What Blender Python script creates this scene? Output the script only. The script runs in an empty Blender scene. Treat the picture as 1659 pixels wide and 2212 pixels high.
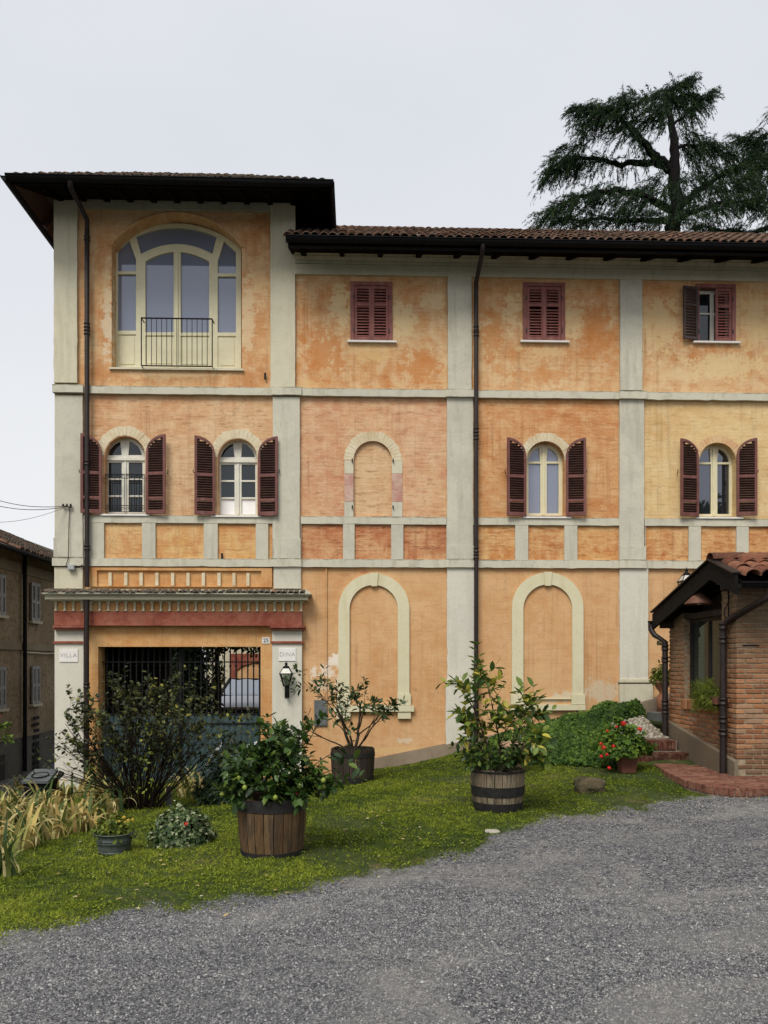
import bpy, bmesh, math, random
import numpy as np
from mathutils import Vector, Matrix

# ------------------------------------------------------------------ camera, sky, sun, exposure
SC = bpy.context.scene
COL = SC.collection
R = math.radians
F, U0, VH, W_PX, H_PX = 1739.0, 829.5, 1431.0, 1659.0, 2212.0
CAM_Z, YAW = 1.7, R(1.9)

cam_d = bpy.data.cameras.new('camera')
cam = bpy.data.objects.new('camera', cam_d)
COL.objects.link(cam)
SC.camera = cam
cam.location = (0, 0, CAM_Z)
cam.rotation_euler = (R(90), 0, -YAW)
cam_d.sensor_fit = 'HORIZONTAL'
cam_d.sensor_width = 36.0
cam_d.lens = 36.0 * F / W_PX
cam_d.shift_y = (VH - H_PX / 2) / W_PX
cam_d.clip_start = 0.05
cam_d.clip_end = 3000

SUN_EL, SUN_AZ = R(50), R(-24)      # azimuth measured behind the camera, to its left
world = bpy.data.worlds.new('World')
SC.world = world
world.use_nodes = True
wt = world.node_tree
wt.nodes.clear()
w_out = wt.nodes.new('ShaderNodeOutputWorld')
w_bg = wt.nodes.new('ShaderNodeBackground')
w_sky = wt.nodes.new('ShaderNodeTexSky')
w_sky.sky_type = 'NISHITA'
w_sky.sun_disc = False
w_sky.sun_elevation = SUN_EL
w_sky.sun_rotation = R(180) + SUN_AZ
w_sky.dust_density = 4.0
w_tc = wt.nodes.new('ShaderNodeTexCoord')
w_map = wt.nodes.new('ShaderNodeMapping')
w_map.inputs['Scale'].default_value = (1.6, 1.6, 3.2)
w_noise = wt.nodes.new('ShaderNodeTexNoise')
w_noise.inputs['Scale'].default_value = 1.3
w_noise.inputs['Detail'].default_value = 3
w_ramp = wt.nodes.new('ShaderNodeValToRGB')      # an even overcast layer with faint cloud structure
w_ramp.color_ramp.elements[0].position = 0.3
w_ramp.color_ramp.elements[1].position = 0.72
w_ramp.color_ramp.elements[0].color = (3.52, 3.63, 3.92, 1)
w_ramp.color_ramp.elements[1].color = (3.86, 3.95, 4.18, 1)
w_mix = wt.nodes.new('ShaderNodeMixRGB')
w_mix.inputs[0].default_value = 0.975
wt.links.new(w_tc.outputs['Generated'], w_map.inputs['Vector'])
wt.links.new(w_map.outputs[0], w_noise.inputs['Vector'])
wt.links.new(w_noise.outputs['Fac'], w_ramp.inputs[0])
wt.links.new(w_sky.outputs[0], w_mix.inputs[1])
w_sep = wt.nodes.new('ShaderNodeSeparateXYZ')
wt.links.new(w_tc.outputs['Generated'], w_sep.inputs[0])
w_rng = wt.nodes.new('ShaderNodeMapRange')
w_rng.inputs['From Min'].default_value = 0.0; w_rng.inputs['From Max'].default_value = 0.55
w_rng.inputs['To Min'].default_value = 1.0; w_rng.inputs['To Max'].default_value = 0.0
wt.links.new(w_sep.outputs[2], w_rng.inputs['Value'])
w_hor = wt.nodes.new('ShaderNodeMixRGB')
w_hor.inputs[2].default_value = (4.5, 4.53, 4.55, 1)
wt.links.new(w_rng.outputs[0], w_hor.inputs[0])
wt.links.new(w_ramp.outputs[0], w_hor.inputs[1])
wt.links.new(w_hor.outputs[0], w_mix.inputs[2])
wt.links.new(w_mix.outputs[0], w_bg.inputs['Color'])
w_bg.inputs['Strength'].default_value = 0.10
wt.links.new(w_bg.outputs[0], w_out.inputs['Surface'])

sun_d = bpy.data.lights.new('sun', 'SUN')
sun_d.energy = 1.5
sun_d.angle = R(28)
sun_d.color = (1.0, 0.955, 0.88)
sun = bpy.data.objects.new('sun', sun_d)
COL.objects.link(sun)
sun.rotation_euler = (R(90) - SUN_EL, 0, SUN_AZ)
sun.location = (-8, -12, 20)

SC.view_settings.view_transform = 'Standard'
SC.view_settings.look = 'None'
SC.view_settings.exposure = 1.03
SC.view_settings.gamma = 1.0
SC.view_settings.use_curve_mapping = False
SC.render.engine = 'CYCLES'
SC.cycles.use_denoising = True
SC.cycles.max_bounces = 6
SC.cycles.diffuse_bounces = 3
SC.cycles.glossy_bounces = 3
SC.cycles.transmission_bounces = 4
SC.cycles.transparent_max_bounces = 8
SC.cycles.caustics_reflective = False
SC.cycles.caustics_refractive = False

# ------------------------------------------------------------------ geometry of the survey: picture point -> place
CS, SN = math.cos(YAW), math.sin(YAW)
def ray(u, v):
    dx, dz = (u - U0) / F, (VH - v) / F
    return (dx * CS + SN, -dx * SN + CS, dz)
def PY(u, v, Y):                       # on the plane y = Y
    a, b, c = ray(u, v); t = Y / b
    return Vector((a * t, Y, CAM_Z + c * t))
def PXp(u, v, X):                      # on the plane x = X
    a, b, c = ray(u, v); t = X / a
    return Vector((X, b * t, CAM_Z + c * t))
def PZ(u, v, Z):                       # on the plane z = Z
    a, b, c = ray(u, v); t = (Z - CAM_Z) / c
    return Vector((a * t, b * t, Z))
Y0 = 15.5                              # the villa's facade plane
def FX(u, Y=Y0): return PY(u, VH, Y).x
def FZ(v, u=830, Y=Y0): return PY(u, v, Y).z

# ------------------------------------------------------------------ objects and properties
def origin(o):
    p = Vector((0, 0, 0))
    while o is not None:
        p = p + o.location; o = o.parent
    return p
def tag(o, label=None, cat=None, group=None, kind=None):
    if label: o['label'] = label
    if cat: o['category'] = cat
    if group: o['group'] = group
    if kind: o['kind'] = kind
    return o
def empty(name, loc, label=None, cat=None, group=None, kind=None):
    o = bpy.data.objects.new(name, None)
    o.empty_display_size = 0.1
    o.location = loc
    COL.objects.link(o)
    return tag(o, label, cat, group, kind)
def link(name, me, mat=None, parent=None, world=True, matrix=None):
    """one mesh object; world=True: the vertices are in world metres"""
    o = bpy.data.objects.new(name, me)
    if mat is not None and len(me.materials) == 0:
        me.materials.append(mat)
    if parent is not None:
        o.parent = parent
        if world: o.location = -origin(parent)
    if matrix is not None:
        o.matrix_basis = matrix
    COL.objects.link(o)
    return o
def copy_tree(o, parent=None):
    c = o.copy(); COL.objects.link(c); c.parent = parent
    for ch in list(o.children): copy_tree(ch, c)
    return c

class MB:
    def __init__(s): s.v = []; s.f = []; s.sm = []
    def add(s, vs, fs, smooth=False):
        b = len(s.v); s.v += [tuple(p) for p in vs]
        s.f += [tuple(b + i for i in f) for f in fs]; s.sm += [smooth] * len(fs); return s
    def box(s, lo, hi, m=None):
        x0, y0, z0 = lo; x1, y1, z1 = hi
        vs = [Vector(p) for p in ((x0,y0,z0),(x1,y0,z0),(x1,y1,z0),(x0,y1,z0),(x0,y0,z1),(x1,y0,z1),(x1,y1,z1),(x0,y1,z1))]
        if m is not None: vs = [m @ p for p in vs]
        return s.add(vs, ((0,3,2,1),(4,5,6,7),(0,1,5,4),(1,2,6,5),(2,3,7,6),(3,0,4,7)))
    def bar(s, a, b, w, h, up=(0,0,1)):
        a, b = Vector(a), Vector(b); d = (b - a).normalized(); up = Vector(up)
        x = d.cross(up)
        if x.length < 1e-4: x = d.cross(Vector((1,0,0)))
        x.normalize(); y = x.cross(d).normalized()
        vs = []
        for p in (a, b):
            for sx, sy in ((-1,-1),(1,-1),(1,1),(-1,1)): vs.append(p + x*sx*w/2 + y*sy*h/2)
        return s.add(vs, ((0,1,2,3),(7,6,5,4),(0,4,5,1),(1,5,6,2),(2,6,7,3),(3,7,4,0)))
    def tube(s, path, rad, n=8, cap=True, smooth=True):
        path = [Vector(p) for p in path]; k = len(path)
        if not hasattr(rad, '__len__'): rad = [rad] * k
        prev = None; rings = []
        for i, p in enumerate(path):
            d = (path[min(i+1, k-1)] - path[max(i-1, 0)])
            if d.length < 1e-7: d = Vector((0,0,1))
            d.normalize()
            if prev is None:
                a = d.cross(Vector((0,0,1)))
                if a.length < 1e-3: a = d.cross(Vector((1,0,0)))
            else:
                a = prev - d * prev.dot(d)
            a.normalize(); b = d.cross(a); prev = a
            rings.append([p + (a*math.cos(t) + b*math.sin(t)) * rad[i] for t in [2*math.pi*j/n for j in range(n)]])
        vs = [q for r in rings for q in r]; fs = []
        for i in range(k-1):
            for j in range(n):
                fs.append((i*n+j, i*n+(j+1) % n, (i+1)*n+(j+1) % n, (i+1)*n+j))
        s.add(vs, fs, smooth)
        if cap:
            s.add(rings[0], (tuple(range(n)),)); s.add(rings[-1], (tuple(reversed(range(n))),))
        return s
    def lathe(s, prof, c=(0,0,0), n=16, smooth=True, a0=0, a1=2*math.pi):
        c = Vector(c); full = abs(a1 - a0 - 2*math.pi) < 1e-6; m = n if full else n + 1
        vs = []
        for r, z in prof:
            for j in range(m):
                t = a0 + (a1 - a0) * j / n
                vs.append(c + Vector((r*math.cos(t), r*math.sin(t), z)))
        fs = []
        for i in range(len(prof)-1):
            for j in range(n):
                k = (j+1) % m
                fs.append((i*m+j, i*m+k, (i+1)*m+k, (i+1)*m+j))
        return s.add(vs, fs, smooth)
    def mesh(s, name='mesh'):
        me = bpy.data.meshes.new(name)
        me.from_pydata(s.v, [], s.f)
        me.polygons.foreach_set('use_smooth', s.sm)
        me.update()
        return me
    def build(s, name, mat=None, parent=None, world=True, matrix=None):
        return link(name, s.mesh(name), mat, parent, world, matrix)

def jitter_mesh(me, amp, scale, seed=0):
    from mathutils import noise
    off = Vector((seed*3.1, seed*7.7, seed*1.3))
    for v in me.vertices:
        q = v.co * scale + off
        v.co += Vector(noise.noise_vector(q)) * amp

def plate_mesh(outer, holes, yf, depth, name='plate', bevel=0.0):
    """a slab in the xz plane with its front at y = yf; outer and holes are lists of (x, z)"""
    cu = bpy.data.curves.new(name, 'CURVE')
    cu.dimensions = '2D'; cu.fill_mode = 'BOTH'
    cu.extrude = depth / 2 - bevel
    if bevel: cu.bevel_depth = bevel; cu.bevel_resolution = 1; cu.offset = -bevel
    for poly in [outer] + list(holes):
        sp = cu.splines.new('POLY'); sp.points.add(len(poly) - 1)
        for i, q in enumerate(poly): sp.points[i].co = (q[0], q[1], 0, 1)
        sp.use_cyclic_u = True
    ob = bpy.data.objects.new(name, cu)
    me = bpy.data.meshes.new_from_object(ob)
    bpy.data.objects.remove(ob); bpy.data.curves.remove(cu)
    n = len(me.vertices); a = np.empty(n*3, dtype=np.float32)
    me.vertices.foreach_get('co', a); a = a.reshape(-1, 3)
    b = np.stack([a[:,0], yf + depth/2 - a[:,2], a[:,1]], 1)
    me.vertices.foreach_set('co', b.reshape(-1)); me.update()
    bm = bmesh.new(); bm.from_mesh(me)
    bmesh.ops.remove_doubles(bm, verts=bm.verts, dist=1e-5)
    bmesh.ops.recalc_face_normals(bm, faces=bm.faces)
    bm.to_mesh(me); bm.free()
    me.polygons.foreach_set('use_smooth', [False]*len(me.polygons))
    return me
def plate(name, outer, holes, yf, depth, mat, parent, bevel=0.0):
    return link(name, plate_mesh(outer, holes, yf, depth, name, bevel), mat, parent)
def pts(l, Y=Y0): return [(PY(u, v, Y).x, PY(u, v, Y).z) for u, v in l]
def arc3(a, b, c, n=16):
    (ax, ay), (bx, by), (cx, cy) = a, b, c
    d = 2*(ax*(by-cy) + bx*(cy-ay) + cx*(ay-by))
    ux = ((ax*ax+ay*ay)*(by-cy) + (bx*bx+by*by)*(cy-ay) + (cx*cx+cy*cy)*(ay-by))/d
    uy = ((ax*ax+ay*ay)*(cx-bx) + (bx*bx+by*by)*(ax-cx) + (cx*cx+cy*cy)*(bx-ax))/d
    r = math.hypot(ax-ux, ay-uy)
    t0, tm, t1 = (math.atan2(y-uy, x-ux) for x, y in (a, b, c))
    def unwrap(t, ref): 
        while t - ref > math.pi: t -= 2*math.pi
        while t - ref < -math.pi: t += 2*math.pi
        return t
    tm = unwrap(tm, t0); t1 = unwrap(t1, tm)
    return [(ux + r*math.cos(t0+(t1-t0)*i/n), uy + r*math.sin(t0+(t1-t0)*i/n)) for i in range(n+1)]
def arch_px(ul, ur, vb, vs, vt, n=18):
    """an arched outline in picture points: sill vb, spring line vs, crown vt"""
    return [(ul, vb), (ur, vb)] + arc3((ur, vs), ((ul+ur)/2, vt), (ul, vs), n)
def rect_px(a, b, c, d): return [(a, b), (c, b), (c, d), (a, d)]

def mesh_np(name, V, Fc, rnd=None, smooth=False):
    """mesh from numpy arrays; Fc (m,3) or (m,4); rnd a per-vertex number kept as the attribute rnd"""
    me = bpy.data.meshes.new(name)
    k = Fc.shape[1]
    me.vertices.add(len(V)); me.vertices.foreach_set('co', np.ascontiguousarray(V, dtype=np.float32).reshape(-1))
    me.loops.add(len(Fc)*k); me.loops.foreach_set('vertex_index', np.ascontiguousarray(Fc, dtype=np.int32).reshape(-1))
    me.polygons.add(len(Fc)); me.polygons.foreach_set('loop_start', np.arange(0, len(Fc)*k, k, dtype=np.int32))
    if smooth: me.polygons.foreach_set('use_smooth', np.ones(len(Fc), dtype=bool))
    me.update(calc_edges=True)
    if rnd is not None:
        at = me.attributes.new('rnd', 'FLOAT', 'POINT')
        at.data.foreach_set('value', np.ascontiguousarray(rnd, dtype=np.float32))
    return me
def unit(a): return a / np.maximum(np.linalg.norm(a, axis=-1, keepdims=True), 1e-9)
# leaf templates: x along the leaf, y across, z out of the face
LEAF_V = np.array([[0,0,0],[.3,.36,.05],[.3,-.36,.05],[.68,.34,.02],[.68,-.34,.02],[1,0,-.10],[.5,0,-.06]])
LEAF_F = np.array([[0,2,6],[0,6,1],[1,6,3],[2,4,6],[3,6,5],[6,4,5]])
IVY_V = np.array([[0,0,0],[.15,.42,.0],[.5,.5,-.05],[.55,.22,.03],[1,0,-.08],[.55,-.22,.03],[.5,-.5,-.05],[.15,-.42,0]])
IVY_F = np.array([[0,2,1],[0,3,2],[0,4,3],[0,5,4],[0,6,5],[0,7,6]])
DIA_V = np.array([[0,0,0],[.45,.3,.03],[.45,-.3,.03],[1,0,-.05]])
DIA_F = np.array([[0,2,1],[1,2,3]])
BLADE_V = np.array([[0,.5,0],[0,-.5,0],[1,0,0]])
BLADE_F = np.array([[0,1,2]])
def scatter(tv, tf, pos, axis, nrm, length, width, rnd=None, zscale=None):
    """numpy arrays of leaves from a template"""
    N = len(pos); axis = unit(axis); side = unit(np.cross(nrm, axis)); up = np.cross(axis, side)
    length = np.broadcast_to(length, (N,)); width = np.broadcast_to(width, (N,))
    zs = length if zscale is None else np.broadcast_to(zscale, (N,))
    V = (pos[:,None,:] + axis[:,None,:]*(tv[None,:,0]*length[:,None])[...,None]
         + side[:,None,:]*(tv[None,:,1]*width[:,None])[...,None] + up[:,None,:]*(tv[None,:,2]*zs[:,None])[...,None])
    Fc = tf[None] + (np.arange(N)*len(tv))[:,None,None]
    r = None if rnd is None else np.repeat(rnd, len(tv))
    return V.reshape(-1,3), Fc.reshape(-1, tf.shape[1]), r

# ------------------------------------------------------------------ materials
class NT:
    def __init__(s, name):
        s.m = bpy.data.materials.new(name); s.m.use_nodes = True
        s.t = s.m.node_tree; s.t.nodes.clear()
        s.out = s.n('ShaderNodeOutputMaterial')
        s.b = s.n('ShaderNodeBsdfPrincipled')
        s.t.links.new(s.b.outputs[0], s.out.inputs['Surface'])
    def n(s, typ, ins=None, **kw):
        nd = s.t.nodes.new(typ)
        for k, v in kw.items(): setattr(nd, k, v)
        for k, v in (ins or {}).items(): s.set(nd.inputs[k], v)
        return nd
    def set(s, sock, v):
        if isinstance(v, bpy.types.NodeSocket): s.t.links.new(v, sock)
        elif isinstance(v, bpy.types.Node): s.t.links.new(v.outputs[0], sock)
        else:
            if isinstance(v, (tuple, list)) and len(v) == 3 and sock.type == 'RGBA': v = (*v, 1)
            sock.default_value = v
    def p(s, k, v): s.set(s.b.inputs[k], v); return s
    def pos(s): return s.n('ShaderNodeNewGeometry').outputs['Position']
    def objc(s): return s.n('ShaderNodeTexCoord').outputs['Object']
    def rnd(s): return s.n('ShaderNodeObjectInfo').outputs['Random']
    def attr(s, name='rnd'): return s.n('ShaderNodeAttribute', attribute_name=name).outputs['Fac']
    def map(s, vec, scale=(1,1,1), loc=(0,0,0), rot=(0,0,0)):
        return s.n('ShaderNodeMapping', {'Vector': vec, 'Scale': scale, 'Location': loc, 'Rotation': rot}).outputs[0]
    def noise(s, vec, scale, detail=4, rough=0.55, dist=0.0):
        return s.n('ShaderNodeTexNoise', {'Vector': vec, 'Scale': scale, 'Detail': detail, 'Roughness': rough, 'Distortion': dist}).outputs['Fac']
    def voro(s, vec, scale, feature='F1', out='Distance'):
        return s.n('ShaderNodeTexVoronoi', {'Vector': vec, 'Scale': scale}, feature=feature).outputs[out]
    def ramp(s, fac, stops):
        r = s.n('ShaderNodeValToRGB', {'Fac': fac}); e = r.color_ramp.elements
        while len(e) < len(stops): e.new(0.5)
        for i, (p, c) in enumerate(stops):
            e[i].position = p
            e[i].color = (c, c, c, 1) if not hasattr(c, '__len__') else (*c, 1)
        return r.outputs[0]
    def mix(s, fac, a, b, mode='MIX'):
        return s.n('ShaderNodeMixRGB', {0: fac, 1: a, 2: b}, blend_type=mode).outputs[0]
    def math(s, op, a, b=0.0, clamp=False):
        return s.n('ShaderNodeMath', {0: a, 1: b}, operation=op, use_clamp=clamp).outputs[0]
    def bump(s, h, strength=0.5, dist=0.02, normal=None):
        nd = s.n('ShaderNodeBump', {'Height': h, 'Strength': strength, 'Distance': dist})
        if normal is not None: s.set(nd.inputs['Normal'], normal)
        s.set(s.b.inputs['Normal'], nd.outputs[0]); return nd.outputs[0]

def facade_vec(t):                          # (x, z, y) so that brick courses run level
    sp = t.n('ShaderNodeSeparateXYZ', {0: t.pos()})
    return t.n('ShaderNodeCombineXYZ', {0: sp.outputs[0], 1: sp.outputs[2], 2: sp.outputs[1]}).outputs[0]

def plaster(name, base, light, dark, brick=0.5, streak=0.5, patch=None, seed=0.0, peel=0.0, spots=()):
    if base[2] < .2 and base[0] > .4:          # lime wash: a chalkier, peachier orange
        base, light, dark = (base[0], base[1]*1.09, base[2]*1.30), (light[0], light[1]*1.02, light[2]*1.12), (dark[0]*1.02, dark[1]*1.10, dark[2]*1.35)
    t = NT(name); v = t.map(facade_vec(t), loc=(seed, seed*0.7, 0))
    big = t.noise(v, 0.75, 5, 0.6)
    col = t.mix(t.ramp(big, [(0.40, 0), (0.60, 1)]), base, dark)
    cl = t.noise(t.map(v, (0.8, 1.15, 1), (5, 3, 0)), 0.9, 6, 0.68, 0.6)
    col = t.mix(t.ramp(cl, [(0.47, 0), (0.62, 0.35 + 0.6*streak)]), col, light)
    st = t.noise(t.map(v, (3.2, 0.55, 1)), 1.1, 5, 0.62, 0.3)
    col = t.mix(t.ramp(st, [(0.47, 0), (0.68, streak)]), col, light)
    med = t.noise(v, 4.5, 6, 0.65)
    col = t.mix(t.ramp(med, [(0.44, 0.0), (0.64, 0.60)]), col, light)
    col = t.mix(t.ramp(t.noise(v, 3.1, 6, 0.72, 0.6), [(0.50, 0), (0.66, 0.62)]), col, dark)
    col = t.mix(t.ramp(t.noise(t.map(v, (1.6, 1, 1), (3, 8, 0)), 12.0, 5, 0.7, 0.4), [(0.60, 0), (0.70, 0.55)]), col, tuple(min(.8, c*1.12) for c in light))
    col = t.mix(t.ramp(t.noise(t.map(v, (1.3, 1, 1), (1, 5, 0)), 9.0, 6, 0.75, 0.4), [(0.30, 0.55), (0.40, 0.0)]), col, tuple(c*.72 for c in dark))
    fine = t.noise(v, 34, 4, 0.6)
    col = t.mix(t.ramp(fine, [(0.3, 0.20), (0.55, 0.0)]), col, tuple(c*0.55 for c in dark))
    wob = t.n('ShaderNodeTexNoise', {'Vector': v, 'Scale': 6.0, 'Detail': 3})
    vb = t.n('ShaderNodeVectorMath', {0: v, 1: t.n('ShaderNodeVectorMath', {0: wob.outputs['Color'], 1: (0.05, 0.035, 0)}, operation='MULTIPLY').outputs[0]}, operation='ADD').outputs[0]
    br = t.n('ShaderNodeTexBrick', {'Vector': vb, 'Scale': 1.0, 'Mortar Size': 0.007, 'Mortar Smooth': 0.5,
             'Brick Width': 0.26, 'Row Height': 0.071, 'Color1': (1,1,1), 'Color2': (.55,.55,.55), 'Mortar': (0,0,0)})
    bnoise = t.ramp(t.noise(v, 1.6, 4, 0.6), [(0.35, 0.1), (0.65, 1.0)])
    if brick > 0:
        course = t.math('MULTIPLY', bnoise, 0.16*brick)
        col = t.mix(course, col, t.mix(br.outputs['Color'], tuple(c*0.6 for c in dark), light))
        lay = t.noise(t.map(vb, (4.2, 22.0, 1)), 1.0, 5, 0.65)          # short level dashes of worn courses
        col = t.mix(t.math('MULTIPLY', t.ramp(lay, [(0.34, 1.0), (0.45, 0.0)]), 0.60*brick), col, tuple(c*0.62 for c in dark))
        col = t.mix(t.math('MULTIPLY', t.ramp(lay, [(0.56, 0.0), (0.70, 1.0)]), 0.55*brick), col, light)
    if patch is not None:
        pm = t.noise(v, 1.35, 6, 0.7, 0.8)
        col = t.mix(t.ramp(pm, [(0.60, 0.0), (0.66, 0.85)]), col, patch)
    if peel:
        pm = t.noise(t.map(v, loc=(9,4,0)), 5.5, 5, 0.7, 0.5)
        col = t.mix(t.ramp(pm, [(0.70, 0.0), (0.73, peel)]), col, (0.62, 0.56, 0.44))
    run = t.noise(t.map(v, (15, 0.42, 1), (2, 7, 0)), 1.0, 5, 0.6, 0.15)          # rain streaks
    runm = t.math('MULTIPLY', t.ramp(run, [(0.53, 0), (0.70, 0.45)]), t.ramp(t.noise(v, 0.9, 4, 0.6), [(0.38, 0.15), (0.58, 1)]))
    col = t.mix(runm, col, tuple(c*0.55 + .02 for c in dark))
    crk = t.n('ShaderNodeTexVoronoi', {'Vector': t.n('ShaderNodeVectorMath', {0: v, 1: t.n('ShaderNodeVectorMath', {0: wob.outputs['Color'], 1: (0.5, 0.5, 0)}, operation='MULTIPLY').outputs[0]}, operation='ADD').outputs[0], 'Scale': 0.75}, feature='DISTANCE_TO_EDGE').outputs['Distance']
    crm = t.math('MULTIPLY', t.ramp(crk, [(0.0, 1), (0.010, 0)]), t.ramp(t.noise(v, 0.6, 3, 0.5), [(0.52, 0), (0.60, .40)]))
    col = t.mix(crm, col, tuple(c*0.42 for c in dark))
    if spots:                                  # single worn places: (x, z, half width, half height, colour, edge)
        raw = facade_vec(t); wn_ = t.n('ShaderNodeTexNoise', {'Vector': raw, 'Scale': 7.0, 'Detail': 6, 'Roughness': 0.72})
        for sx, sz, rx, rz, sc, am in spots:
            d = t.map(raw, (1/rx, 1/rz, 0), (-sx/rx, -sz/rz, 0))
            ln = t.n('ShaderNodeVectorMath', {0: d}, operation='LENGTH').outputs['Value']
            e = t.math('SUBTRACT', t.math('ADD', 1.0, t.math('MULTIPLY', t.math('SUBTRACT', wn_.outputs['Fac'], 0.5), 5.0)), ln)
            col = t.mix(t.math('MULTIPLY', t.ramp(e, [(0.0, 0), (0.22, 1)]), am), col, sc)
    t.p('Base Color', col).p('Roughness', 0.92).p('Specular IOR Level', 0.15)
    h = t.math('ADD', t.math('MULTIPLY', fine, 0.35), t.math('MULTIPLY', med, 0.5))
    if brick > 0: 
        h = t.math('ADD', h, t.math('MULTIPLY', t.math('MULTIPLY', br.outputs['Color'], bnoise), 0.28*brick))
        h = t.math('ADD', h, t.math('MULTIPLY', t.noise(t.map(v, (5.0, 30.0, 1)), 1.0, 4, 0.6), 0.8*brick))
    t.bump(h, 0.55, 0.012)
    return t.m

def render_cement(name, base, light, dark, seed=0.0):
    t = NT(name); v = t.map(facade_vec(t), loc=(seed, seed, 0))
    col = t.mix(t.ramp(t.noise(v, 0.9, 6, 0.62, 0.4), [(0.34, 0), (0.64, 1)]), base, light)
    st = t.noise(t.map(v, (7.0, 0.7, 1)), 1.0, 5, 0.6, 0.2)
    col = t.mix(t.ramp(st, [(0.52, 0), (0.74, 0.55)]), col, dark)
    col = t.mix(t.ramp(t.noise(v, 5.5, 6, 0.7), [(0.5, 0), (0.75, 0.4)]), col, dark)
    fine = t.noise(v, 42, 4, 0.6)
    col = t.mix(t.ramp(fine, [(0.3, 0.18), (0.5, 0)]), col, tuple(c*0.5 for c in dark))
    t.p('Base Color', col).p('Roughness', 0.9).p('Specular IOR Level', 0.15)
    t.bump(t.math('ADD', fine, t.noise(v, 9, 4, 0.6)), 0.4, 0.008)
    return t.m

def simple(name, col, rough=0.6, metal=0.0, var=0.25, scale=8.0, bump=0.2, spec=0.4, obj=False, streak=None):
    t = NT(name); v = t.objc() if obj else t.pos()
    a = t.noise(v, scale, 5, 0.6)
    dark = tuple(c*(1-var) for c in col); lite = tuple(min(1, c*(1+var)) for c in col)
    c = t.mix(t.ramp(a, [(0.3, 0), (0.7, 1)]), dark, lite)
    if streak:
        c = t.mix(t.ramp(t.noise(t.map(v, (12, 12, 0.8)), 1.0, 5, 0.65), [(0.5, 0), (0.7, 0.8)]), c, streak)
    t.p('Base Color', c).p('Roughness', t.ramp(t.noise(v, scale*2.3, 3), [(0.3, max(0.02, rough-.1)), (0.7, min(1, rough+.1))])).p('Metallic', metal).p('Specular IOR Level', spec)
    if bump: t.bump(t.noise(v, scale*6, 4), bump, 0.004)
    return t.m

def glass_pane(name, refl, tint, dark):
    t = NT(name)
    t.t.nodes.remove(t.b)
    g = t.n('ShaderNodeBsdfGlossy', {'Color': tint, 'Roughness': 0.02})
    d = t.n('ShaderNodeBsdfDiffuse', {'Color': dark})
    fr = t.n('ShaderNodeLayerWeight', {'Blend': 0.25}).outputs['Fresnel']
    fac = t.math('ADD', fr, refl, True)
    nb = t.n('ShaderNodeBump', {'Height': t.noise(t.pos(), 0.9, 2), 'Strength': 0.02, 'Distance': 0.02})
    t.set(g.inputs['Normal'], nb.outputs[0])
    mx = t.n('ShaderNodeMixShader', {0: fac, 1: d.outputs[0], 2: g.outputs[0]})
    t.t.links.new(mx.outputs[0], t.out.inputs['Surface'])
    return t.m

def clear_glass(name, tint=(0.8, 0.85, 0.82)):
    t = NT(name); t.t.nodes.remove(t.b)
    g = t.n('ShaderNodeBsdfGlossy', {'Color': (1, 1, 1), 'Roughness': 0.03})
    d = t.n('ShaderNodeBsdfTransparent', {'Color': tint})
    mx = t.n('ShaderNodeMixShader', {0: t.math('ADD', t.n('ShaderNodeLayerWeight', {'Blend': 0.3}).outputs['Fresnel'], 0.08, True), 1: d.outputs[0], 2: g.outputs[0]})
    t.t.links.new(mx.outputs[0], t.out.inputs['Surface'])
    return t.m

def foliage(name, stops, by='attr', rough=0.5, trans=0.25, spec=0.35):
    t = NT(name)
    f = t.attr('rnd') if by == 'attr' else t.rnd()
    c = t.ramp(f, stops)
    c = t.mix(t.ramp(t.noise(t.pos(), 14, 3), [(0.3, 0.25), (0.7, 0.0)]), c, tuple(x*0.5 for x in stops[0][1]))
    t.p('Base Color', c).p('Roughness', rough).p('Specular IOR Level', spec)
    if trans:
        tr = t.n('ShaderNodeBsdfTranslucent', {'Color': c})
        mx = t.n('ShaderNodeMixShader', {0: trans, 1: t.b.outputs[0], 2: tr.outputs[0]})
        t.t.links.new(mx.outputs[0], t.out.inputs['Surface'])
    return t.m

M = {}
OR_B, OR_L, OR_D = (0.60, 0.275, 0.088), (0.70, 0.46, 0.215), (0.47, 0.165, 0.042)
M['plaster_top'] = plaster('plaster_top', (0.585, 0.285, 0.100), (0.68, 0.50, 0.265), (0.51, 0.195, 0.052), brick=0.6, streak=0.65, seed=2.0, spots=[(FX(u), FZ(v, u), a, b, c, m) for u, v, a, b, c, m in (
    (735, 665, .22, .40, (0.68, 0.52, 0.29), .75), (872, 690, .25, .38, (0.68, 0.52, 0.29), .75), (940, 650, .25, .20, (0.68, 0.53, 0.31), .6), (700, 760, .40, .45, (0.50, 0.185, 0.05), .65), (905, 790, .40, .35, (0.51, 0.19, 0.052), .6), (810, 760, .4, .16, (0.66, 0.46, 0.22), .6), (660, 830, .2, .1, (0.66, 0.46, 0.22), .5),
    (1105, 670, .20, .38, (0.68, 0.52, 0.29), .7), (1240, 690, .22, .35, (0.67, 0.50, 0.27), .65), (1065, 720, .20, .45, (0.51, 0.20, 0.055), .6), (1290, 720, .28, .5, (0.51, 0.195, 0.052), .6), (1180, 760, .45, .12, (0.66, 0.47, 0.24), .6), (1170, 810, .6, .14, (0.52, 0.21, 0.06), .5),
    (1430, 700, .35, .6, (0.67, 0.50, 0.26), .7), (1560, 790, .7, .25, (0.67, 0.51, 0.27), .7), (1630, 700, .3, .6, (0.66, 0.48, 0.24), .6), (1420, 630, .3, .10, (0.50, 0.20, 0.06), .5), (1470, 810, .5, .12, (0.66, 0.50, 0.27), .6))])
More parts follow.
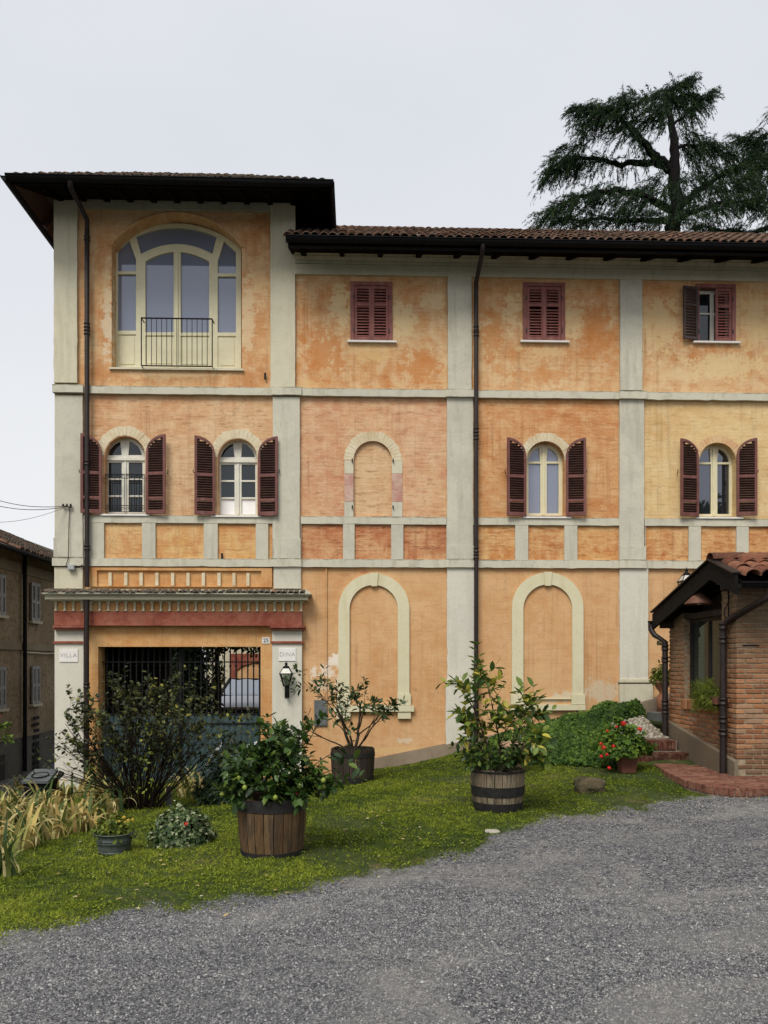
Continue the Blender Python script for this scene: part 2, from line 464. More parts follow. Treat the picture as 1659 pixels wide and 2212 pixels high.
M['plaster_tower'] = plaster('plaster_tower', (0.585, 0.30, 0.115), (0.67, 0.47, 0.24), (0.49, 0.205, 0.065), brick=0.5, streak=0.5, seed=14.0, spots=[(FX(u), FZ(v, u), a, b, c, m) for u, v, a, b, c, m in (
    (232, 690, .10, .85, (0.62, 0.53, 0.38), .75), (226, 620, .16, .5, (0.66, 0.49, 0.27), .6), (535, 690, .13, .8, (0.64, 0.50, 0.31), .65), (560, 600, .2, .5, (0.66, 0.47, 0.25), .5), (380, 808, .9, .07, (0.64, 0.47, 0.27), .6), (210, 800, .12, .2, (0.44, 0.19, 0.07), .5), (214, 560, .10, .7, (0.50, 0.22, 0.075), .5), (300, 822, .3, .05, (0.48, 0.24, 0.10), .6))])
M['plaster_mid'] = plaster('plaster_mid', (0.61, 0.36, 0.165), (0.70, 0.50, 0.28), (0.52, 0.245, 0.095), brick=1.0, streak=0.25, seed=5.0)
M['plaster_mid_red'] = plaster('plaster_mid_red', (0.60, 0.325, 0.14), (0.68, 0.48, 0.27), (0.51, 0.21, 0.09), brick=1.0, streak=0.2, seed=9.0, patch=(0.50, 0.23, 0.13))
M['plaster_mid_rust'] = plaster('plaster_mid_rust', (0.585, 0.275, 0.095), (0.67, 0.44, 0.21), (0.48, 0.18, 0.052), brick=0.95, streak=0.25, seed=21.0)
M['plaster_mid_yellow'] = plaster('plaster_mid_yellow', (0.66, 0.47, 0.225), (0.71, 0.56, 0.32), (0.58, 0.37, 0.16), brick=0.75, streak=0.25, seed=31.0)
M['plaster_low'] = plaster('plaster_low', (0.595, 0.325, 0.130), (0.64, 0.405, 0.195), (0.53, 0.258, 0.092), brick=0.42, streak=0.45, seed=41.0, spots=[(FX(u), FZ(v, u), a, b, c, m) for u, v, a, b, c, m in (
    (733, 1430, .16, .18, (0.74, 0.68, 0.60), .9), (702, 1450, .22, .16, (0.72, 0.64, 0.52), .8), (735, 1470, .12, .2, (0.72, 0.64, 0.52), .7), (695, 1480, .14, .14, (0.70, 0.60, 0.46), .6),
    (1225, 1505, .35, .10, (0.58, 0.50, 0.36), .85), (1300, 1490, .30, .22, (0.55, 0.46, 0.33), .8), (1180, 1512, .5, .07, (0.56, 0.47, 0.34), .8), (880, 1600, .16, .05, (0.62, 0.52, 0.37), .7), (1110, 1560, .5, .10, (0.50, 0.33, 0.18), .7),
    (790, 1234, .12, .05, (0.42, 0.15, 0.09), .6), (744, 1242, .1, .04, (0.40, 0.2, 0.10), .5), (1010, 1420, .05, .8, (0.44, 0.24, 0.11), .5), (900, 1620, .9, .06, (0.62, 0.42, 0.20), .6))])
M['plaster_gate'] = plaster('plaster_gate', (0.57, 0.28, 0.09), (0.64, 0.40, 0.17), (0.49, 0.21, 0.06), brick=0.4, streak=0.45, seed=47.0)
M['panel_red'] = plaster('panel_red', (0.47, 0.165, 0.06), (0.64, 0.40, 0.19), (0.36, 0.095, 0.032), brick=1.2, streak=0.35, seed=53.0)
M['panel_rust'] = plaster('panel_rust', (0.56, 0.235, 0.06), (0.69, 0.46, 0.20), (0.42, 0.12, 0.028), brick=1.1, streak=0.6, seed=61.0)
M['panel_yellow'] = plaster('panel_yellow', (0.60, 0.31, 0.085), (0.70, 0.50, 0.22), (0.50, 0.19, 0.06), brick=0.9, streak=0.4, seed=67.0)
M['red_band'] = plaster('red_band', (0.255, 0.070, 0.045), (0.36, 0.15, 0.10), (0.18, 0.045, 0.030), brick=0.3, streak=0.3, seed=71.0)
M['cement'] = render_cement('cement', (0.465, 0.45, 0.37), (0.56, 0.535, 0.43), (0.335, 0.315, 0.24))
M['cement_warm'] = render_cement('cement_warm', (0.53, 0.50, 0.38), (0.60, 0.56, 0.42), (0.43, 0.38, 0.26), 8.0)
M['cement_grime'] = render_cement('cement_grime', (0.36, 0.34, 0.255), (0.46, 0.44, 0.34), (0.22, 0.20, 0.135), 15.0)
M['cement_low'] = render_cement('cement_low', (0.575, 0.555, 0.475), (0.62, 0.59, 0.50), (0.47, 0.44, 0.35), 19.0)
M['arch_cream'] = render_cement('arch_cream', (0.60, 0.555, 0.375), (0.64, 0.60, 0.42), (0.52, 0.45, 0.27), 22.0)
def band_mat(name, seed):
    t = NT(name); v = t.map(facade_vec(t), loc=(seed, seed, 0)); raw = facade_vec(t)
    col = t.mix(t.ramp(t.noise(v, 0.9, 6, 0.62, 0.4), [(0.34, 0), (0.64, 1)]), (0.49, 0.475, 0.385), (0.55, 0.525, 0.415))
    col = t.mix(t.ramp(t.noise(t.map(v, (6, 2.5, 1)), 1.0, 6, 0.7), [(0.5, 0), (0.68, 0.7)]), col, (0.36, 0.335, 0.25))
    z = t.n('ShaderNodeSeparateXYZ', {0: raw}).outputs[1]
    nz_ = t.noise(t.map(v, (2.2, 5, 1)), 1.6, 6, 0.75)
    for zt in (FZ(1116, 800), FZ(1208, 800), FZ(843, 900)):          # lichen crusts on the ledges
        d = t.math('ABSOLUTE', t.math('SUBTRACT', z, zt))
        m_ = t.math('SUBTRACT', t.math('MULTIPLY', nz_, 0.11), d)
        col = t.mix(t.ramp(m_, [(0.028, 0), (0.055, 0.85)]), col, (0.11, 0.105, 0.065))
    fine = t.noise(v, 42, 4, 0.6)
    t.p('Base Color', col).p('Roughness', 0.9).p('Specular IOR Level', 0.15)
    t.bump(t.math('ADD', fine, t.noise(v, 9, 4, 0.6)), 0.4, 0.008)
    return t.m
M['cement_band'] = band_mat('cement_band', 6.0)
M['plinth'] = render_cement('plinth', (0.155, 0.122, 0.085), (0.20, 0.16, 0.115), (0.105, 0.085, 0.058), 27.0)
M['cream_paint'] = simple('cream_paint', (0.66, 0.61, 0.41), 0.42, var=0.06, bump=0.05)
M['white_paint'] = simple('white_paint', (0.63, 0.61, 0.52), 0.45, var=0.10, bump=0.1)
M['shutter'] = simple('shutter', (0.135, 0.045, 0.036), 0.6, var=0.28, bump=0.2, streak=(0.20, 0.09, 0.075))
M['shutter_pale'] = simple('shutter_pale', (0.225, 0.075, 0.062), 0.62, var=0.25, bump=0.2, streak=(0.31, 0.14, 0.12))
M['shutter_dark'] = simple('shutter_dark', (0.05, 0.032, 0.03), 0.6, var=0.3, bump=0.2)
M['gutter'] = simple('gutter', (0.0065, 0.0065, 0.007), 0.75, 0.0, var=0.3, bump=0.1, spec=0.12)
M['pipe'] = simple('pipe', (0.022, 0.015, 0.014), 0.5, 0.3, var=0.3, bump=0.1, streak=(0.036, 0.027, 0.023))
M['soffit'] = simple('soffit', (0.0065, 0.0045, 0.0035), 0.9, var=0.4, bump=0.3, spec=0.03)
M['beam'] = simple('beam', (0.045, 0.018, 0.010), 0.75, var=0.35, bump=0.3)
M['iron'] = simple('iron', (0.0085, 0.0085, 0.009), 0.7, 0.0, var=0.3, bump=0.15, spec=0.18)
M['glass_sky'] = glass_pane('glass_sky', 0.10, (0.80, 0.84, 0.95), (0.19, 0.212, 0.28))  # lavender diffuse colour stands in for the sky's reflection
M['glass_dark'] = glass_pane('glass_dark', 0.045, (0.85, 0.9, 0.95), (0.012, 0.014, 0.016))
M['glass_mid'] = glass_pane('glass_mid', 0.16, (0.72, 0.76, 0.9), (0.015, 0.017, 0.02))
M['glass_porch'] = glass_pane('glass_porch', 0.03, (0.6, 0.7, 0.68), (0.022, 0.027, 0.026))
M['daylight_white'] = simple('daylight_white', (0.82, 0.82, 0.82), 0.5, var=0.03, bump=0)  # white pane colour stands in for daylight from the window opposite
M['clear_glass'] = clear_glass('clear_glass')
M['marble'] = simple('marble', (0.72, 0.70, 0.66), 0.4, var=0.05, bump=0.05)
M['letter'] = simple('letter', (0.10, 0.09, 0.085), 0.6, var=0.1, bump=0)
M['black_letter'] = simple('black_letter', (0.02, 0.02, 0.03), 0.5, var=0.1, bump=0)
M['grey_metal'] = simple('grey_metal', (0.125, 0.135, 0.135), 0.5, 0.2, var=0.15)

def tile_mat(name, stops, moss=0.5, mosscol=(0.07, 0.065, 0.05)):
    t = NT(name)
    ob = t.objc(); rn = t.rnd()
    v = t.n('ShaderNodeVectorMath', {0: t.pos(), 1: (0, 0, 0)}, operation='ADD').outputs[0]
    at = t.attr('rnd')
    f = t.math('FRACT', t.math('ADD', rn, at))
    c = t.ramp(f, stops)
    c = t.mix(t.ramp(t.noise(v, 7, 6, 0.7), [(0.42, 0), (0.62, moss)]), c, mosscol)
    c = t.mix(t.ramp(t.noise(v, 26, 4, 0.6), [(0.5, 0), (0.72, 0.5)]), c, (0.20, 0.17, 0.125))
    t.p('Base Color', c).p('Roughness', 0.95).p('Specular IOR Level', 0.05)
    t.bump(t.noise(v, 40, 4), 0.4, 0.006)
    return t.m
M['tile'] = tile_mat('tile', [(0.0, (0.085, 0.045, 0.033)), (0.3, (0.15, 0.075, 0.05)), (0.6, (0.21, 0.12, 0.085)), (0.85, (0.13, 0.09, 0.07)), (1.0, (0.27, 0.185, 0.14))], 0.9, (0.05, 0.042, 0.033))
M['tile_old'] = tile_mat('tile_old', [(0.0, (0.085, 0.072, 0.06)), (0.4, (0.13, 0.105, 0.08)), (0.75, (0.18, 0.13, 0.10)), (1.0, (0.24, 0.12, 0.08))], 0.8, (0.055, 0.05, 0.04))
M['tile_red'] = tile_mat('tile_red', [(0.0, (0.12, 0.042, 0.026)), (0.5, (0.18, 0.065, 0.037)), (1.0, (0.25, 0.105, 0.062))], 0.6, (0.06, 0.042, 0.032))
def brick_mat(name, stops, grey=0.0, gz=(1.2, 2.2), greycol=(0.20, 0.155, 0.115)):
    t = NT(name); v = t.pos()
    f = t.math('FRACT', t.math('ADD', t.rnd(), t.attr('rnd')))
    c = t.ramp(f, stops)
    if grey:
        z = t.n('ShaderNodeSeparateXYZ', {0: v}).outputs[2]
        zz = t.math('ADD', z, t.math('MULTIPLY', t.math('SUBTRACT', t.noise(v, 1.8, 4), 0.5), 1.6))
        gm = t.n('ShaderNodeMapRange', {0: zz, 1: gz[0], 2: gz[1], 3: 0.0, 4: grey}).outputs[0]
        c = t.mix(gm, c, greycol)
        lw = t.n('ShaderNodeMapRange', {0: zz, 1: 0.75, 2: 0.25, 3: 0.0, 4: 0.75}).outputs[0]
        c = t.mix(lw, c, (0.115, 0.075, 0.048))
    c = t.mix(t.ramp(t.noise(v, 11, 6, 0.7), [(0.5, 0), (0.72, 0.55)]), c, (0.30, 0.21, 0.14))
    c = t.mix(t.ramp(t.noise(v, 24, 5, 0.65), [(0.3, 0.45), (0.5, 0)]), c, tuple(x*0.35 for x in stops[0][1]))
    t.p('Base Color', c).p('Roughness', 0.93).p('Specular IOR Level', 0.15)
    t.bump(t.noise(v, 45, 5, 0.65), 0.6, 0.006)
    return t.m
M['brick'] = brick_mat('brick', [(0, (0.23, 0.092, 0.044)), (0.4, (0.34, 0.145, 0.065)), (0.75, (0.42, 0.21, 0.105)), (1, (0.28, 0.18, 0.115))], 0.8, (1.1, 2.3), (0.165, 0.125, 0.08))
M['paver'] = brick_mat('paver', [(0, (0.115, 0.046, 0.032)), (0.5, (0.165, 0.068, 0.045)), (1, (0.22, 0.105, 0.072))])
M['step_brick'] = brick_mat('step_brick', [(0, (0.050, 0.019, 0.013)), (0.5, (0.075, 0.027, 0.018)), (1, (0.11, 0.042, 0.028))])
M['mortar'] = simple('mortar', (0.27, 0.215, 0.145), 0.95, var=0.25, scale=14, bump=0.6, spec=0.1)
M['mortar_dark'] = simple('mortar_dark', (0.20, 0.155, 0.125), 0.95, var=0.3, scale=14, bump=0.6, spec=0.1)
# ------------------------------------------------------------------ the ground
GX = np.array([-40, -12, -8, -5, -2.5, 0, 1.2, 3, 5, 8, 14, 40.])
GY = np.array([-30, 3, 5, 7, 9, 11, 13, 15.5, 18, 26, 60.])
GZ = np.array([
 [0, 0, -.10, -.30, -.50, -.75, -1.0, -1.15, -1.2, -1.2, -1.2],
 [0, 0, -.08, -.25, -.50, -.90, -1.3, -1.6, -1.7, -1.7, -1.7],
 [0, 0, -.05, -.20, -.38, -.70, -1.1, -1.5, -1.6, -1.7, -1.7],
 [0, 0, 0, -.18, -.26, -.36, -.50, -.63, -.6, -.40, -.40],
 [0, 0, 0, -.16, -.21, -.27, -.42, -.57, -.55, -.38, -.38],
 [0, 0, 0, -.12, -.14, -.15, -.27, -.45, -.45, -.38, -.38],
 [0, 0, 0, -.09, -.09, -.09, -.12, -.20, -.2, -.2, -.2],
 [0, 0, 0, -.05, -.05, -.01, .10, .34, .4, .4, .4],
 [0, 0, 0, -.02, .0, .03, .12, .80, .8, .8, .8],
 [0, 0, .0, .0, .02, .03, .12, .88, .9, .9, .9],
 [0, 0, .0, .0, .02, .03, .12, .88, .9, .9, .9],
 [0, 0, .02, .03, .05, .10, .42, .88, .9, .9, .9]])
def _bil(x, y):
    i = np.clip(np.searchsorted(GX, x) - 1, 0, len(GX) - 2); j = np.clip(np.searchsorted(GY, y) - 1, 0, len(GY) - 2)
    a = np.clip((x - GX[i]) / (GX[i+1] - GX[i]), 0, 1); b = np.clip((y - GY[j]) / (GY[j+1] - GY[j]), 0, 1)
    return (GZ[i, j]*(1-a)*(1-b) + GZ[i+1, j]*a*(1-b) + GZ[i, j+1]*(1-a)*b + GZ[i+1, j+1]*a*b)
def ground_z(x, y):
    x = np.asarray(x, float); y = np.asarray(y, float); s = 0
    k = [-.7, -.25, .25, .7]
    for dx in k:
        for dy in k: s = s + _bil(x + dx, y + dy)
    return s/16 + 0.012*np.sin(x*2.1 + y*1.3) + 0.010*np.sin(x*3.7 - y*2.9) + 0.006*np.sin(7*x + 5.3*y) + np.clip(y - 5, 0, 1)*(0.007*np.sin(17*x + 9*y)*np.cos(14*y - 6*x) + 0.005*np.sin(31*x - 23*y)*np.cos(27*y + 13*x))
def gz(x, y): return float(ground_z(np.array([x]), np.array([y]))[0])
def PG(u, v):                           # the point of the ground seen at a picture point
    a, b, c = ray(u, v); t = 3.0
    for _ in range(400):
        if CAM_Z + c*t < gz(a*t, b*t): break
        t += 0.05
    return Vector((a*t, b*t, gz(a*t, b*t)))
EDGE = [(PZ(u, v, -0.02).x, PZ(u, v, -0.02).y) for u, v in ((0, 2030), (200, 1985), (400, 1940), (600, 1905), (800, 1876), (900, 1850), (1050, 1800), (1150, 1772), (1300, 1746), (1450, 1736), (1530, 1722), (1659, 1716))]
EX = np.array([-30, -9] + [e[0] for e in EDGE] + [9, 30.]); EY = np.array([1.0, 2.6] + [e[1] for e in EDGE] + [10.6, 11.])
def lawn_amount(x, y):
    e = np.interp(x, EX, EY) + 0.12*np.sin(x*3.3+1) + 0.08*np.sin(x*8.1+2) + 0.06*np.sin(x*19+y*7) + 0.10*np.sin(x*5.2 - y*6.1)*np.cos(x*7.7 + y*3.3)
    lane = np.clip((-5.0 - x)/.3, 0, 1)*np.clip((y - 11.3)/.4, 0, 1)      # the paved lane beside the villa
    return np.clip((y - e)/0.80 + 0.5, 0, 1)*(1 - lane)

xs = np.unique(np.concatenate([np.linspace(-400, -12, 14), np.linspace(-12, -5, 30), np.arange(-5, 9, 0.07), np.linspace(9, 20, 30), np.linspace(20, 400, 14)]))
ys = np.unique(np.concatenate([np.linspace(-300, -6, 12), np.linspace(-6, 3, 24), np.arange(3, 16, 0.07), np.linspace(16, 40, 40), np.linspace(40, 900, 16)]))
gx, gy = np.meshgrid(xs, ys, indexing='ij')
gzv = ground_z(gx, gy)
nx, ny = len(xs), len(ys)
idx = np.arange(nx*ny).reshape(nx, ny)
quads = np.stack([idx[:-1,:-1], idx[1:,:-1], idx[1:,1:], idx[:-1,1:]], -1).reshape(-1, 4)
me = mesh_np('ground', np.stack([gx, gy, gzv], -1).reshape(-1, 3), quads, lawn_amount(gx, gy).reshape(-1), True)

t = NT('ground_mix'); v = t.pos()
lawn = t.attr('rnd')
stone = t.voro(v, 55, out='Color')
g0 = t.n('ShaderNodeSeparateColor', {0: stone}).outputs[0]
gcol = t.ramp(g0, [(0, (0.035, 0.035, 0.04)), (0.4, (0.095, 0.095, 0.10)), (0.75, (0.155, 0.152, 0.15)), (1, (0.25, 0.24, 0.23))])
dust = t.ramp(t.noise(t.map(v, (0.95, 1.25, 1), rot=(0, 0, .5)), 0.8, 6, 0.68, 0.9), [(0.47, 0), (0.66, 0.60)])
gcol = t.mix(dust, gcol, (0.25, 0.24, 0.22))
wet = t.ramp(t.noise(t.map(v, (0.6, 1.0, 1), (4, 9, 0), (0, 0, .3)), 0.7, 5, 0.65, 0.6), [(0.50, 0), (0.68, 0.40)])
gcol = t.mix(wet, gcol, (0.07, 0.075, 0.085))
scol = t.ramp(t.noise(v, 9, 6, 0.7), [(0.3, (0.022, 0.035, 0.010)), (0.55, (0.045, 0.062, 0.016)), (0.75, (0.085, 0.075, 0.035))])
brown = t.ramp(t.noise(v, 1.1, 5, 0.65, 0.4), [(0.58, 0), (0.70, 0.8)])
scol = t.mix(brown, scol, (0.14, 0.105, 0.06))
edge = t.math('ADD', lawn, t.math('MULTIPLY', t.math('SUBTRACT', t.noise(v, 6, 5, 0.7), 0.5), 0.9))
col = t.mix(t.ramp(edge, [(0.42, 0), (0.62, 1)]), gcol, scol)
t.p('Base Color', col).p('Roughness', 0.95).p('Specular IOR Level', 0.15)
t.bump(t.math('ADD', t.voro(v, 55), t.noise(v, 30, 4)), 0.7, 0.012)
ground = link('ground', me, t.m)
tag(ground, 'grey gravel yard rising into mossy lawn in front of the villa', 'ground', kind='structure')

# loose gravel stones
rng = np.random.default_rng(7)
def gravel_points(n, y0, y1):
    y = y0 + (y1 - y0)*rng.random(n)
    x = (rng.random(n)*2 - 1)*(0.55*y + 0.4) + 0.035*y
    keep = rng.random(n) > lawn_amount(x, y + 0.12)*1.15
    w = 0.55*y + 0.4
    keep &= rng.random(n) < w/w.max()
    return x[keep], y[keep]
P1, P2 = gravel_points(190000, 3.3, 6.2), gravel_points(130000, 6.2, 10.9)
sx = np.concatenate([P1[0], P2[0]]); sy = np.concatenate([P1[1], P2[1]])
N = len(sx)
size = (0.0042 + 0.0050*rng.random(N)**2) * (1 + 0.06*np.maximum(sy - 5, 0))
big = rng.random(N) < 0.025; size[big] *= 1.2 + .7*rng.random(int(big.sum()))
oct_v = np.array([[1,0,0],[-1,0,0],[0,1,0],[0,-1,0],[0,0,1],[0,0,-1.]])
oct_f = np.array([[0,2,4],[2,1,4],[1,3,4],[3,0,4]])
ang = rng.random(N)*6.28
V = oct_v[None]*(0.6 + 0.8*rng.random((N, 6, 1)))
V = V*size[:,None,None]*np.stack([np.ones(N), 0.75 + .3*rng.random(N), 0.55 + .35*rng.random(N)], 1)[:,None,:]
c, s = np.cos(ang)[:,None], np.sin(ang)[:,None]
Vx = V[...,0]*c - V[...,1]*s; Vy = V[...,0]*s + V[...,1]*c
tilt = (rng.random(N)-.5)[:,None]*0.9
V = np.stack([Vx + sx[:,None], Vy + sy[:,None], V[...,2] + Vx*tilt + (ground_z(sx, sy) + size*0.18)[:,None]], -1)
Fc = (oct_f[None] + (np.arange(N)*6)[:,None,None]).reshape(-1, 3)
me = mesh_np('gravel', V.reshape(-1,3), Fc, np.repeat(rng.random(N), 6))
t = NT('gravel_stone')
v = t.pos()
c0 = t.ramp(t.attr('rnd'), [(0, (0.030, 0.031, 0.035)), (0.35, (0.090, 0.091, 0.099)), (0.70, (0.170, 0.169, 0.170)), (0.93, (0.27, 0.263, 0.25)), (1, (0.42, 0.41, 0.39))])
dust = t.ramp(t.noise(t.map(v, (0.95, 1.25, 1), rot=(0, 0, .5)), 0.8, 6, 0.68, 0.9), [(0.47, 0), (0.66, 0.42)])
c0 = t.mix(dust, c0, (0.26, 0.25, 0.23))
wet = t.ramp(t.noise(t.map(v, (0.6, 1.0, 1), (4, 9, 0), (0, 0, .3)), 0.7, 5, 0.65, 0.6), [(0.50, 0), (0.68, 0.32)])
c0 = t.mix(wet, c0, (0.075, 0.08, 0.092))
t.p('Base Color', c0).p('Roughness', 0.8).p('Specular IOR Level', 0.3)
tag(link('gravel', me, t.m), 'loose grey crushed stone strewn over the yard', 'gravel', kind='stuff')

# ------------------------------------------------------------------ the villa
VIL = empty('villa', (1.2, Y0 + 3, -0.4), 'three storey orange plastered villa with cream pilasters, taller corner pavilion and arched windows', 'building')
VIL.location = (1.2, Y0, -0.4)
XL, XR = FX(118), 13.0
z_top_t, z_top_w = FZ(430, 380) + .12, FZ(545, 830) + .2
z_b1, z_s, z_l = FZ(852, 900), FZ(1125, 800), FZ(1217, 800)       # string course, sill band, lower band (middles)
Z_B1 = (FZ(860, 900), FZ(844, 900)); Z_SB = (FZ(1133, 800), FZ(1117, 800)); Z_LB = (FZ(1226, 800), FZ(1209, 800))
bay = [XL, FX(615), FX(994), FX(1365), FX(1738)]
TH = 0.42
def c1(x, y): return (x*.44, 331.8 + y*.44)
def c2(x, y): return (x*.44, 829.5 + y*.44)
def c7(x, y): return (1061.8 + x*.36, 862.7 + y*.36)
def wall(name, x0, x1, z0, z1, holes, mat, yf=Y0):
    return plate(name, [(x0, z0), (x1, z0), (x1, z1), (x0, z1)], holes, yf, TH, M[mat], VIL)
big_hole = pts([c1(548, 1060), c1(1187, 1060)] + [c1(*q) for q in arc3((1187, 458), (868, 297), (548, 452), 24)])
wall('wall_panel', bay[0], bay[1], z_b1, z_top_t, [big_hole], 'plaster_tower')
w1_hole = pts([c2(*q) for q in arch_px(515, 712, 640, 352, 256)])
w2_hole = pts([c2(*q) for q in arch_px(1070, 1262, 648, 362, 268)])
wall('wall_panel', bay[0], bay[1], z_s, z_b1, [w1_hole, w2_hole], 'plaster_mid')
wall('wall_panel', bay[0], bay[1], z_l, z_s, [], 'panel_yellow')
gate_hole = pts([(212, 1720), (563, 1720), (563, 1397), (212, 1397)])
wall('wall_panel', bay[0], bay[1], -1.6, z_l, [gate_hole], 'plaster_gate')
r1 = pts(rect_px(760, 610, 845, 737)); r2 = pts(rect_px(1133, 612, 1218, 737)); r3 = pts(rect_px(1506, 615, 1588, 738))
w3_hole = pts([c7(*q) for q in arch_px(210, 440, 704, 365, 250)])
w4_hole = pts([c7(*q) for q in arch_px(1243, 1470, 706, 372, 256)])
niche = pts(arch_px(764, 846, 1116, 994, 953))
TOPM = ['plaster_top', 'plaster_top', 'plaster_top']; MIDM = ['plaster_mid_red', 'plaster_mid_rust', 'plaster_mid_yellow']
for i, (top, mid) in enumerate(((r1, niche), (r2, w3_hole), (r3, w4_hole))):
    a, b = bay[i+1], bay[i+2]
    wall('wall_panel', a, b, z_b1, z_top_w, [top], TOPM[i])
    wall('wall_panel', a, b, z_s, z_b1, [mid], MIDM[i])
    wall('wall_panel', a, b, z_l, z_s, [], ('panel_red', 'panel_rust', 'panel_rust')[i])
    wall('wall_panel', a, b, -1.6, z_l, [], 'plaster_low')
wall('wall_panel', bay[4], XR, z_b1, z_top_w, [], 'plaster_top')
wall('wall_panel', bay[4], XR, z_s, z_b1, [], 'plaster_mid_yellow')
wall('wall_panel', bay[4], XR, z_l, z_s, [], 'panel_rust')
wall('wall_panel', bay[4], XR, -1.6, z_l, [], 'plaster_low')
M['plaster_niche'] = plaster('plaster_niche', (0.60, 0.37, 0.17), (0.68, 0.49, 0.27), (0.52, 0.255, 0.10), brick=1.1, streak=0.3, seed=143.0)
plate('niche_back', pts(arch_px(760, 850, 1120, 994, 948)), [], Y0 + .06, .2, M['plaster_niche'], VIL)
# the sides and the back, and dark rooms behind the windows
m = MB()
m.box((XL, Y0 + TH, -1.6), (XL + .4, Y0 + 6.0, z_top_t))
m.build('wall_side', M['plaster_mid'], VIL)
MB().box((bay[1] - .4, Y0 + TH, z_top_w - .3), (bay[1], Y0 + 6, z_top_t)).build('wall_side', M['plaster_mid'], VIL)
MB().box((XL + .4, Y0 + 5.6, z_l), (XR, Y0 + 6.0, z_top_w)).build('wall_rear', M['plaster_mid'], VIL)
MB().box((XL + .4, Y0 + 5.6, z_top_w), (bay[1] - .4, Y0 + 6.0, z_top_t)).build('wall_rear', M['plaster_mid'], VIL)
MB().box((XR - .4, Y0 + TH, -1.6), (XR, Y0 + 5.6, z_top_w)).build('wall_side', M['plaster_mid'], VIL)
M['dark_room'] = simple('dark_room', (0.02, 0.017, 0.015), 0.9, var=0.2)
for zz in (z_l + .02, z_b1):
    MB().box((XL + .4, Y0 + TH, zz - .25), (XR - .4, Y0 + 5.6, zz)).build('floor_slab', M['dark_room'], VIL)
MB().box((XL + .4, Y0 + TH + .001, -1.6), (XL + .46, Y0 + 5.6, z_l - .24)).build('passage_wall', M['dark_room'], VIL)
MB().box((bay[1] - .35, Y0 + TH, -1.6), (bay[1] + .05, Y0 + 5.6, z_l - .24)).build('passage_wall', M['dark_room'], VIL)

# edges of old render: never ruler-straight
_wr = random.Random(404)
def wob(a, b, n_, amp, axis):
    out = []
    for i in range(n_ + 1):
        f = i/n_; j = _wr.uniform(-amp, amp)*(0 if i in (0, n_) else 1)
        if _wr.random() < .05 and 0 < i < n_: j += _wr.choice((-1, 1))*amp*2.2
        x_, z_ = a[0] + (b[0]-a[0])*f, a[1] + (b[1]-a[1])*f
        out.append((x_ + j, z_) if axis == 0 else (x_, z_ + j))
    return out[:-1]
def worn_slab(x0, x1, z0, z1, proud, name, mat, ax):
    amp = .004
    nx_, nz_ = max(2, int((x1 - x0)/.13)), max(2, int((z1 - z0)/.13))
    o = []
    o += wob((x0, z0), (x1, z0), nx_, amp if ax == 1 else 0, 1); o += wob((x1, z0), (x1, z1), nz_, amp if ax == 0 else 0, 0)
    o += wob((x1, z1), (x0, z1), nx_, amp if ax == 1 else 0, 1); o += wob((x0, z1), (x0, z0), nz_, amp if ax == 0 else 0, 0)
    return plate(name, o, [], Y0 - proud, proud - .0015, M[mat], VIL)
# pilasters
def pil(u0, u1, v0, v1, proud=.06, mat='cement', uref=None, name='pilaster'):
    ur = uref or (u0 + u1)/2; x0, x1 = FX(u0), FX(u1)
    return worn_slab(x0, x1, FZ(v1, ur), FZ(v0, ur), proud, name, mat, 0)
for u0, u1, v0, v1, pr, mt in (
    (119, 169, 437, 829, .07, 'cement_warm'), (121, 181, 857, 1163, .07, 'cement'), (119, 182, 1163, 1204, .085, 'cement'), (120, 181, 1226, 1272, .07, 'cement_warm'),
    (585, 638, 440, 842, .07, 'cement_warm'), (590, 648, 860, 1164, .07, 'cement'), (591, 650, 1164, 1208, .085, 'cement'), (592, 651, 1225, 1272, .07, 'cement'),
    (967, 1018, 597, 844, .06, 'cement'), (965, 1021, 860, 1180, .06, 'cement'), (964.5, 1024, 1180, 1209, .075, 'cement'), (965, 1024, 1226, 1471, .06, 'cement_low'), (962, 1027, 1477, 1680, .075, 'cement_low'),
    (1338, 1385, 598, 845, .06, 'cement'), (1336.5, 1389, 862, 1181, .06, 'cement'), (1336.5, 1393, 1181, 1210, .075, 'cement'), (1337, 1398, 1227, 1470, .06, 'cement_low'), (1336, 1407, 1477, 1580, .09, 'cement_warm'),
    (1710, 1757, 598, 845, .06, 'cement'), (1710, 1762, 862, 1210, .06, 'cement'), (1710, 1770, 1227, 1560, .06, 'cement')):
    pil(u0, u1, v0, v1, pr, mt)
for u0, u1, v0 in ((961, 1028, 1471), (1334, 1409, 1470)):
    m = MB(); x0, x1 = FX(u0), FX(u1); z = FZ(v0, u0)
    m.box((x0, Y0 - .11, z - .035), (x1, Y0 - .001, z)); m.box((x0 + .02, Y0 - .09, z + .002), (x1 - .02, Y0 - .001, z + .03))
    m.build('pilaster_base', M['cement_warm'], VIL)
# string courses
def band(u0, u1, zz, proud, mat='cement', name='string_course', dz=0.0):
    return worn_slab(FX(u0), FX(u1), zz[0] + dz, zz[1] + dz, proud, name, mat, 1)
pil_u = [(120, 182), (590, 650), (964, 1022), (1337, 1391), (1710, 1764)]
gap = [(182, 590), (650, 964), (1022, 1337), (1391, 1710)]
for a, b in gap:
    band(a, b, Z_B1, .085, 'cement_band'); band(a, b, Z_SB, .05, 'cement_band'); band(a, b, Z_LB, .07, 'cement_band')
for a, b in pil_u:
    band(a - 2, b + 2, (Z_B1[0], Z_B1[1] + .005), .125, 'cement_band')
    band(a - 3, b + 2, (Z_LB[0], Z_LB[1] + .01), .11, 'cement_band')
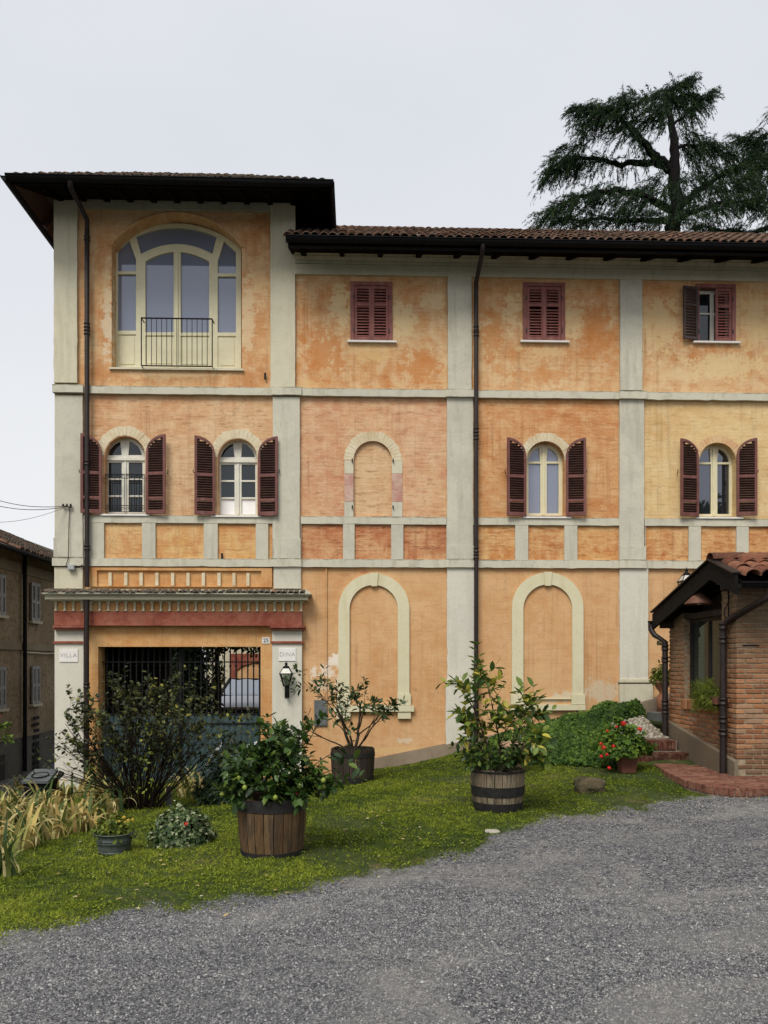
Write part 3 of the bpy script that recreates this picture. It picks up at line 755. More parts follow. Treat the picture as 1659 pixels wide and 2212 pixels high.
# cream lattice framing the small panels below the sills
def lattice(u0, u1, holes):
    z0, z1 = Z_LB[1], Z_SB[0]
    o = [(FX(u0), z0), (FX(u1), z0), (FX(u1), z1), (FX(u0), z1)]
    e = .004
    hs = [[(FX(a), z0 + e), (FX(b), z0 + e), (FX(b), z1 - e), (FX(a), z1 - e)] for a, b in holes]
    plate('panel_frame', o, hs, Y0 - .045, .044, M['cement'], VIL)
lattice(182, 590, [(226, 308), (337, 441), (471, 553), (580, 589)])
lattice(650, 965, [(651, 741), (766, 845), (871, 964)])
lattice(1023, 1337, [(1030, 1112), (1140, 1218), (1246, 1336)])
lattice(1392, 1710, [(1393, 1486), (1512, 1589), (1615, 1709)])
# frieze of the tower and cornice of the wing
band(169, 585, (FZ(457, 380), FZ(436, 380)), .065, 'cement_grime', 'frieze')
x0, x1 = FX(638), XR
def cornice(prof, xa, xb, name, mat):
    m = MB(); n = len(prof)
    vs = [(xa, Y0 - d, z) for d, z in prof] + [(xb, Y0 - d, z) for d, z in prof]
    m.add(vs, [(i, i+1, n+i+1, n+i) for i in range(n-1)] + [tuple(range(n-1, -1, -1)), tuple(range(n, 2*n))])
    return m.build(name, M[mat], VIL)
zf = lambda v: FZ(v, 830)
cornice([(.0, zf(598)), (.075, zf(598)), (.075, zf(577)), (.0, zf(577))], x0, x1, 'frieze', 'cement_warm')
cornice([(.0, zf(576.5)), (.10, zf(576.5)), (.12, zf(573)), (.12, zf(571)), (.20, zf(567)), (.21, zf(564)), (.34, zf(562)), (.36, zf(551)), (.0, zf(551))], x0, x1, 'cornice', 'cement_grime')

# blind arches of the ground floor: raised cream band with keystone
def blind_arch(uo0, uo1, vt, ui0, ui1, vti, vb, key):
    ring = pts(arch_px(uo0, uo1, vb, vt + (uo1-uo0)/2, vt, 26))
    inner = pts([(ui0, vb), (ui1, vb)][::1] + arc3((ui1, vti + (ui1-ui0)/2), ((ui0+ui1)/2, vti), (ui0, vti + (ui1-ui0)/2), 26))
    eps = [(x, z + (.004 if i < 2 else 0)) for i, (x, z) in enumerate(inner)]
    plate('arch_band', ring, [eps], Y0 - .05, .049, M['arch_cream'], VIL)
    k = pts([(key-6.5, vti + 3), (key+6.5, vti + 3), (key+9, vt - 1), (key-9, vt - 1)])
    plate('keystone', k, [], Y0 - .075, .074, M['arch_cream'], VIL)
blind_arch(731, 884, 1239, 755, 859, 1264, 1524, 808)
blind_arch(1105, 1259, 1237, 1129.5, 1235, 1263, 1510, 1182)
for a, b, v0, v1 in ((722, 894, 1524, 1537), (1100, 1262, 1522, 1534)):
    m = MB(); m.box((FX(a), Y0 - .09, FZ(v1, a)), (FX(b), Y0 - .001, FZ(v0, a))); m.build('arch_sill', M['arch_cream'], VIL)
for a, b, v0, v1 in ((727, 757, 1499, 1523), (858, 887, 1499, 1523), (727, 757, 1538, 1552), (859, 887, 1538, 1552), (1102, 1131, 1500, 1521), (1233, 1262, 1500, 1521)):
    m = MB(); m.box((FX(a), Y0 - .07, FZ(v1, a)), (FX(b), Y0 - .001, FZ(v0, a))); m.build('arch_foot', M['arch_cream'], VIL)

M['vous'] = plaster('vous', (0.63, 0.545, 0.37), (0.69, 0.63, 0.47), (0.53, 0.41, 0.24), brick=0.0, streak=0.4, seed=88.0)
M['vous_y'] = plaster('vous_y', (0.62, 0.42, 0.21), (0.68, 0.53, 0.31), (0.56, 0.31, 0.16), brick=0.0, streak=0.3, seed=89.0)
# brick arches over the openings, each voussoir its own piece
def voussoirs(cu, vs, ri, ro, mat, n=19, proud=.006, a0=0.0, a1=math.pi, seed=0):
    rr = random.Random(seed); c = PY(cu, vs, Y0); s = Y0 / (F*0.999)
    ri, ro = ri*s, ro*s
    for k in range(n):
        t0 = a0 + (a1-a0)*k/n + .004; t1 = a0 + (a1-a0)*(k+1)/n - .004
        d = proud + rr.uniform(-.003, .003); o = ro*rr.uniform(.97, 1.015); m = MB()
        q = [(c.x + r*math.cos(t), c.z + r*math.sin(t)) for r, t in ((ri, t0), (o, t0), (o, t1), (ri, t1))]
        vs_ = [(x, Y0 - d, z) for x, z in q] + [(x, Y0 + .02, z) for x, z in q]
        m.add(vs_, ((0,1,2,3), (7,6,5,4), (0,4,5,1), (1,5,6,2), (2,6,7,3), (3,7,4,0)))
        m.build('voussoir', M[mat], VIL)
u, v = c2(613, 352); voussoirs(u, v, 43.5, 64, 'vous', seed=1)
u, v = c2(1166, 362); voussoirs(u, v, 42.5, 62, 'vous', seed=2)
voussoirs(805, 994, 41.5, 63, 'vous', 23, seed=3)
u, v = c7(325, 365); voussoirs(u, v, 41.5, 60, 'vous', seed=4)
u, v = c7(1356, 372); voussoirs(u, v, 41, 58, 'vous_y', seed=5)
M['patch_pink'] = plaster('patch_pink', (0.50, 0.27, 0.19), (0.60, 0.47, 0.34), (0.44, 0.20, 0.13), brick=0.8, seed=80.0)
for a, b in ((744, 763.5), (846.5, 869)):
    for v0, v1, mt in ((995, 1023, 'cement_warm'), (1023.5, 1084, 'patch_pink'), (1084.5, 1116, 'cement')):
        MB().box((FX(a), Y0 - .014, FZ(v1, a)), (FX(b), Y0 + .02, FZ(v0, a))).build('niche_jamb', M[mt], VIL)
for u, v in ((761, 998), (849, 998), (761, 1098), (849, 1098)):
    p = PY(u, v, Y0); MB().tube([p + Vector((0, .02, 0)), p + Vector((0, -.05, 0)), p + Vector((0, -.055, .05))], .012, 6).build('hinge_pin', M['iron'], VIL)
for u, v in (c1(1303, 1098), c2(1092, 850), c7(1325, 0)):
    p = PY(u, v, Y0)
    if u < 800: MB().box((p.x-.02, Y0-.05, p.z-.06), (p.x+.02, Y0-.045, p.z+.07)).build('tie_anchor', M['iron'], VIL)

# small blind balustrade over the gate cornice
zb0, zb1 = FZ(1268, 380), FZ(1238, 380)
m = plate('balustrade_frame', [(FX(197), zb0), (FX(588), zb0), (FX(588), FZ(1227, 380)), (FX(197), FZ(1227, 380))],
          [[(FX(211), zb0 + .01), (FX(565), zb0 + .01), (FX(565), FZ(1233, 380)), (FX(211), FZ(1233, 380))]], Y0 - .05, .049, M['plaster_gate'], VIL)
for u in (239, 273, 306, 340, 374, 407, 440, 474, 506, 536):
    MB().box((FX(u-3.4), Y0 - .045, zb0 + .02), (FX(u+3.4), Y0 - .001, zb1)).build('baluster', M['vous'], VIL)

# gate portico: tiled coping, cornice, colonnettes, red frieze, capitals, pilasters
def ybox(u0, u1, v0, v1, proud, mat, name, Yr=None, uref=380, inner=.0):
    Y = Y0 - proud
    a = PY(u0, v1, Y); b = PY(u1, v0, Y)
    zz0, zz1 = PY(uref, v1, Y).z, PY(uref, v0, Y).z
    return MB().box((a.x, Y, zz0), (b.x, Y0 - .0015 - inner, zz1)).build(name, M[mat], VIL)
ybox(118, 180, 1361, 1740, .10, 'cement_low', 'pilaster', uref=150)
ybox(588, 652, 1361, 1700, .10, 'cement_low', 'pilaster', uref=620)
ybox(117, 652, 1321, 1351.5, .16, 'red_band', 'red_frieze')
ybox(113, 183, 1352, 1356, .24, 'red_band', 'capital'); ybox(115, 182, 1356.2, 1361, .20, 'red_band', 'capital')
ybox(583, 659, 1352, 1356, .24, 'red_band', 'capital', uref=620); ybox(585, 657, 1356.2, 1361, .20, 'red_band', 'capital', uref=620)
ybox(115, 183, 1385, 1390, .135, 'red_band', 'astragal', uref=150); ybox(585, 656, 1385, 1390, .135, 'red_band', 'astragal', uref=620)
ybox(117, 652, 1299, 1320.8, .12, 'plaster_gate', 'dentil_course')
ybox(112, 657, 1295.5, 1298.8, .24, 'cement_warm', 'cornice'); ybox(97, 664, 1286.5, 1295.2, .34, 'cement_warm', 'cornice'); ybox(92, 669, 1281, 1286.2, .40, 'cement_grime', 'cornice')
base = MB(); base.lathe([(.0, 0), (.032, 0), (.032, .02), (.019, .03), (.021, .13), (.029, .15), (.042, .165), (.042, .19), (0, .19)], n=8)
cme = base.mesh('colonnette'); cme.materials.append(M['cement_warm'])
for k in range(29):
    u = 120 + k*(650-120)/28
    p = PY(u, 1321, Y0 - .17)
    link('colonnette', cme, None, VIL, False, Matrix.Translation(Vector((p.x, Y0 - .15, PY(380, 1320.5, Y0-.16).z)) - origin(VIL)))

# roofs: half-round clay tiles
def tile_mesh(L=.46, r0=.088, r1=.070, h=.9, th=.016, n=6):
    m = MB(); vs = []
    for y, r in ((0, r0), (L, r1)):
        for rr in (r, r - th):
            for j in range(n+1):
                t = math.pi*j/n
                vs.append((rr*math.cos(t), y, rr*math.sin(t)*h))
    k = n + 1; fs = []
    for j in range(n):
        fs += [(j+1, j, 2*k+j, 2*k+j+1), (k+j, k+j+1, 3*k+j+1, 3*k+j), (j, j+1, k+j+1, k+j)]
    m.add(vs, fs, True)
    return m.mesh('roof_tile')
def lay_tiles(parent, org, ex, ey, nrm, ncol, pitch, nrow, expo, me, n_parts, rest_name, seed=0, skip=None, mat=None):
    """rows of tiles on a slope; org lower corner, ex along the eave, ey up the slope"""
    rr = random.Random(seed); ex, ey, nrm = Vector(ex).normalized(), Vector(ey).normalized(), Vector(nrm).normalized()
    cnt = 0; rest = MB(); rest_r = []
    bv = [v.co.copy() for v in me.vertices]; bf = [tuple(p.vertices) for p in me.polygons]
    o0 = origin(parent)
    for r in range(nrow):
        for cidx in range(ncol):
            if skip and skip(cidx, r): continue
            p = Vector(org) + ex*(cidx*pitch + rr.uniform(-.008, .008)) + ey*(r*expo + rr.uniform(-.02, .02)) + nrm*(.012*rr.random())
            a = rr.uniform(-.035, .035); tl = -.055 + rr.uniform(-.015, .015)
            e2 = (ex*math.cos(a) + ey*math.sin(a)); y2 = (ey*math.cos(a) - ex*math.sin(a))
            y2 = (y2*math.cos(tl) + nrm*math.sin(tl)); n2 = e2.cross(y2)
            mt = Matrix((( e2.x, y2.x, n2.x, p.x), (e2.y, y2.y, n2.y, p.y), (e2.z, y2.z, n2.z, p.z), (0, 0, 0, 1)))
            if cnt < n_parts:
                link('roof_tile', me, mat, parent, False, Matrix.Translation(-o0) @ mt); cnt += 1
            else:
                rest.add([mt @ q for q in bv], bf, True); rest_r += [rr.random()]*len(bv)
    if rest.v:
        rm = rest.mesh(rest_name); at = rm.attributes.new('rnd', 'FLOAT', 'POINT'); at.data.foreach_set('value', rest_r)
        o = link(rest_name, rm, mat or me.materials[0], parent); o['kind'] = 'stuff'
tm = tile_mesh(); tm.materials.append(M['tile'])
YE_W = 14.62; ze_w = PY(830, 519, YE_W).z; YR_W = 17.2; zr_w = PY(1000, 504.5, YR_W).z
sl = Vector((0, YR_W - YE_W, zr_w - ze_w)); sn = Vector((0, -sl.z, sl.y))
xw0 = PY(622, 515, YE_W).x
roof_w = empty('roof', (0, 0, 0)); roof_w.parent = VIL; roof_w.location = Vector((xw0, YE_W, ze_w)) - origin(VIL)
pt = .163; ncw = int((XR - xw0)/pt) + 2
xt1 = FX(638) 
def skip_w(c, r):
    x = xw0 + c*pt; y = YE_W + sl.normalized().y*r*.33
    return x < FX(640) and y > Y0 - .15
vis = int((PY(1659, 500, YE_W).x - xw0)/pt) + 2
nr = int(sl.length/.33) + 1
lay_tiles(roof_w, (xw0, YE_W - .04, ze_w + .02), (1,0,0), sl, sn, vis, pt, nr, .33, tm, 300, 'roof_tiles', 3, skip_w)
lay_tiles(roof_w, (xw0 + vis*pt, YE_W - .04, ze_w + .02), (1,0,0), sl, sn, ncw - vis, pt, nr, .33, tm, 0, 'roof_tiles', 4)
m = MB(); a, b = Vector((FX(600), YE_W, ze_w - .05)), Vector((XR + .3, YE_W, ze_w - .05)); s2 = sl
a.x = xw0
m.add([a, b, b + s2, a + s2, a + Vector((0,0,-.06)), b + Vector((0,0,-.06)), b + s2 + Vector((0,0,-.06)), a + s2 + Vector((0,0,-.06))], ((0,1,2,3), (7,6,5,4), (0,4,5,1), (3,2,6,7)))
m.add([b + s2, b + s2 + Vector((0, 3.6, -2.0)), a + s2 + Vector((0, 3.6, -2.0)), a + s2], ((3,2,1,0),))
m.build('roof_deck', M['tile_old'], roof_w)
rm = tile_mesh(.48, .12, .105, .8); rm.materials.append(M['tile']); rr = random.Random(5)
x = FX(640)
while x < XR:
    p = Vector((x, YR_W + .05, zr_w + .03 + rr.uniform(-.008, .008))) - origin(roof_w)
    link('ridge_tile', rm, None, roof_w, False, Matrix.Translation(p) @ Matrix.Rotation(R(-90), 4, 'Z') @ Matrix.Rotation(R(2.2), 4, 'X')); x += .42
# eaves of the wing: soffit boards, rafter tails, gutter
zs_in, zs_out = zf(553), PY(830, 537, YE_W).z
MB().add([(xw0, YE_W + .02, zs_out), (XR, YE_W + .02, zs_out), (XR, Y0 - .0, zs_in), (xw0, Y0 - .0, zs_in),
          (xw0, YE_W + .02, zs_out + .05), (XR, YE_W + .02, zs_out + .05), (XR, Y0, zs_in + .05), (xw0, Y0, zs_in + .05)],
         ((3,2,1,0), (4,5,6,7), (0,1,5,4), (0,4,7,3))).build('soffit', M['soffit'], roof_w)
MB().box((xw0, YE_W, zs_out - .01), (XR, YE_W + .03, ze_w)).build('fascia', M['gutter'], roof_w)
x = xw0 + .25
while x < XR:
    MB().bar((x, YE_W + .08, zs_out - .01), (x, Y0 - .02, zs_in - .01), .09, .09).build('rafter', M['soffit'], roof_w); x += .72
def gutter(a, b, r, parent, name='gutter'):
    a, b = Vector(a), Vector(b); d = (b - a).normalized(); side = d.cross(Vector((0,0,1))).normalized(); m = MB(); n = 8; vs = []
    for p in (a, b):
        for rr_ in (r, r - .008):
            for j in range(n + 1):
                t = math.pi + math.pi*j/n
                vs.append(p + side*rr_*math.cos(t) + Vector((0, 0, rr_*math.sin(t))))
    k = n + 1
    fs = []
    for j in range(n): fs += [(j, j+1, 2*k+j+1, 2*k+j), (k+j+1, k+j, 3*k+j, 3*k+j+1)]
    fs += [(0, 2*k, 3*k, k), (n, k+n, 3*k+n, 2*k+n), tuple(range(k)), tuple(range(2*k+n, 2*k-1, -1))]
    m.add(vs, fs, True); m.tube([a + side*r, b + side*r], .012, 6)
    return m.build(name, M['gutter'], parent)
gutter((xw0 - .03, YE_W - .075, ze_w - .02), (XR, YE_W - .075, ze_w - .02), .085, roof_w)

# tower roof (hipped)
YE_T = 14.45; zg_t = PY(400, 394, YE_T).z
xa, xb = PY(26, 385, YE_T).x, PY(714, 395, YE_T).x
TB = Y0 + 7.2                               # back eave
apexz = zg_t + (xb - xa)/2*math.tan(R(32.2)); 
roof_t = empty('roof', (0, 0, 0)); roof_t.parent = VIL; roof_t.location = Vector((xa, YE_T, zg_t)) - origin(VIL)
cx = (xa + xb)/2; cy0, cy1 = YE_T + (xb - xa)/2, TB - (xb - xa)/2
cy0, cy1 = min(cy0, (YE_T + TB)/2 - .01), max(cy1, (YE_T + TB)/2)
hz = zg_t + (cy0 - YE_T)*math.tan(R(32.2))
def hipface(*p): return p
cor = [(xa, YE_T, zg_t), (xb, YE_T, zg_t), (xb, TB, zg_t), (xa, TB, zg_t)]; inset = (cy0 - YE_T)
r0, r1 = (xa + inset, cy0, hz), (xb - inset, cy0, hz)
MB().add(cor + [r0, r1], ((0, 1, 5, 4), (1, 2, 5), (2, 3, 4, 5), (3, 0, 4))).build('roof_deck', M['tile_old'], roof_t)
tm2 = tile_mesh(.46, .088, .072, .9); tm2.materials.append(M['tile_old'])
sl_t = Vector((0, 1, math.tan(R(32.2)))); sn_t = Vector((0, -math.tan(R(32.2)), 1))
nct = int((xb - xa)/.163)
lay_tiles(roof_t, (xa + .09, YE_T - .03, zg_t + .02), (1,0,0), sl_t, sn_t, nct, .163, 7, .33, tm2, 90, 'roof_tiles', 8,
          lambda c, r: not (r*.33*.83 - .1 < c*.163 < (xb - xa) - r*.33*.83 - .05))
sd = .0
# soffit ring with rafters
zs1 = FZ(436, 380)
zso = PY(400, 404, YE_T).z
def slab(a, b, c, d, th, name, mat):
    vs = [Vector(p) for p in (a, b, c, d)]; vs += [p + Vector((0,0,th)) for p in vs]
    return MB().add(vs, ((3,2,1,0), (4,5,6,7), (0,1,5,4), (1,2,6,5), (2,3,7,6), (3,0,4,7))).build(name, M[mat], roof_t)
xt1 = FX(638)
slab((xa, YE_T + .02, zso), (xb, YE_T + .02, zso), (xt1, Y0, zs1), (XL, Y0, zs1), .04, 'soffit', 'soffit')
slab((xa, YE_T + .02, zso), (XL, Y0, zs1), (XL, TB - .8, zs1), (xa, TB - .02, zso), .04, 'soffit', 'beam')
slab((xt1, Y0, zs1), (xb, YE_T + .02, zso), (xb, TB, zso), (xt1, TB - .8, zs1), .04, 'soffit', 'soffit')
for a, b in (((xa, YE_T, 0), (xb, YE_T, 0)), ((xa, YE_T, 0), (xa, TB, 0)), ((xb, YE_T, 0), (xb, TB, 0))):
    lo = Vector((min(a[0], b[0]) - .012, min(a[1], b[1]), zso - .01)); hi = Vector((max(a[0], b[0]) + .012, max(a[1], b[1]) + .02, zg_t + .02))
    MB().box(lo, hi).build('fascia', M['gutter'], roof_t)
gutter((xa - .06, YE_T - .08, zg_t - .0), (xb + .06, YE_T - .08, zg_t - .0), .085, roof_t)
gutter((xa - .08, TB, zg_t), (xa - .08, YE_T - .1, zg_t), .085, roof_t)
gutter((xb + .0, YE_T - .1, zg_t), (xb + .0, TB, zg_t), .06, roof_t)
for k in range(6):
    y = Y0 + .3 + k*.95
    MB().bar((xa + .06, y, zso - .05), (XL - .02, y, zs1 - .05), .10, .10).build('rafter', M['beam'], roof_t)
for k in range(12):
    x = xa + .5 + k*(xb - xa - .8)/11
    MB().bar((x, YE_T + .08, zso - .01), (x, Y0 - .02, zs1 - .01), .09, .08).build('rafter', M['soffit'], roof_t)

# coping tiles on the gate cornice
tm3 = tile_mesh(.34, .05, .045, .55, .012, 5); tm3.materials.append(M['tile_old'])
zc = PY(380, 1281, Y0 - .42).z
xc0, xc1 = PY(90, 1281, Y0 - .42).x, PY(672, 1281, Y0 - .42).x
cop = empty('coping', (0, 0, 0)); cop.parent = VIL; cop.location = Vector((xc0, Y0 - .4, zc)) - origin(VIL)
MB().add([(xc0, Y0-.43, zc), (xc1, Y0-.43, zc), (xc1 - .1, Y0-.002, zc + .11), (xc0 + .2, Y0-.002, zc + .11), (xc0, Y0-.43, zc - .02), (xc1, Y0-.43, zc - .02), (xc1, Y0-.002, zc - .02), (xc0, Y0-.002, zc - .02)],
         ((0,1,2,3), (0,4,5,1), (1,5,6,2), (0,3,7,4))).build('coping_bed', M['cement_grime'], cop)
lay_tiles(cop, (xc0 + .04, Y0 - .45, zc + .005), (1,0,0), (0, .42, .11), (0, -.11, .42), int((xc1-xc0)/.108), .108, 1, .3, tm3, 80, 'coping_tiles', 11)
# ------------------------------------------------------------------ windows
def window(outer, panes, Y, fmat, glass, depth=.07, label=None, panels=(), bevel=.006):
    fr = plate('window', pts(outer, Y), [pts(p, Y) for p in panes] , Y, depth, M[fmat], VIL, bevel)
    if label: fr['label'] = label
    for i, p in enumerate(panes):
        g = glass[i] if isinstance(glass, (list, tuple)) else glass
        if g.startswith('panel:'):
            plate('panel', pts(p, Y), [], Y + .022, .02, M[g[6:]], fr)
            q = pts(p, Y); x0_, x1_ = min(a[0] for a in q) + .035, max(a[0] for a in q) - .035; z0_, z1_ = min(a[1] for a in q) + .035, max(a[1] for a in q) - .035
            plate('panel_field', [(x0_, z0_), (x1_, z0_), (x1_, z1_), (x0_, z1_)], [], Y + .012, .011, M[g[6:]], fr, .004)
        else:
            plate('pane', pts(p, Y), [], Y + depth*.55, .012, M[g], fr)
    return fr
YB = Y0 + .28
A = lambda l: [c1(*q) for q in l]
arcx = lambda x0, x1, f, n=10: [(x0 + (x1-x0)*i/n, f(x0 + (x1-x0)*i/n)) for i in range(n+1)]
inner_arc = lambda x: 482 + .00193*(x - 868)**2
top_lo = lambda x: 443 + .0016*(x - 868)**2
top_hi = arc3((606, 432), (868, 364), (1130, 436), 40)
def top_at(x): 
    return min(top_hi, key=lambda q: abs(q[0]-x))[1]
outer = A([(551, 1056), (1184, 1056)] + arc3((1184, 466), (868, 341), (551, 460), 26))
big_panes = [
    A([(714, 877), (852, 877)] + arcx(852, 714, inner_arc)), A([(887, 878), (1026, 878)] + arcx(1026, 887, inner_arc)),
    A([(577, 592), (667, 592), (667, 869), (577, 869)]), A([(1069, 603), (1158, 603), (1158, 878), (1069, 878)]),
    A([(577, 577), (667, 577), (667, 520), (634, 424), (577, 476)]), A([(1069, 587), (1158, 587), (1158, 482), (1100, 430), (1069, 524)]),
    A(arcx(692, 1042, top_lo, 16) + [(1064, 408)] + [q for q in reversed(arc3((668, 406), (868, 364), (1064, 408), 18))][1:]),
    A([(577, 888), (667, 888), (667, 1042), (577, 1042)]), A([(1069, 896), (1158, 896), (1158, 1048), (1069, 1048)]),
    A([(714, 893), (852, 893), (852, 1038), (714, 1038)]), A([(887, 895), (1026, 895), (1026, 1042), (887, 1042)])]
bw = window(outer, big_panes, YB, 'cream_paint', ['glass_sky']*7 + ['panel:cream_paint']*4, .09)
m = MB(); mid = PY(*c1(868, 700), YB).x
m.box((mid - .028, YB - .025, PY(*c1(868, 1052), YB).z), (mid + .028, YB - .001, PY(*c1(868, 484), YB).z)); m.build('astragal', M['cream_paint'], bw)
MB().box((FX(237), Y0 - .05, FZ(800.5, 380)), (FX(527), Y0 + .3, FZ(796.5, 380))).build('window_sill', M['cement_warm'], VIL)
# hood moulding round the arch of the big window
m = MB()
hood = [PY(*c1(*q), Y0) for q in arc3((1192, 462), (868, 291), (541, 455), 28)]
m.tube([p + Vector((0, -.012, .0)) for p in hood], .022, 6); m.build('hood_mould', M['plaster_tower'], VIL)

# juliet rail in front of the big window
rail = empty('balcony_rail', (0, 0, 0)); rail.parent = VIL; rail.location = PY(*c1(868, 1045), Y0 - .16) - origin(VIL)
YR_ = Y0 - .16
a, b, c_, d = (PY(*c1(x, y), YR_) for x, y in ((694, 810), (1042, 812), (1042, 1045), (694, 1042)))
a.z = b.z; d.z = c_.z
MB().tube([a + Vector((0, .2, 0)), a, b, b + Vector((0, .2, 0))], .014, 6).build('top_rail', M['iron'], rail)
MB().tube([d + Vector((0, .2, 0)), d, c_, c_ + Vector((0, .2, 0))], .012, 6).build('bottom_rail', M['iron'], rail)
for k in range(15):
    x = a.x + (b.x - a.x)*k/14
    MB().tube([(x, YR_, d.z), (x, YR_, a.z)], .0065 if 0 < k < 14 else .011, 6, False).build('bar', M['iron'], rail)

# arched casements of the middle floor
def casement(cx, dy, cross, glass, Y=Y0 + .17):
    B = lambda l: [c2(x - 612 + cx, y + dy) for x, y in l]
    outer = B([(514, 637), (713, 637)] + arc3((713, 355), (613, 262), (514, 355), 20))
    def quarter(x0, x1, right):
        arc = arc3((697, 350), (613, 278), (529, 350), 24)
        seg = [q for q in arc if x0 <= q[0] <= x1]
        return [(x0, 349), (x1, 349)] + ([(x1, 349)] if 0 else []) + seg if True else None
    arc = arc3((697, 349), (613, 279), (529, 349), 30)
    lp = [(597, 349)] + [q for q in arc if q[0] <= 597]
    rp = [q for q in arc if q[0] >= 630] + [(630, 349)]
    panes = [B(lp), B(rp)]
    for y0_, y1_ in ((386, 462), (471, 546), (555, 628)):
        panes += [B([(531, y0_), (597, y0_), (597, y1_), (531, y1_)]), B([(632, y0_), (699, y0_), (699, y1_), (632, y1_)])]
    w = window(outer, panes, Y, 'white_paint', glass, .06)
    p0, p1 = PY(*B([(514, 366)])[0], Y - .03), PY(*B([(713, 366)])[0], Y - .03)
    MB().box((p0.x, Y - .03, p0.z - .03), (p1.x, Y - .0005, p0.z + .025)).build('transom', M['white_paint'], w)
    q0, q1 = PY(*B([(614.5, 632)])[0], Y - .02), PY(*B([(614.5, 382)])[0], Y - .02)
    MB().box((q0.x - .02, Y - .02, q0.z), (q0.x + .02, Y - .0005, q1.z)).build('astragal', M['white_paint'], w)
    return w
G = ['glass_dark']*8
casement(612, 0, True, G)
casement(1166, 10, True, ['glass_dark']*6 + ['daylight_white']*2)
def pair(dx, dy, glass, Y=Y0 + .19):
    B = lambda l: [c7(x + dx, y + dy) for x, y in l]
    outer = B([(206, 700), (436, 700)] + arc3((436, 368), (313, 262), (206, 368), 20))
    arc = arc3((402, 373), (311, 288), (221, 373), 30)
    lp = [(291, 373)] + [q for q in arc if q[0] <= 291]; rp = [q for q in arc if q[0] >= 330] + [(330, 373)]
    panes = [B(lp), B(rp), B([(222, 386), (293, 386), (293, 684), (222, 684)]), B([(332, 386), (403, 386), (403, 684), (332, 684)])]
    w = window(outer, panes, Y, 'cream_paint', glass, .06)
    q0, q1 = PY(*B([(312, 695)])[0], Y - .02), PY(*B([(312, 285)])[0], Y - .02)
    MB().box((q0.x - .022, Y - .02, q0.z), (q0.x + .022, Y - .0005, q1.z)).build('astragal', M['cream_paint'], w)
    return w
pair(0, 0, 'glass_sky')
pair(1024, 4, 'glass_mid')
for a, b, v in ((220, 324, 1111.5), (457, 565, 1114.5), (1128, 1232, 1117), (1501, 1602, 1118)):
    MB().box((FX(a), Y0 - .08, FZ(v, a) - .03), (FX(b), Y0 + .25, FZ(v, a))).build('window_sill', M['marble'], VIL)

# scrolled iron guard of the first casement
g = empty('window_guard', (0, 0, 0)); g.parent = VIL; Yg = Y0 - .03
p0, p1 = PY(*c2(516, 442), Yg), PY(*c2(709, 628), Yg); g.location = Vector(((p0.x + p1.x)/2, Yg, p1.z)) - origin(VIL)
for z in (p0.z, p0.z - .075, p1.z + .12, p1.z):
    MB().tube([(p0.x, Yg, z), (p1.x, Yg, z)], .007, 6).build('rail', M['iron'], g)
for k in range(9):
    x = p0.x + (p1.x - p0.x)*k/8
    MB().tube([(x, Yg, p1.z), (x, Yg, p0.z)], .006, 6).build('bar', M['iron'], g)
    if k < 8:
        xx = x + (p1.x - p0.x)/16
        for zc_, r in ((p1.z + .06, .038), (p0.z - .037, .030)):
            MB().tube([(xx + r*(1-i/26)*math.cos(i*.55), Yg - .006, zc_ + r*(1-i/26)*math.sin(i*.55)) for i in range(20)], .0045, 5).build('scroll', M['iron'], g)

# ------------------------------------------------------------------ shutters
def leaf_frame(w, h, drop, sgn, th=.035):
    st = .05
    top = lambda x, ins=0: h - drop + drop*math.sqrt(max(0, 1 - ((w - x)/w)**2)) - ins if drop else h - ins
    n = 14
    outl = [(0, 0), (w, 0)] + [(w - w*i/n, top(w - w*i/n)) for i in range(n + 1)]
    zs = [(.075, .18*h), (.215*h, .49*h), (.53*h, None)] if drop else [(.06, .63*h), (.68*h, None)]
    holes = []
    for a, b in zs:
        if b is not None: holes.append([(st, a), (w - st, a), (w - st, b), (st, b)])
        else: holes.append([(st, a), (w - st, a)] + [(w - st - (w - 2*st)*i/n, max(a + .01, top(w - st - (w - 2*st)*i/n, .055))) for i in range(n + 1)])
    me = plate_mesh([(x*sgn, z) for x, z in outl], [[(x*sgn, z) for x, z in hh] for hh in holes], 0, th, 'shutter', .004)
    slats = []
    for a, b in zs:
        z = a + .022
        while True:
            xs_ = st - .006
            if b is not None:
                if z > b - .012: break
            else:
                lim = top(w - st, .055)
                if z > lim - .012: break
                while xs_ < w - st and top(xs_, .055) < z + .01: xs_ += .01
                if w - st - xs_ < .05: break
            slats.append((z, xs_)); z += .0465 if drop else .056
    return me, slats, st
def slat_mesh(x0_, x1_, sgn, tilt):
    m = MB(); mt = Matrix.Rotation(tilt, 4, 'X')
    m.box((min(x0_*sgn, x1_*sgn), -.022, -.005), (max(x0_*sgn, x1_*sgn), .022, .005), mt)
    return m.mesh('slat')
_cache = {}
M['slat_shade'] = simple('slat_shade', (0.050, 0.020, 0.018), 0.65, var=0.35, bump=0.2)  # darker than the frame: shade between the louvres put into the slat colour
M['slat_pale'] = simple('slat_pale', (0.27, 0.10, 0.085), 0.65, var=0.3, bump=0.2, streak=(0.34, 0.17, 0.145))
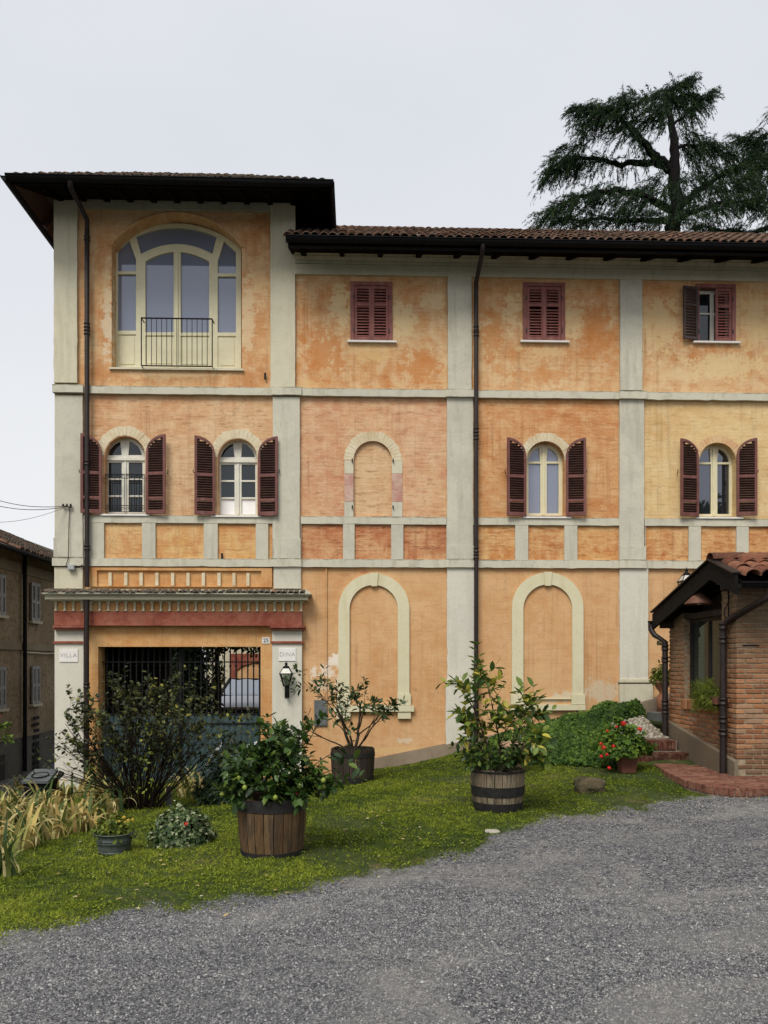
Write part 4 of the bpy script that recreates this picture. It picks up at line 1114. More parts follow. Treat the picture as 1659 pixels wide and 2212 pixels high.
def shutter(hinge, w, h, drop, sgn, ang, mat, tilt=R(-48), label=None):
    key = (round(w, 3), round(h, 3), round(drop, 3), sgn, mat, tilt)
    if key not in _cache:
        me, sl_, st = leaf_frame(w, h, drop, sgn); me.materials.append(M[mat])
        sm = {}
        out = []
        for z, xs_ in sl_:
            k = round(xs_, 2)
            if k not in sm: sm[k] = slat_mesh(xs_, w - st + .006, sgn, tilt); sm[k].materials.append(M[{'shutter': 'slat_shade', 'shutter_pale': 'slat_pale'}.get(mat, mat)])
            out.append((z, sm[k]))
        _cache[key] = (me, out)
    me, out = _cache[key]
    o = bpy.data.objects.new('shutter', me); o.parent = VIL; COL.objects.link(o)
    o.location = Vector(hinge) - origin(VIL); o.rotation_euler = (0, 0, ang)
    if label: o['label'] = label
    for z, sme in out:
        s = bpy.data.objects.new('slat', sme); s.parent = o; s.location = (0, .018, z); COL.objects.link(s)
    return o
ws, hs, ds = .385, 1.50, .33
for (ui, uo, vb, side) in ((220, 175, 1109, -1), (315, 359, 1110, 1), (465, 421, 1113, -1), (557, 600, 1114, 1),
                           (1137, 1095, 1115, -1), (1222, 1264, 1114.5, 1), (1510, 1468, 1116, -1), (1591, 1634, 1114, 1)):
    p = PY(ui, vb, Y0 - .09)
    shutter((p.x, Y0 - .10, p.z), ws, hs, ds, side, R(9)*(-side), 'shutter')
    e = PY(uo, 1020, Y0 - .12)
    MB().tube([(e.x, Y0, e.z), (e.x + side*.03, Y0 - .12, e.z), (e.x + side*.035, Y0 - .12, e.z + .05)], .008, 5).build('shutter_hook', M['iron'], VIL)
def rect_window(u0, u1, v0, v1, left_open=False):
    q = pts(rect_px(u0, v0, u1, v1), Y0 - .03); x0_, x1_ = q[0][0], q[1][0]; z1_, z0_ = q[0][1], q[2][1]
    fw = .075
    fr = plate('shutter_frame', [(x0_, z0_), (x1_, z0_), (x1_, z1_), (x0_, z1_)], [[(x0_ + fw, z0_ + .02), (x1_ - fw, z0_ + .02), (x1_ - fw, z1_ - fw), (x0_ + fw, z1_ - fw)]], Y0 - .03, .09, M['shutter_pale'], VIL, .005)
    w = (x1_ - x0_ - 2*fw)/2 - .004; h = z1_ - z0_ - fw - .03
    if not left_open:
        shutter((x0_ + fw + .002, Y0 - .015, z0_ + .024), w, h, 0, 1, 0, 'shutter_pale', R(48))
        MB().box((x0_ + fw + w - .02, Y0 - .03, z0_ + .03), (x0_ + fw + w + .03, Y0 - .0155, z0_ + h + .02)).build('cover_strip', M['shutter_pale'], VIL)
    else:
        shutter((x0_ + fw*.6, Y0 - .05, z0_ + .024), w, h, 0, -1, R(12), 'shutter_dark', R(-48))
        gx0, gx1, gz0, gz1 = x0_ + fw, x1_ - fw, z0_ + .02, z1_ - fw
        Yc = Y0 + .14; cxm = (gx0 + gx1)/2
        hole = lambda a, b, c, d: [(a, c), (b, c), (b, d), (a, d)]
        wn = plate('window', hole(gx0 - .02, gx1 + .02, gz0 - .02, gz1 + .02), [hole(gx0 + .05, cxm - .04, gz0 + .06, gz0 + .58), hole(gx0 + .05, cxm - .04, gz0 + .61, gz1 - .05), hole(cxm + .04, gx1 - .05, gz0 + .06, gz0 + .58), hole(cxm + .04, gx1 - .05, gz0 + .61, gz1 - .05)], Yc, .05, M['white_paint'], VIL, .004)
        for a, b, c, d in ((gx0 + .05, cxm - .04, gz0 + .06, gz0 + .58), (gx0 + .05, cxm - .04, gz0 + .61, gz1 - .05), (cxm + .04, gx1 - .05, gz0 + .06, gz0 + .58), (cxm + .04, gx1 - .05, gz0 + .61, gz1 - .05)):
            plate('pane', hole(a, b, c, d), [], Yc + .025, .01, M['glass_dark'], wn)
    shutter((x1_ - fw - .002, Y0 - .015, z0_ + .024), w, h, 0, -1, 0, 'shutter_pale', R(48))
    for xx in (x0_ + fw*.85, x1_ - fw*.85):
        for zz in (z0_ + .2, z1_ - .3):
            MB().box((xx - .012, Y0 - .042, zz - .04), (xx + .012, Y0 - .03, zz + .04)).build('hinge', M['shutter_dark'], VIL)
    MB().box((x0_ - .055, Y0 - .07, z0_ - .035), (x1_ + .075, Y0 + .05, z0_ - .001)).build('window_sill', M['marble'], VIL)
rect_window(757, 848, 607, 737)
rect_window(1130, 1221, 609, 737)
rect_window(1503, 1590, 612, 738.5, True)

# ------------------------------------------------------------------ downpipes
def downpipe(path, rad, parent, collars=(), name='downpipe', mat='pipe'):
    o = MB().tube(path, rad, 10).build(name, M[mat], parent)
    for p in collars:
        p = Vector(p); MB().lathe([(rad, -.05), (rad*1.32, -.045), (rad*1.32, -.025), (rad*1.1, -.02), (rad*1.1, .02), (rad*1.32, .025), (rad*1.32, .045), (rad, .05)], p, 12).build('pipe_collar', M[mat], o)
        MB().bar(p + Vector((0, rad, 0)), p + Vector((0, .16, 0)), .02, .02).build('pipe_bracket', M[mat], o)
    return o
yp = Y0 - .13
x1p = PY(188, 1000, yp).x; xg = PY(152, 400, YE_T - .08)
zl = lambda v, u=188: PY(u, v, yp).z
downpipe([(xg.x, YE_T - .08, zg_t - .06), (xg.x, YE_T - .08, zg_t - .16), (x1p, yp, zl(475)), (x1p, yp, zl(500)), (x1p, yp, zl(1268))], .046, VIL, [(x1p, yp, zl(v)) for v in (515, 703, 718, 1000, 1183)])
yq = Y0 - .50
xq = PY(187, 1400, Y0 - .29).x
downpipe([(xq, Y0 - .29, zl(1296)), (xq, Y0 - .29, zl(1740))], .046, VIL, [(xq, Y0 - .29, zl(v)) for v in (1480, 1600)])
x2p = PY(1028.5, 1000, yp).x; z2 = lambda v: PY(1030, v, yp).z
downpipe([(x2p, YE_W - .08, ze_w - .09), (x2p, YE_W - .08, ze_w - .18), (x2p, yp, z2(610)), (x2p, yp, z2(640)), (x2p, yp, z2(1615))], .042, VIL, [(x2p, yp, z2(v)) for v in (710, 722, 930, 945, 1188, 1202, 1440)])
xt = FX(705)
MB().tube([(xt, Y0 - .02, FZ(1228, 705)), (xt, Y0 - .02, FZ(1530, 705))], .018, 8).build('conduit', M['plaster_low'], VIL)

# sloping cement plinth at the foot of the wall
m = MB()
foot = [(653, 1700), (810, 1641), (961, 1610), (1100, 1584), (1250, 1552), (1450, 1500)]
for i in range(len(foot) - 1):
    (ua, va), (ub, vb) = foot[i], foot[i+1]
    pa, pb = PY(ua, va, Y0 - .10), PY(ub, vb, Y0 - .10)
    vs = []
    for p in (pa, pb): vs += [(p.x, Y0 - .0, p.z + .02), (p.x, Y0 - .13, p.z), (p.x, Y0 - .30, p.z - .27), (p.x, Y0 - .32, p.z - .8), (p.x, Y0, p.z - .8)]
    m.add(vs, [(j, j+1, 5+j+1, 5+j) for j in range(4)] + [(0,1,2,3,4), (9,8,7,6,5)])
m.build('plinth', M['plinth'], VIL)

# ------------------------------------------------------------------ plaques, number, boxes, lanterns, wires
def text_mesh(s, size, depth=.002, thin=0.0, spacing=1.0):
    cu = bpy.data.curves.new('lettering', 'FONT'); cu.body = s; cu.size = size; cu.extrude = depth
    cu.align_x = 'CENTER'; cu.align_y = 'CENTER'; cu.offset = thin; cu.space_character = spacing
    ob = bpy.data.objects.new('lettering', cu); me = bpy.data.meshes.new_from_object(ob)
    bpy.data.objects.remove(ob); bpy.data.curves.remove(cu); return me
def plaque(name, u0, u1, v0, v1, Y, word, label, cat, size, mat='marble', lmat='letter', thick=.015, round_=.0, thin=-.003, spacing=1.0, group=None):
    a, b = PY(u0, v1, Y), PY(u1, v0, Y)
    c = Vector(((a.x + b.x)/2, Y + thick, (a.z + b.z)/2))
    t_ = empty(name, c, label, cat, group)
    plate('slab', [(a.x, a.z), (b.x, a.z), (b.x, b.z), (a.x, b.z)], [], Y, thick, M[mat], t_, .003 if not round_ else round_)
    lm = text_mesh(word, size, .002, thin, spacing)
    link('lettering', lm, M[lmat], t_, False, Matrix.Translation(Vector((0, -thick - .002, 0))) @ Matrix.Rotation(R(90), 4, 'X'))
    return t_
plaque('name_plaque', 128, 168, 1402, 1430, Y0 - .116, 'VILLA', 'white marble plaque lettered VILLA on the corner pilaster', 'plaque', .115, spacing=1.12)
plaque('name_plaque', 602, 639, 1400, 1428, Y0 - .116, 'DINA', 'white marble plaque lettered DINA above the wall lantern', 'plaque', .115, spacing=1.12)
plaque('house_number', 566, 583, 1377, 1390.5, Y0 - .014, '25', 'small white enamel plate with the number 25 beside the gate', 'number plate', .105, 'marble', 'black_letter', .012, .005, .001)
a, b = PY(679, 1568, Y0), PY(707, 1512, Y0)
ub = empty('meter_box', (a.x, Y0, a.z), 'grey metal utility box door set in the orange wall', 'utility box')
MB().box((a.x, Y0 - .035, a.z), (b.x, Y0 - .001, b.z)).build('frame', M['grey_metal'], ub)
MB().box((a.x + .02, Y0 - .045, a.z + .02), (b.x - .02, Y0 - .0352, b.z - .02)).build('door', M['grey_metal'], ub)
MB().tube([(b.x - .04, Y0 - .055, (a.z+b.z)/2 - .03), (b.x - .04, Y0 - .055, (a.z+b.z)/2 + .03)], .008, 6).build('handle', M['iron'], ub)
p = PY(1430, 1388, Y0)
ms = empty('letter_slot', (p.x, Y0, p.z), 'small brass letter slot in the orange wall behind the brick porch', 'letter slot')
M['brass'] = simple('brass', (0.16, 0.135, 0.07), 0.5, 0.6, var=0.2)
MB().box((p.x - .1, Y0 - .015, p.z - .035), (p.x + .09, Y0 - .001, p.z + .035)).build('surround', M['iron'], ms)
MB().box((p.x - .085, Y0 - .022, p.z - .02), (p.x + .075, Y0 - .0152, p.z + .02)).build('flap', M['brass'], ms)

def lantern(base, s, label):
    """square tapering street lantern on a cast wall bracket; base = foot of the bracket on the wall"""
    x, y, z = base
    t_ = empty('wall_lantern', (x, y, z), label, 'lantern')
    L = lambda px, py, pz: Vector((x + px*s, y + py*s, z + pz*s))
    MB().box(L(-.05, -.02, 0), L(.05, -.001, .24)).build('wall_plate', M['iron'], t_)
    MB().tube([L(0, -.02, .03), L(0, -.12, .02), L(0, -.2, .08), L(0, -.2, .20), L(0, -.2, .25)], [.022*s, .03*s, .028*s, .03*s, .02*s], 8).build('bracket', M['iron'], t_)
    c0, c1_ = .055, .125; zb, zt = .27, .52; yc = -.2
    MB().lathe([(0, .245*s), (.06*s, .245*s), (.075*s, .265*s), (.05*s, .28*s), (0, .28*s)], L(0, yc, 0), 12).build('base_cup', M['iron'], t_)
    for sx, sy in ((-1,-1),(1,-1),(1,1),(-1,1)):
        MB().bar(L(sx*c0, yc + sy*c0, zb), L(sx*c1_, yc + sy*c1_, zt), .014*s, .014*s).build('corner_bar', M['iron'], t_)
        MB().bar(L(sx*c1_, yc + sy*c1_, zt + .01), L(sx*.06, yc + sy*.06, zt + .125), .012*s, .012*s).build('roof_bar', M['iron'], t_)
    crn = [(-1,-1),(1,-1),(1,1),(-1,1)]
    for k in range(4):
        (ax, ay), (bx, by) = crn[k], crn[(k+1) % 4]
        MB().add([L(ax*c0, yc+ay*c0, zb), L(bx*c0, yc+by*c0, zb), L(bx*c1_, yc+by*c1_, zt), L(ax*c1_, yc+ay*c1_, zt)], ((0,1,2,3),)).build('pane', M['clear_glass'], t_)
        MB().add([L(ax*c1_, yc+ay*c1_, zt+.01), L(bx*c1_, yc+by*c1_, zt+.01), L(bx*.06, yc+by*.06, zt+.125), L(ax*.06, yc+ay*.06, zt+.125)], ((0,1,2,3),)).build('roof_pane', M['opal'], t_)
        MB().bar(L(ax*c1_, yc+ay*c1_, zt), L(bx*c1_, yc+by*c1_, zt), .03*s, .022*s).build('rim', M['iron'], t_)
        MB().bar(L(ax*.06, yc+ay*.06, zt+.125), L(bx*.06, yc+by*.06, zt+.125), .018*s, .018*s).build('top_rim', M['iron'], t_)
    m = MB(); m.lathe([(0, .0), (.075, .0), (.06, .03), (.03, .045), (.022, .06), (.036, .075), (.03, .095), (.012, .11), (.008, .14), (0, .145)], (0, 0, 0), 10)
    m.v = [tuple(L(px, yc + py, zt + .13 + pz)) for px, py, pz in m.v]; m.build('finial', M['iron'], t_)
    m = MB(); m.lathe([(0, 0), (.02, 0), (.022, .07), (.035, .10), (.035, .16), (.015, .19), (0, .19)], (0, 0, 0), 10)
    m.v = [tuple(L(px, yc + py, zb + .02 + pz)) for px, py, pz in m.v]; m.build('bulb', M['opal'], t_)
    return t_
M['opal'] = simple('opal', (0.55, 0.54, 0.48), 0.4, var=0.05, bump=0)
p = PY(620, 1507, Y0 - .10); lantern((p.x, Y0 - .10, p.z), .88, 'black iron glass lantern on the gate pilaster under a plaque')
p = PY(1474, 1316, Y0); lantern((p.x, Y0, p.z), 1.0, 'black iron glass lantern rising behind the brick porch gable')

# overhead wires, insulators and cable box at the corner
p = PY(148, 1094, Y0 - .12)
ib = empty('cable_anchor', (p.x, Y0 - .07, p.z), 'small rusty anchor with clamps holding the overhead wires on the corner pilaster', 'cable anchor')
MB().bar((p.x - .12, Y0 - .12, p.z + .01), (p.x + .06, Y0 - .12, p.z - .02), .022, .022).build('arm', M['pipe'], ib)
for dx in (-.1, -.03, .04): MB().lathe([(0, -.025), (.018, -.025), (.022, 0), (.016, .03), (0, .03)], (p.x + dx, Y0 - .12, p.z + .02), 8).build('clamp', M['pipe'], ib)
for (u, v, dz, lab) in ((-60, 1063, .0, 'upper overhead wire running from the corner pilaster to the left'), (-60, 1079, -.02, 'lower taut overhead wire beneath the upper one'), (-60, 1128, -.03, 'thin slack wire rising from the left below the others')):
    q = PY(u, v, Y0 - 1.5); a = Vector((p.x - .08, Y0 - .12, p.z + dz))
    path = [a.lerp(q, i/12) + Vector((0, 0, -.10*math.sin(math.pi*i/12))) for i in range(13)]
    tag(MB().tube(path, .006 if dz > -.03 else .0035, 5).build('overhead_wire', M['iron']), lab, 'wire')
j = PY(157, 1226, Y0 - .09)
jb = empty('junction_box', (j.x, Y0 - .07, j.z), 'pale grey cable junction box with looping cable on the corner pilaster', 'junction box')
M['pvc'] = simple('pvc', (0.36, 0.37, 0.37), 0.5, var=0.1)
MB().box((j.x - .07, Y0 - .16, j.z - .05), (j.x + .05, Y0 - .085, j.z + .05)).build('case', M['pvc'], jb)
MB().box((j.x - .055, Y0 - .168, j.z - .035), (j.x + .035, Y0 - .1602, j.z + .035)).build('lid', M['pvc'], jb)
MB().tube([(p.x + .02, Y0 - .10, p.z), (p.x + .0, Y0 - .095, p.z - .3), (p.x + .005, Y0 - .135, j.z + .32), (p.x - .0, Y0 - .14, j.z + .16), (j.x - .12, Y0 - .13, j.z + .01), (j.x - .07, Y0 - .125, j.z - .0)], .007, 6).build('cable', M['iron'], jb)
MB().tube([(j.x + .05, Y0 - .125, j.z), (j.x + .12, Y0 - .11, j.z + .0), (j.x + .19, Y0 - .12, j.z + .05)], .007, 6).build('cable', M['iron'], jb)

# ------------------------------------------------------------------ iron gate
M['gate_green'] = simple('gate_green', (0.036, 0.064, 0.066), 0.5, 0.1, var=0.25, scale=3, streak=(0.05, 0.078, 0.076))
Yg = Y0 + .24
g0, g1 = PY(213, 1700, Yg), PY(566, 1700, Yg)
zt_, zr1, zr2, zr3, zb_ = (PY(400, v, Yg).z for v in (1394, 1430, 1542, 1563, 1700))
GT = empty('iron_gate', ((g0.x + g1.x)/2, Yg, zb_), 'dark green iron driveway gate with round bars over ribbed sheet', 'gate')
nb = 28
for k in range(nb):
    x = g0.x + .05 + (g1.x - g0.x - .1)*k/(nb - 1)
    b_ = MB().tube([(x, Yg, zr2 - .02), (x, Yg, zt_)], .0145, 6).build('bar', M['iron'], GT)
    for z in (zr1 - .08, zr2 + .04):
        MB().lathe([(.011, -.03), (.022, -.012), (.022, .012), (.011, .03)], (x, Yg, z), 8).build('collar', M['iron'], b_)
for z in (zr1, zr2, zr3, zb_ + .06):
    MB().box((g0.x + .02, Yg - .018, z - .012), (g1.x - .02, Yg + .018, z + .012)).build('rail', M['iron'], GT)
w_ = (g1.x - g0.x - .1)/(nb - 1)
for k in range(nb - 1):
    x = g0.x + .05 + w_*k; m = MB(); n = 6
    vs = [(x + w_*j/n, Yg + .02 - .018*math.sin(math.pi*j/n), z) for z in (zb_ + .04, zr2 - .015) for j in range(n + 1)]
    m.add(vs, [(j, j+1, n+1+j+1, n+1+j) for j in range(n)], True); m.build('sheet_rib', M['gate_green'], GT)
for x in (g0.x + .02, g1.x - .02, (g0.x + g1.x)/2):
    MB().box((x - .025, Yg - .03, zb_), (x + .025, Yg + .03, zt_)).build('stile', M['iron'], GT)
# ------------------------------------------------------------------ courtyard behind the gate
YCW = 31.0
zy = -.38
cw = empty('courtyard_wall', (PY(530, 1431, YCW).x, YCW, zy), 'orange courtyard wall with a red arched band behind the car', 'wall')
a, b = PY(498, 1431, YCW).x, PY(640, 1431, YCW).x
plate('wall', [(PY(443, 1431, YCW).x, zy - .5), (b, zy - .5), (b, zy + 3.4), (PY(443, 1431, YCW).x, zy + 3.4)], [], YCW + .05, .4, M['cement_warm'], cw)
hx0, hx1 = PY(512, 1431, YCW).x, PY(600, 1431, YCW).x
za, zb2 = PY(530, 1447, YCW).z, PY(530, 1437, YCW).z
arch = [(hx0, zy), (hx1, zy)] + arc3((hx1, za), ((hx0 + hx1)/2, zb2 + .1), (hx0, za), 10)
plate('arch_surround', [(a, zy), (b, zy), (b, PY(530, 1412, YCW).z), (a, PY(530, 1412, YCW).z)], [arch], YCW - .1, .14, M['red_band'], cw)
plate('arch_infill', arch, [], YCW - .04, .06, M['plaster_low'], cw)
# dark barn doors closing off the left of the passage
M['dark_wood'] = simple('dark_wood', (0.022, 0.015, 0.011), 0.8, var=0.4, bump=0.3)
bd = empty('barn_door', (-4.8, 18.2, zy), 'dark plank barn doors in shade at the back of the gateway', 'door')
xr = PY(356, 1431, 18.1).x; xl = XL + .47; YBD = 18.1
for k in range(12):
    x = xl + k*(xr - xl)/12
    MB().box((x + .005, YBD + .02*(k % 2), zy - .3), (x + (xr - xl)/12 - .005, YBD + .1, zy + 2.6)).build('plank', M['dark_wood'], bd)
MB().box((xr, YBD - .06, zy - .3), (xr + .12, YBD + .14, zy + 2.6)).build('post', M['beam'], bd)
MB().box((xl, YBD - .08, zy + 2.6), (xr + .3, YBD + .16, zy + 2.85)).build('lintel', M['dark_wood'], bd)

# parked car facing the gate
M['car_paint'] = simple('car_paint', (0.035, 0.037, 0.042), 0.16, 0.7, var=0.05, bump=0, spec=0.6)
for n_ in M['car_paint'].node_tree.nodes:
    if n_.type == 'BSDF_PRINCIPLED': n_.inputs['Coat Weight'].default_value = 1.0; n_.inputs['Coat Roughness'].default_value = .04; n_.inputs['Coat IOR'].default_value = 2.2
M['car_glass'] = glass_pane('car_glass', 0.42, (0.85, 0.9, 0.95), (0.01, 0.012, 0.014))
M['chrome'] = simple('chrome', (0.55, 0.55, 0.56), 0.15, 0.9, var=0.05, bump=0)
M['rubber'] = simple('rubber', (0.012, 0.012, 0.012), 0.8, var=0.2)
YC = 24.2
cxx = PY(513, 1431, YC).x
CAR = empty('car', (cxx, YC + 2.0, zy + .06), 'dark parked car seen head-on through the gate bars', 'car')
CAR.rotation_euler = (0, 0, R(4))
st = [  # y, half width low, half width belt, z low, z belt, z crown
 (-2.05, .62, .66, .30, .58, .62), (-1.95, .80, .80, .22, .66, .73), (-1.6, .88, .86, .20, .76, .84), (-1.0, .90, .87, .20, .90, .99),
 (-.7, .90, .87, .20, .96, 1.06), (.6, .90, .88, .20, .98, 1.0), (1.7, .89, .86, .22, 1.0, 1.02), (2.1, .78, .76, .30, .95, .97)]
m = MB(); rings = []
for y, wl, wb, z0, z1, zc_ in st:
    ring = [(-wl*.9, y, z0), (-wl, y, z0 + .12), (-wl*1.02, y, (z0 + z1)/2), (-wb, y, z1), (-wb*.8, y, z1 + (zc_-z1)*.7), (-wb*.3, y, zc_), (wb*.3, y, zc_), (wb*.8, y, z1 + (zc_-z1)*.7), (wb, y, z1), (wl*1.02, y, (z0+z1)/2), (wl, y, z0 + .12), (wl*.9, y, z0)]
    rings += ring
n = 12; fs = []
for i in range(len(st) - 1):
    for j in range(n): fs.append((i*n+j, i*n+(j+1) % n, (i+1)*n+(j+1) % n, (i+1)*n+j))
fs += [tuple(range(n-1, -1, -1)), tuple(range((len(st)-1)*n, len(st)*n))]
m.add(rings, fs, True); m.build('body', M['car_paint'], CAR, False)
gh = [(-.82, -.72, .97), (.82, -.72, .97), (.80, 1.75, 1.0), (-.80, 1.75, 1.0), (-.54, .10, 1.50), (.54, .10, 1.50), (.56, 1.2, 1.50), (-.56, 1.2, 1.50)]
m = MB(); m.add(gh, ((4,5,6,7), (1,2,6,5), (3,0,4,7), (2,3,7,6)))
m.add([(-.54,.10,1.50),(-.3,.02,1.535),(.3,.02,1.535),(.54,.10,1.50),(.56,1.2,1.5),(.3,1.25,1.53),(-.3,1.25,1.53),(-.56,1.2,1.5)], ((0,1,6,7),(1,2,5,6),(2,3,4,5)), True)
m.build('roof', M['car_paint'], CAR, False)
MB().add([(-.76, -.735, .99), (.76, -.735, .99), (.49, .07, 1.485), (0, .03, 1.51), (-.49, .07, 1.485), (0, -.80, 1.0)], ((0, 5, 3, 4), (5, 1, 2, 3)), True).build('windscreen', M['car_glass'], CAR, False)
for s in (-1, 1):
    MB().add([(s*.825, -.45, 1.02), (s*.815, 1.5, 1.03), (s*.60, 1.1, 1.45), (s*.59, .15, 1.45)], ((0,1,2,3),)).build('side_window', M['car_glass'], CAR, False)
    MB().bar((s*.80, -.75, .97), (s*.53, .07, 1.50), .075, .06).build('pillar', M['rubber'], CAR, False)
    MB().lathe([(0, -.06), (.07, -.05), (.10, 0), (.07, .05), (0, .06)], (s*.98, -.45, 1.05), 10).build('mirror', M['car_paint'], CAR, False)
    hl = MB().add([(s*.50, -2.03, .68), (s*.82, -1.90, .72), (s*.84, -1.72, .85), (s*.58, -1.93, .80)], ((0,1,2,3),)).build('headlight', M['chrome'], CAR, False)
    for y in (-1.35, 1.4):
        wm = MB(); wm.lathe([(.20, -.11), (.31, -.11), (.335, -.07), (.335, .07), (.31, .11), (.20, .11)], (0, 0, 0), 20)
        tq = Matrix.Translation((s*.82, y, .335)) @ Matrix.Rotation(R(90), 4, 'Y')
        wh = wm.build('wheel', M['rubber'], CAR, False, tq)
        MB().lathe([(0, -.10), (.06, -.10), (.19, -.085), (.205, -.11), (.205, .11), (0, .10)], (0, 0, 0), 16).build('rim', M['chrome'], wh, False)
MB().box((-.45, -2.08, .48), (.45, -2.03, .62)).build('grille', M['rubber'], CAR, False)
MB().box((-.47, -2.085, .60), (.47, -2.05, .63)).build('grille_trim', M['chrome'], CAR, False)
MB().box((-.26, -2.10, .36), (.26, -2.07, .46)).build('number_plate', M['marble'], CAR, False)

# ------------------------------------------------------------------ neighbouring house down the street on the left
XN = -10.2
NH = empty('neighbour_house', (XN, 26, -.9), 'drab brown rendered house with grey louvred shutters across the lane', 'house')
M['drab'] = render_cement('drab', (0.175, 0.145, 0.095), (0.23, 0.19, 0.125), (0.11, 0.09, 0.06), 33.0)
t = NT('drab_wall'); v = t.pos(); vv = t.map(v, (1, 1, 1))
cc = t.mix(t.ramp(t.noise(vv, 0.8, 6, 0.65), [(0.35, 0), (0.65, 1)]), (0.185, 0.142, 0.088), (0.27, 0.215, 0.14))
cc = t.mix(t.ramp(t.noise(vv, 9, 6, 0.75), [(0.52, 0), (0.62, 0.8)]), cc, (0.085, 0.062, 0.04))
cc = t.mix(t.ramp(t.noise(vv, 3, 5, 0.7), [(0.62, 0), (0.7, 0.5)]), cc, (0.26, 0.11, 0.05))
t.p('Base Color', cc).p('Roughness', 0.95).p('Specular IOR Level', 0.1); t.bump(t.noise(vv, 16, 6, 0.7), 0.8, 0.02); M['drab_wall'] = t.m
M['drab_plinth'] = simple('drab_plinth', (0.082, 0.080, 0.066), 0.95, var=0.25, scale=2.0, bump=0.4)
M['grey_shutter'] = simple('grey_shutter', (0.19, 0.19, 0.18), 0.6, var=0.2)
def NX(u, v): return PXp(u, v, XN)
crop = lambda x, y: (x*.285, 1095 + y*.285)
ztn = NX(*crop(415, 405)).z; zst = NX(*crop(160, 1045)).z; zpl = NX(*crop(160, 1745)).z
yA, yB = 13.0, 46.0
MB().box((XN - 9, yA, zpl), (XN, yB, ztn)).build('wall', M['drab_wall'], NH)
MB().box((XN - 9.05, yA - .05, -2.6), (XN + .05, yB, zpl - .005)).build('plinth', M['drab_plinth'], NH)
MB().box((XN, yA, zst - .16), (XN + .06, yB, zst + .06)).build('string_course', M['drab'], NH)
MB().box((XN, yA, zpl - .0), (XN + .075, yB, zpl + .14)).build('string_course', M['drab'], NH)
MB().box((XN, yA, ztn - .75), (XN + .05, yB, ztn - .45)).build('frieze', M['drab'], NH)
rn = empty('roof', (0, 0, 0)); rn.parent = NH; rn.location = Vector((XN + .8, yA, ztn)) - origin(NH)
ovh = .75; ze = NX(*crop(200, 345)).z
ze = PXp(*crop(200, 345), XN + ovh).z
MB().add([(XN, yA, ztn), (XN + ovh, yA, ze - .1), (XN + ovh, yB, ze - .1), (XN, yB, ztn), (XN, yA, ztn + .06), (XN + ovh, yA, ze - .04), (XN + ovh, yB, ze - .04), (XN, yB, ztn + .06)], ((0,1,2,3), (7,6,5,4), (1,5,6,2))).build('soffit', M['soffit'], rn)
gutter((XN + ovh + .05, yB, ze - .02), (XN + ovh + .05, yA, ze - .02), .08, rn)
rp = math.tan(R(24))
MB().add([(XN + ovh, yA, ze), (XN + ovh, yB, ze), (XN - 4, yB, ze + (4 + ovh)*rp), (XN - 4, yA, ze + (4 + ovh)*rp), (XN - 9.6, yA, ze), (XN - 9.6, yB, ze)], ((0,1,2,3), (3,2,5,4))).build('roof_deck', M['tile_old'], rn)
y_near = PXp(0, 1170, XN).y
lay_tiles(rn, (XN + ovh + .03, y_near - .5, ze + .02), (0, 1, 0), (-1, 0, rp), (rp, 0, 1), 42, .2, 12, .36, tm2, 300, 'roof_tiles', 15)
for x, rows in (((150, 168), None),):
    p = NX(*crop(159, 500))
    downpipe([(XN + .12, p.y, ztn - .15), (XN + .12, p.y, -1.6)], .06, NH, (), 'downpipe', 'gutter')
def lou(x0_, x1_, y0_, y1_):
    p, q = NX(*crop(x0_, (y0_ + y1_)/2)), NX(*crop(x1_, (y0_ + y1_)/2)); zz1, zz0 = NX(*crop((x0_ + x1_)/2, y0_)).z, NX(*crop((x0_ + x1_)/2, y1_)).z
    ya_, yb_ = p.y, q.y; wv = (yb_ - ya_)/2
    w = MB().box((XN, ya_ - .06, zz0 - .08), (XN + .14, yb_ + .06, zz0)).build('window_sill', M['cement_grime'], NH)
    for k in range(2):
        y0s = ya_ + k*wv + .01; y1s = y0s + wv - .02
        fr = MB()
        for (a_, b_) in ((y0s, y0s + .07), (y1s - .07, y1s)): fr.box((XN + .04, a_, zz0 + .01), (XN + .09, b_, zz1))
        for zc_ in (zz0 + .05, (zz0 + zz1)/2, zz1 - .05): fr.box((XN + .041, y0s + .07, zc_ - .045), (XN + .089, y1s - .07, zc_ + .045))
        sh = fr.build('shutter', M['grey_shutter'], NH)
        nsl = 15
        for half in range(2):
            za_ = zz0 + .1 + half*((zz1 - zz0)/2 - .05); zb_ = za_ + (zz1 - zz0)/2 - .14
            for i in range(9):
                zc_ = za_ + (i + .5)*(zb_ - za_)/9
                MB().bar((XN + .065, y0s + .06, zc_), (XN + .065, y1s - .06, zc_), .055, .012, (.6, 0, .8)).build('slat', M['grey_shutter'], sh)
lou(220, 286, 578, 866); lou(225, 286, 1206, 1492); lou(-44, 24, 512, 820); lou(-42, 26, 1212, 1530)
p, q = NX(*crop(230, 1900)), NX(*crop(284, 1900)); zt_n = NX(*crop(257, 1785)).z
MB().box((XN + .03, p.y, -1.9), (XN + .06, q.y, zt_n)).build('cellar_door', M['dark_room'], NH)
for i in range(9): MB().box((XN + .061, p.y + .05, -1.7 + i*.2), (XN + .08, q.y - .05, -1.6 + i*.2)).build('door_slat', M['gutter'], NH)
p, q = NX(*crop(-30, 1950)), NX(*crop(22, 1950))
MB().box((XN + .03, p.y, -1.9), (XN + .06, q.y, NX(*crop(0, 1880)).z)).build('cellar_door', M['dark_room'], NH)
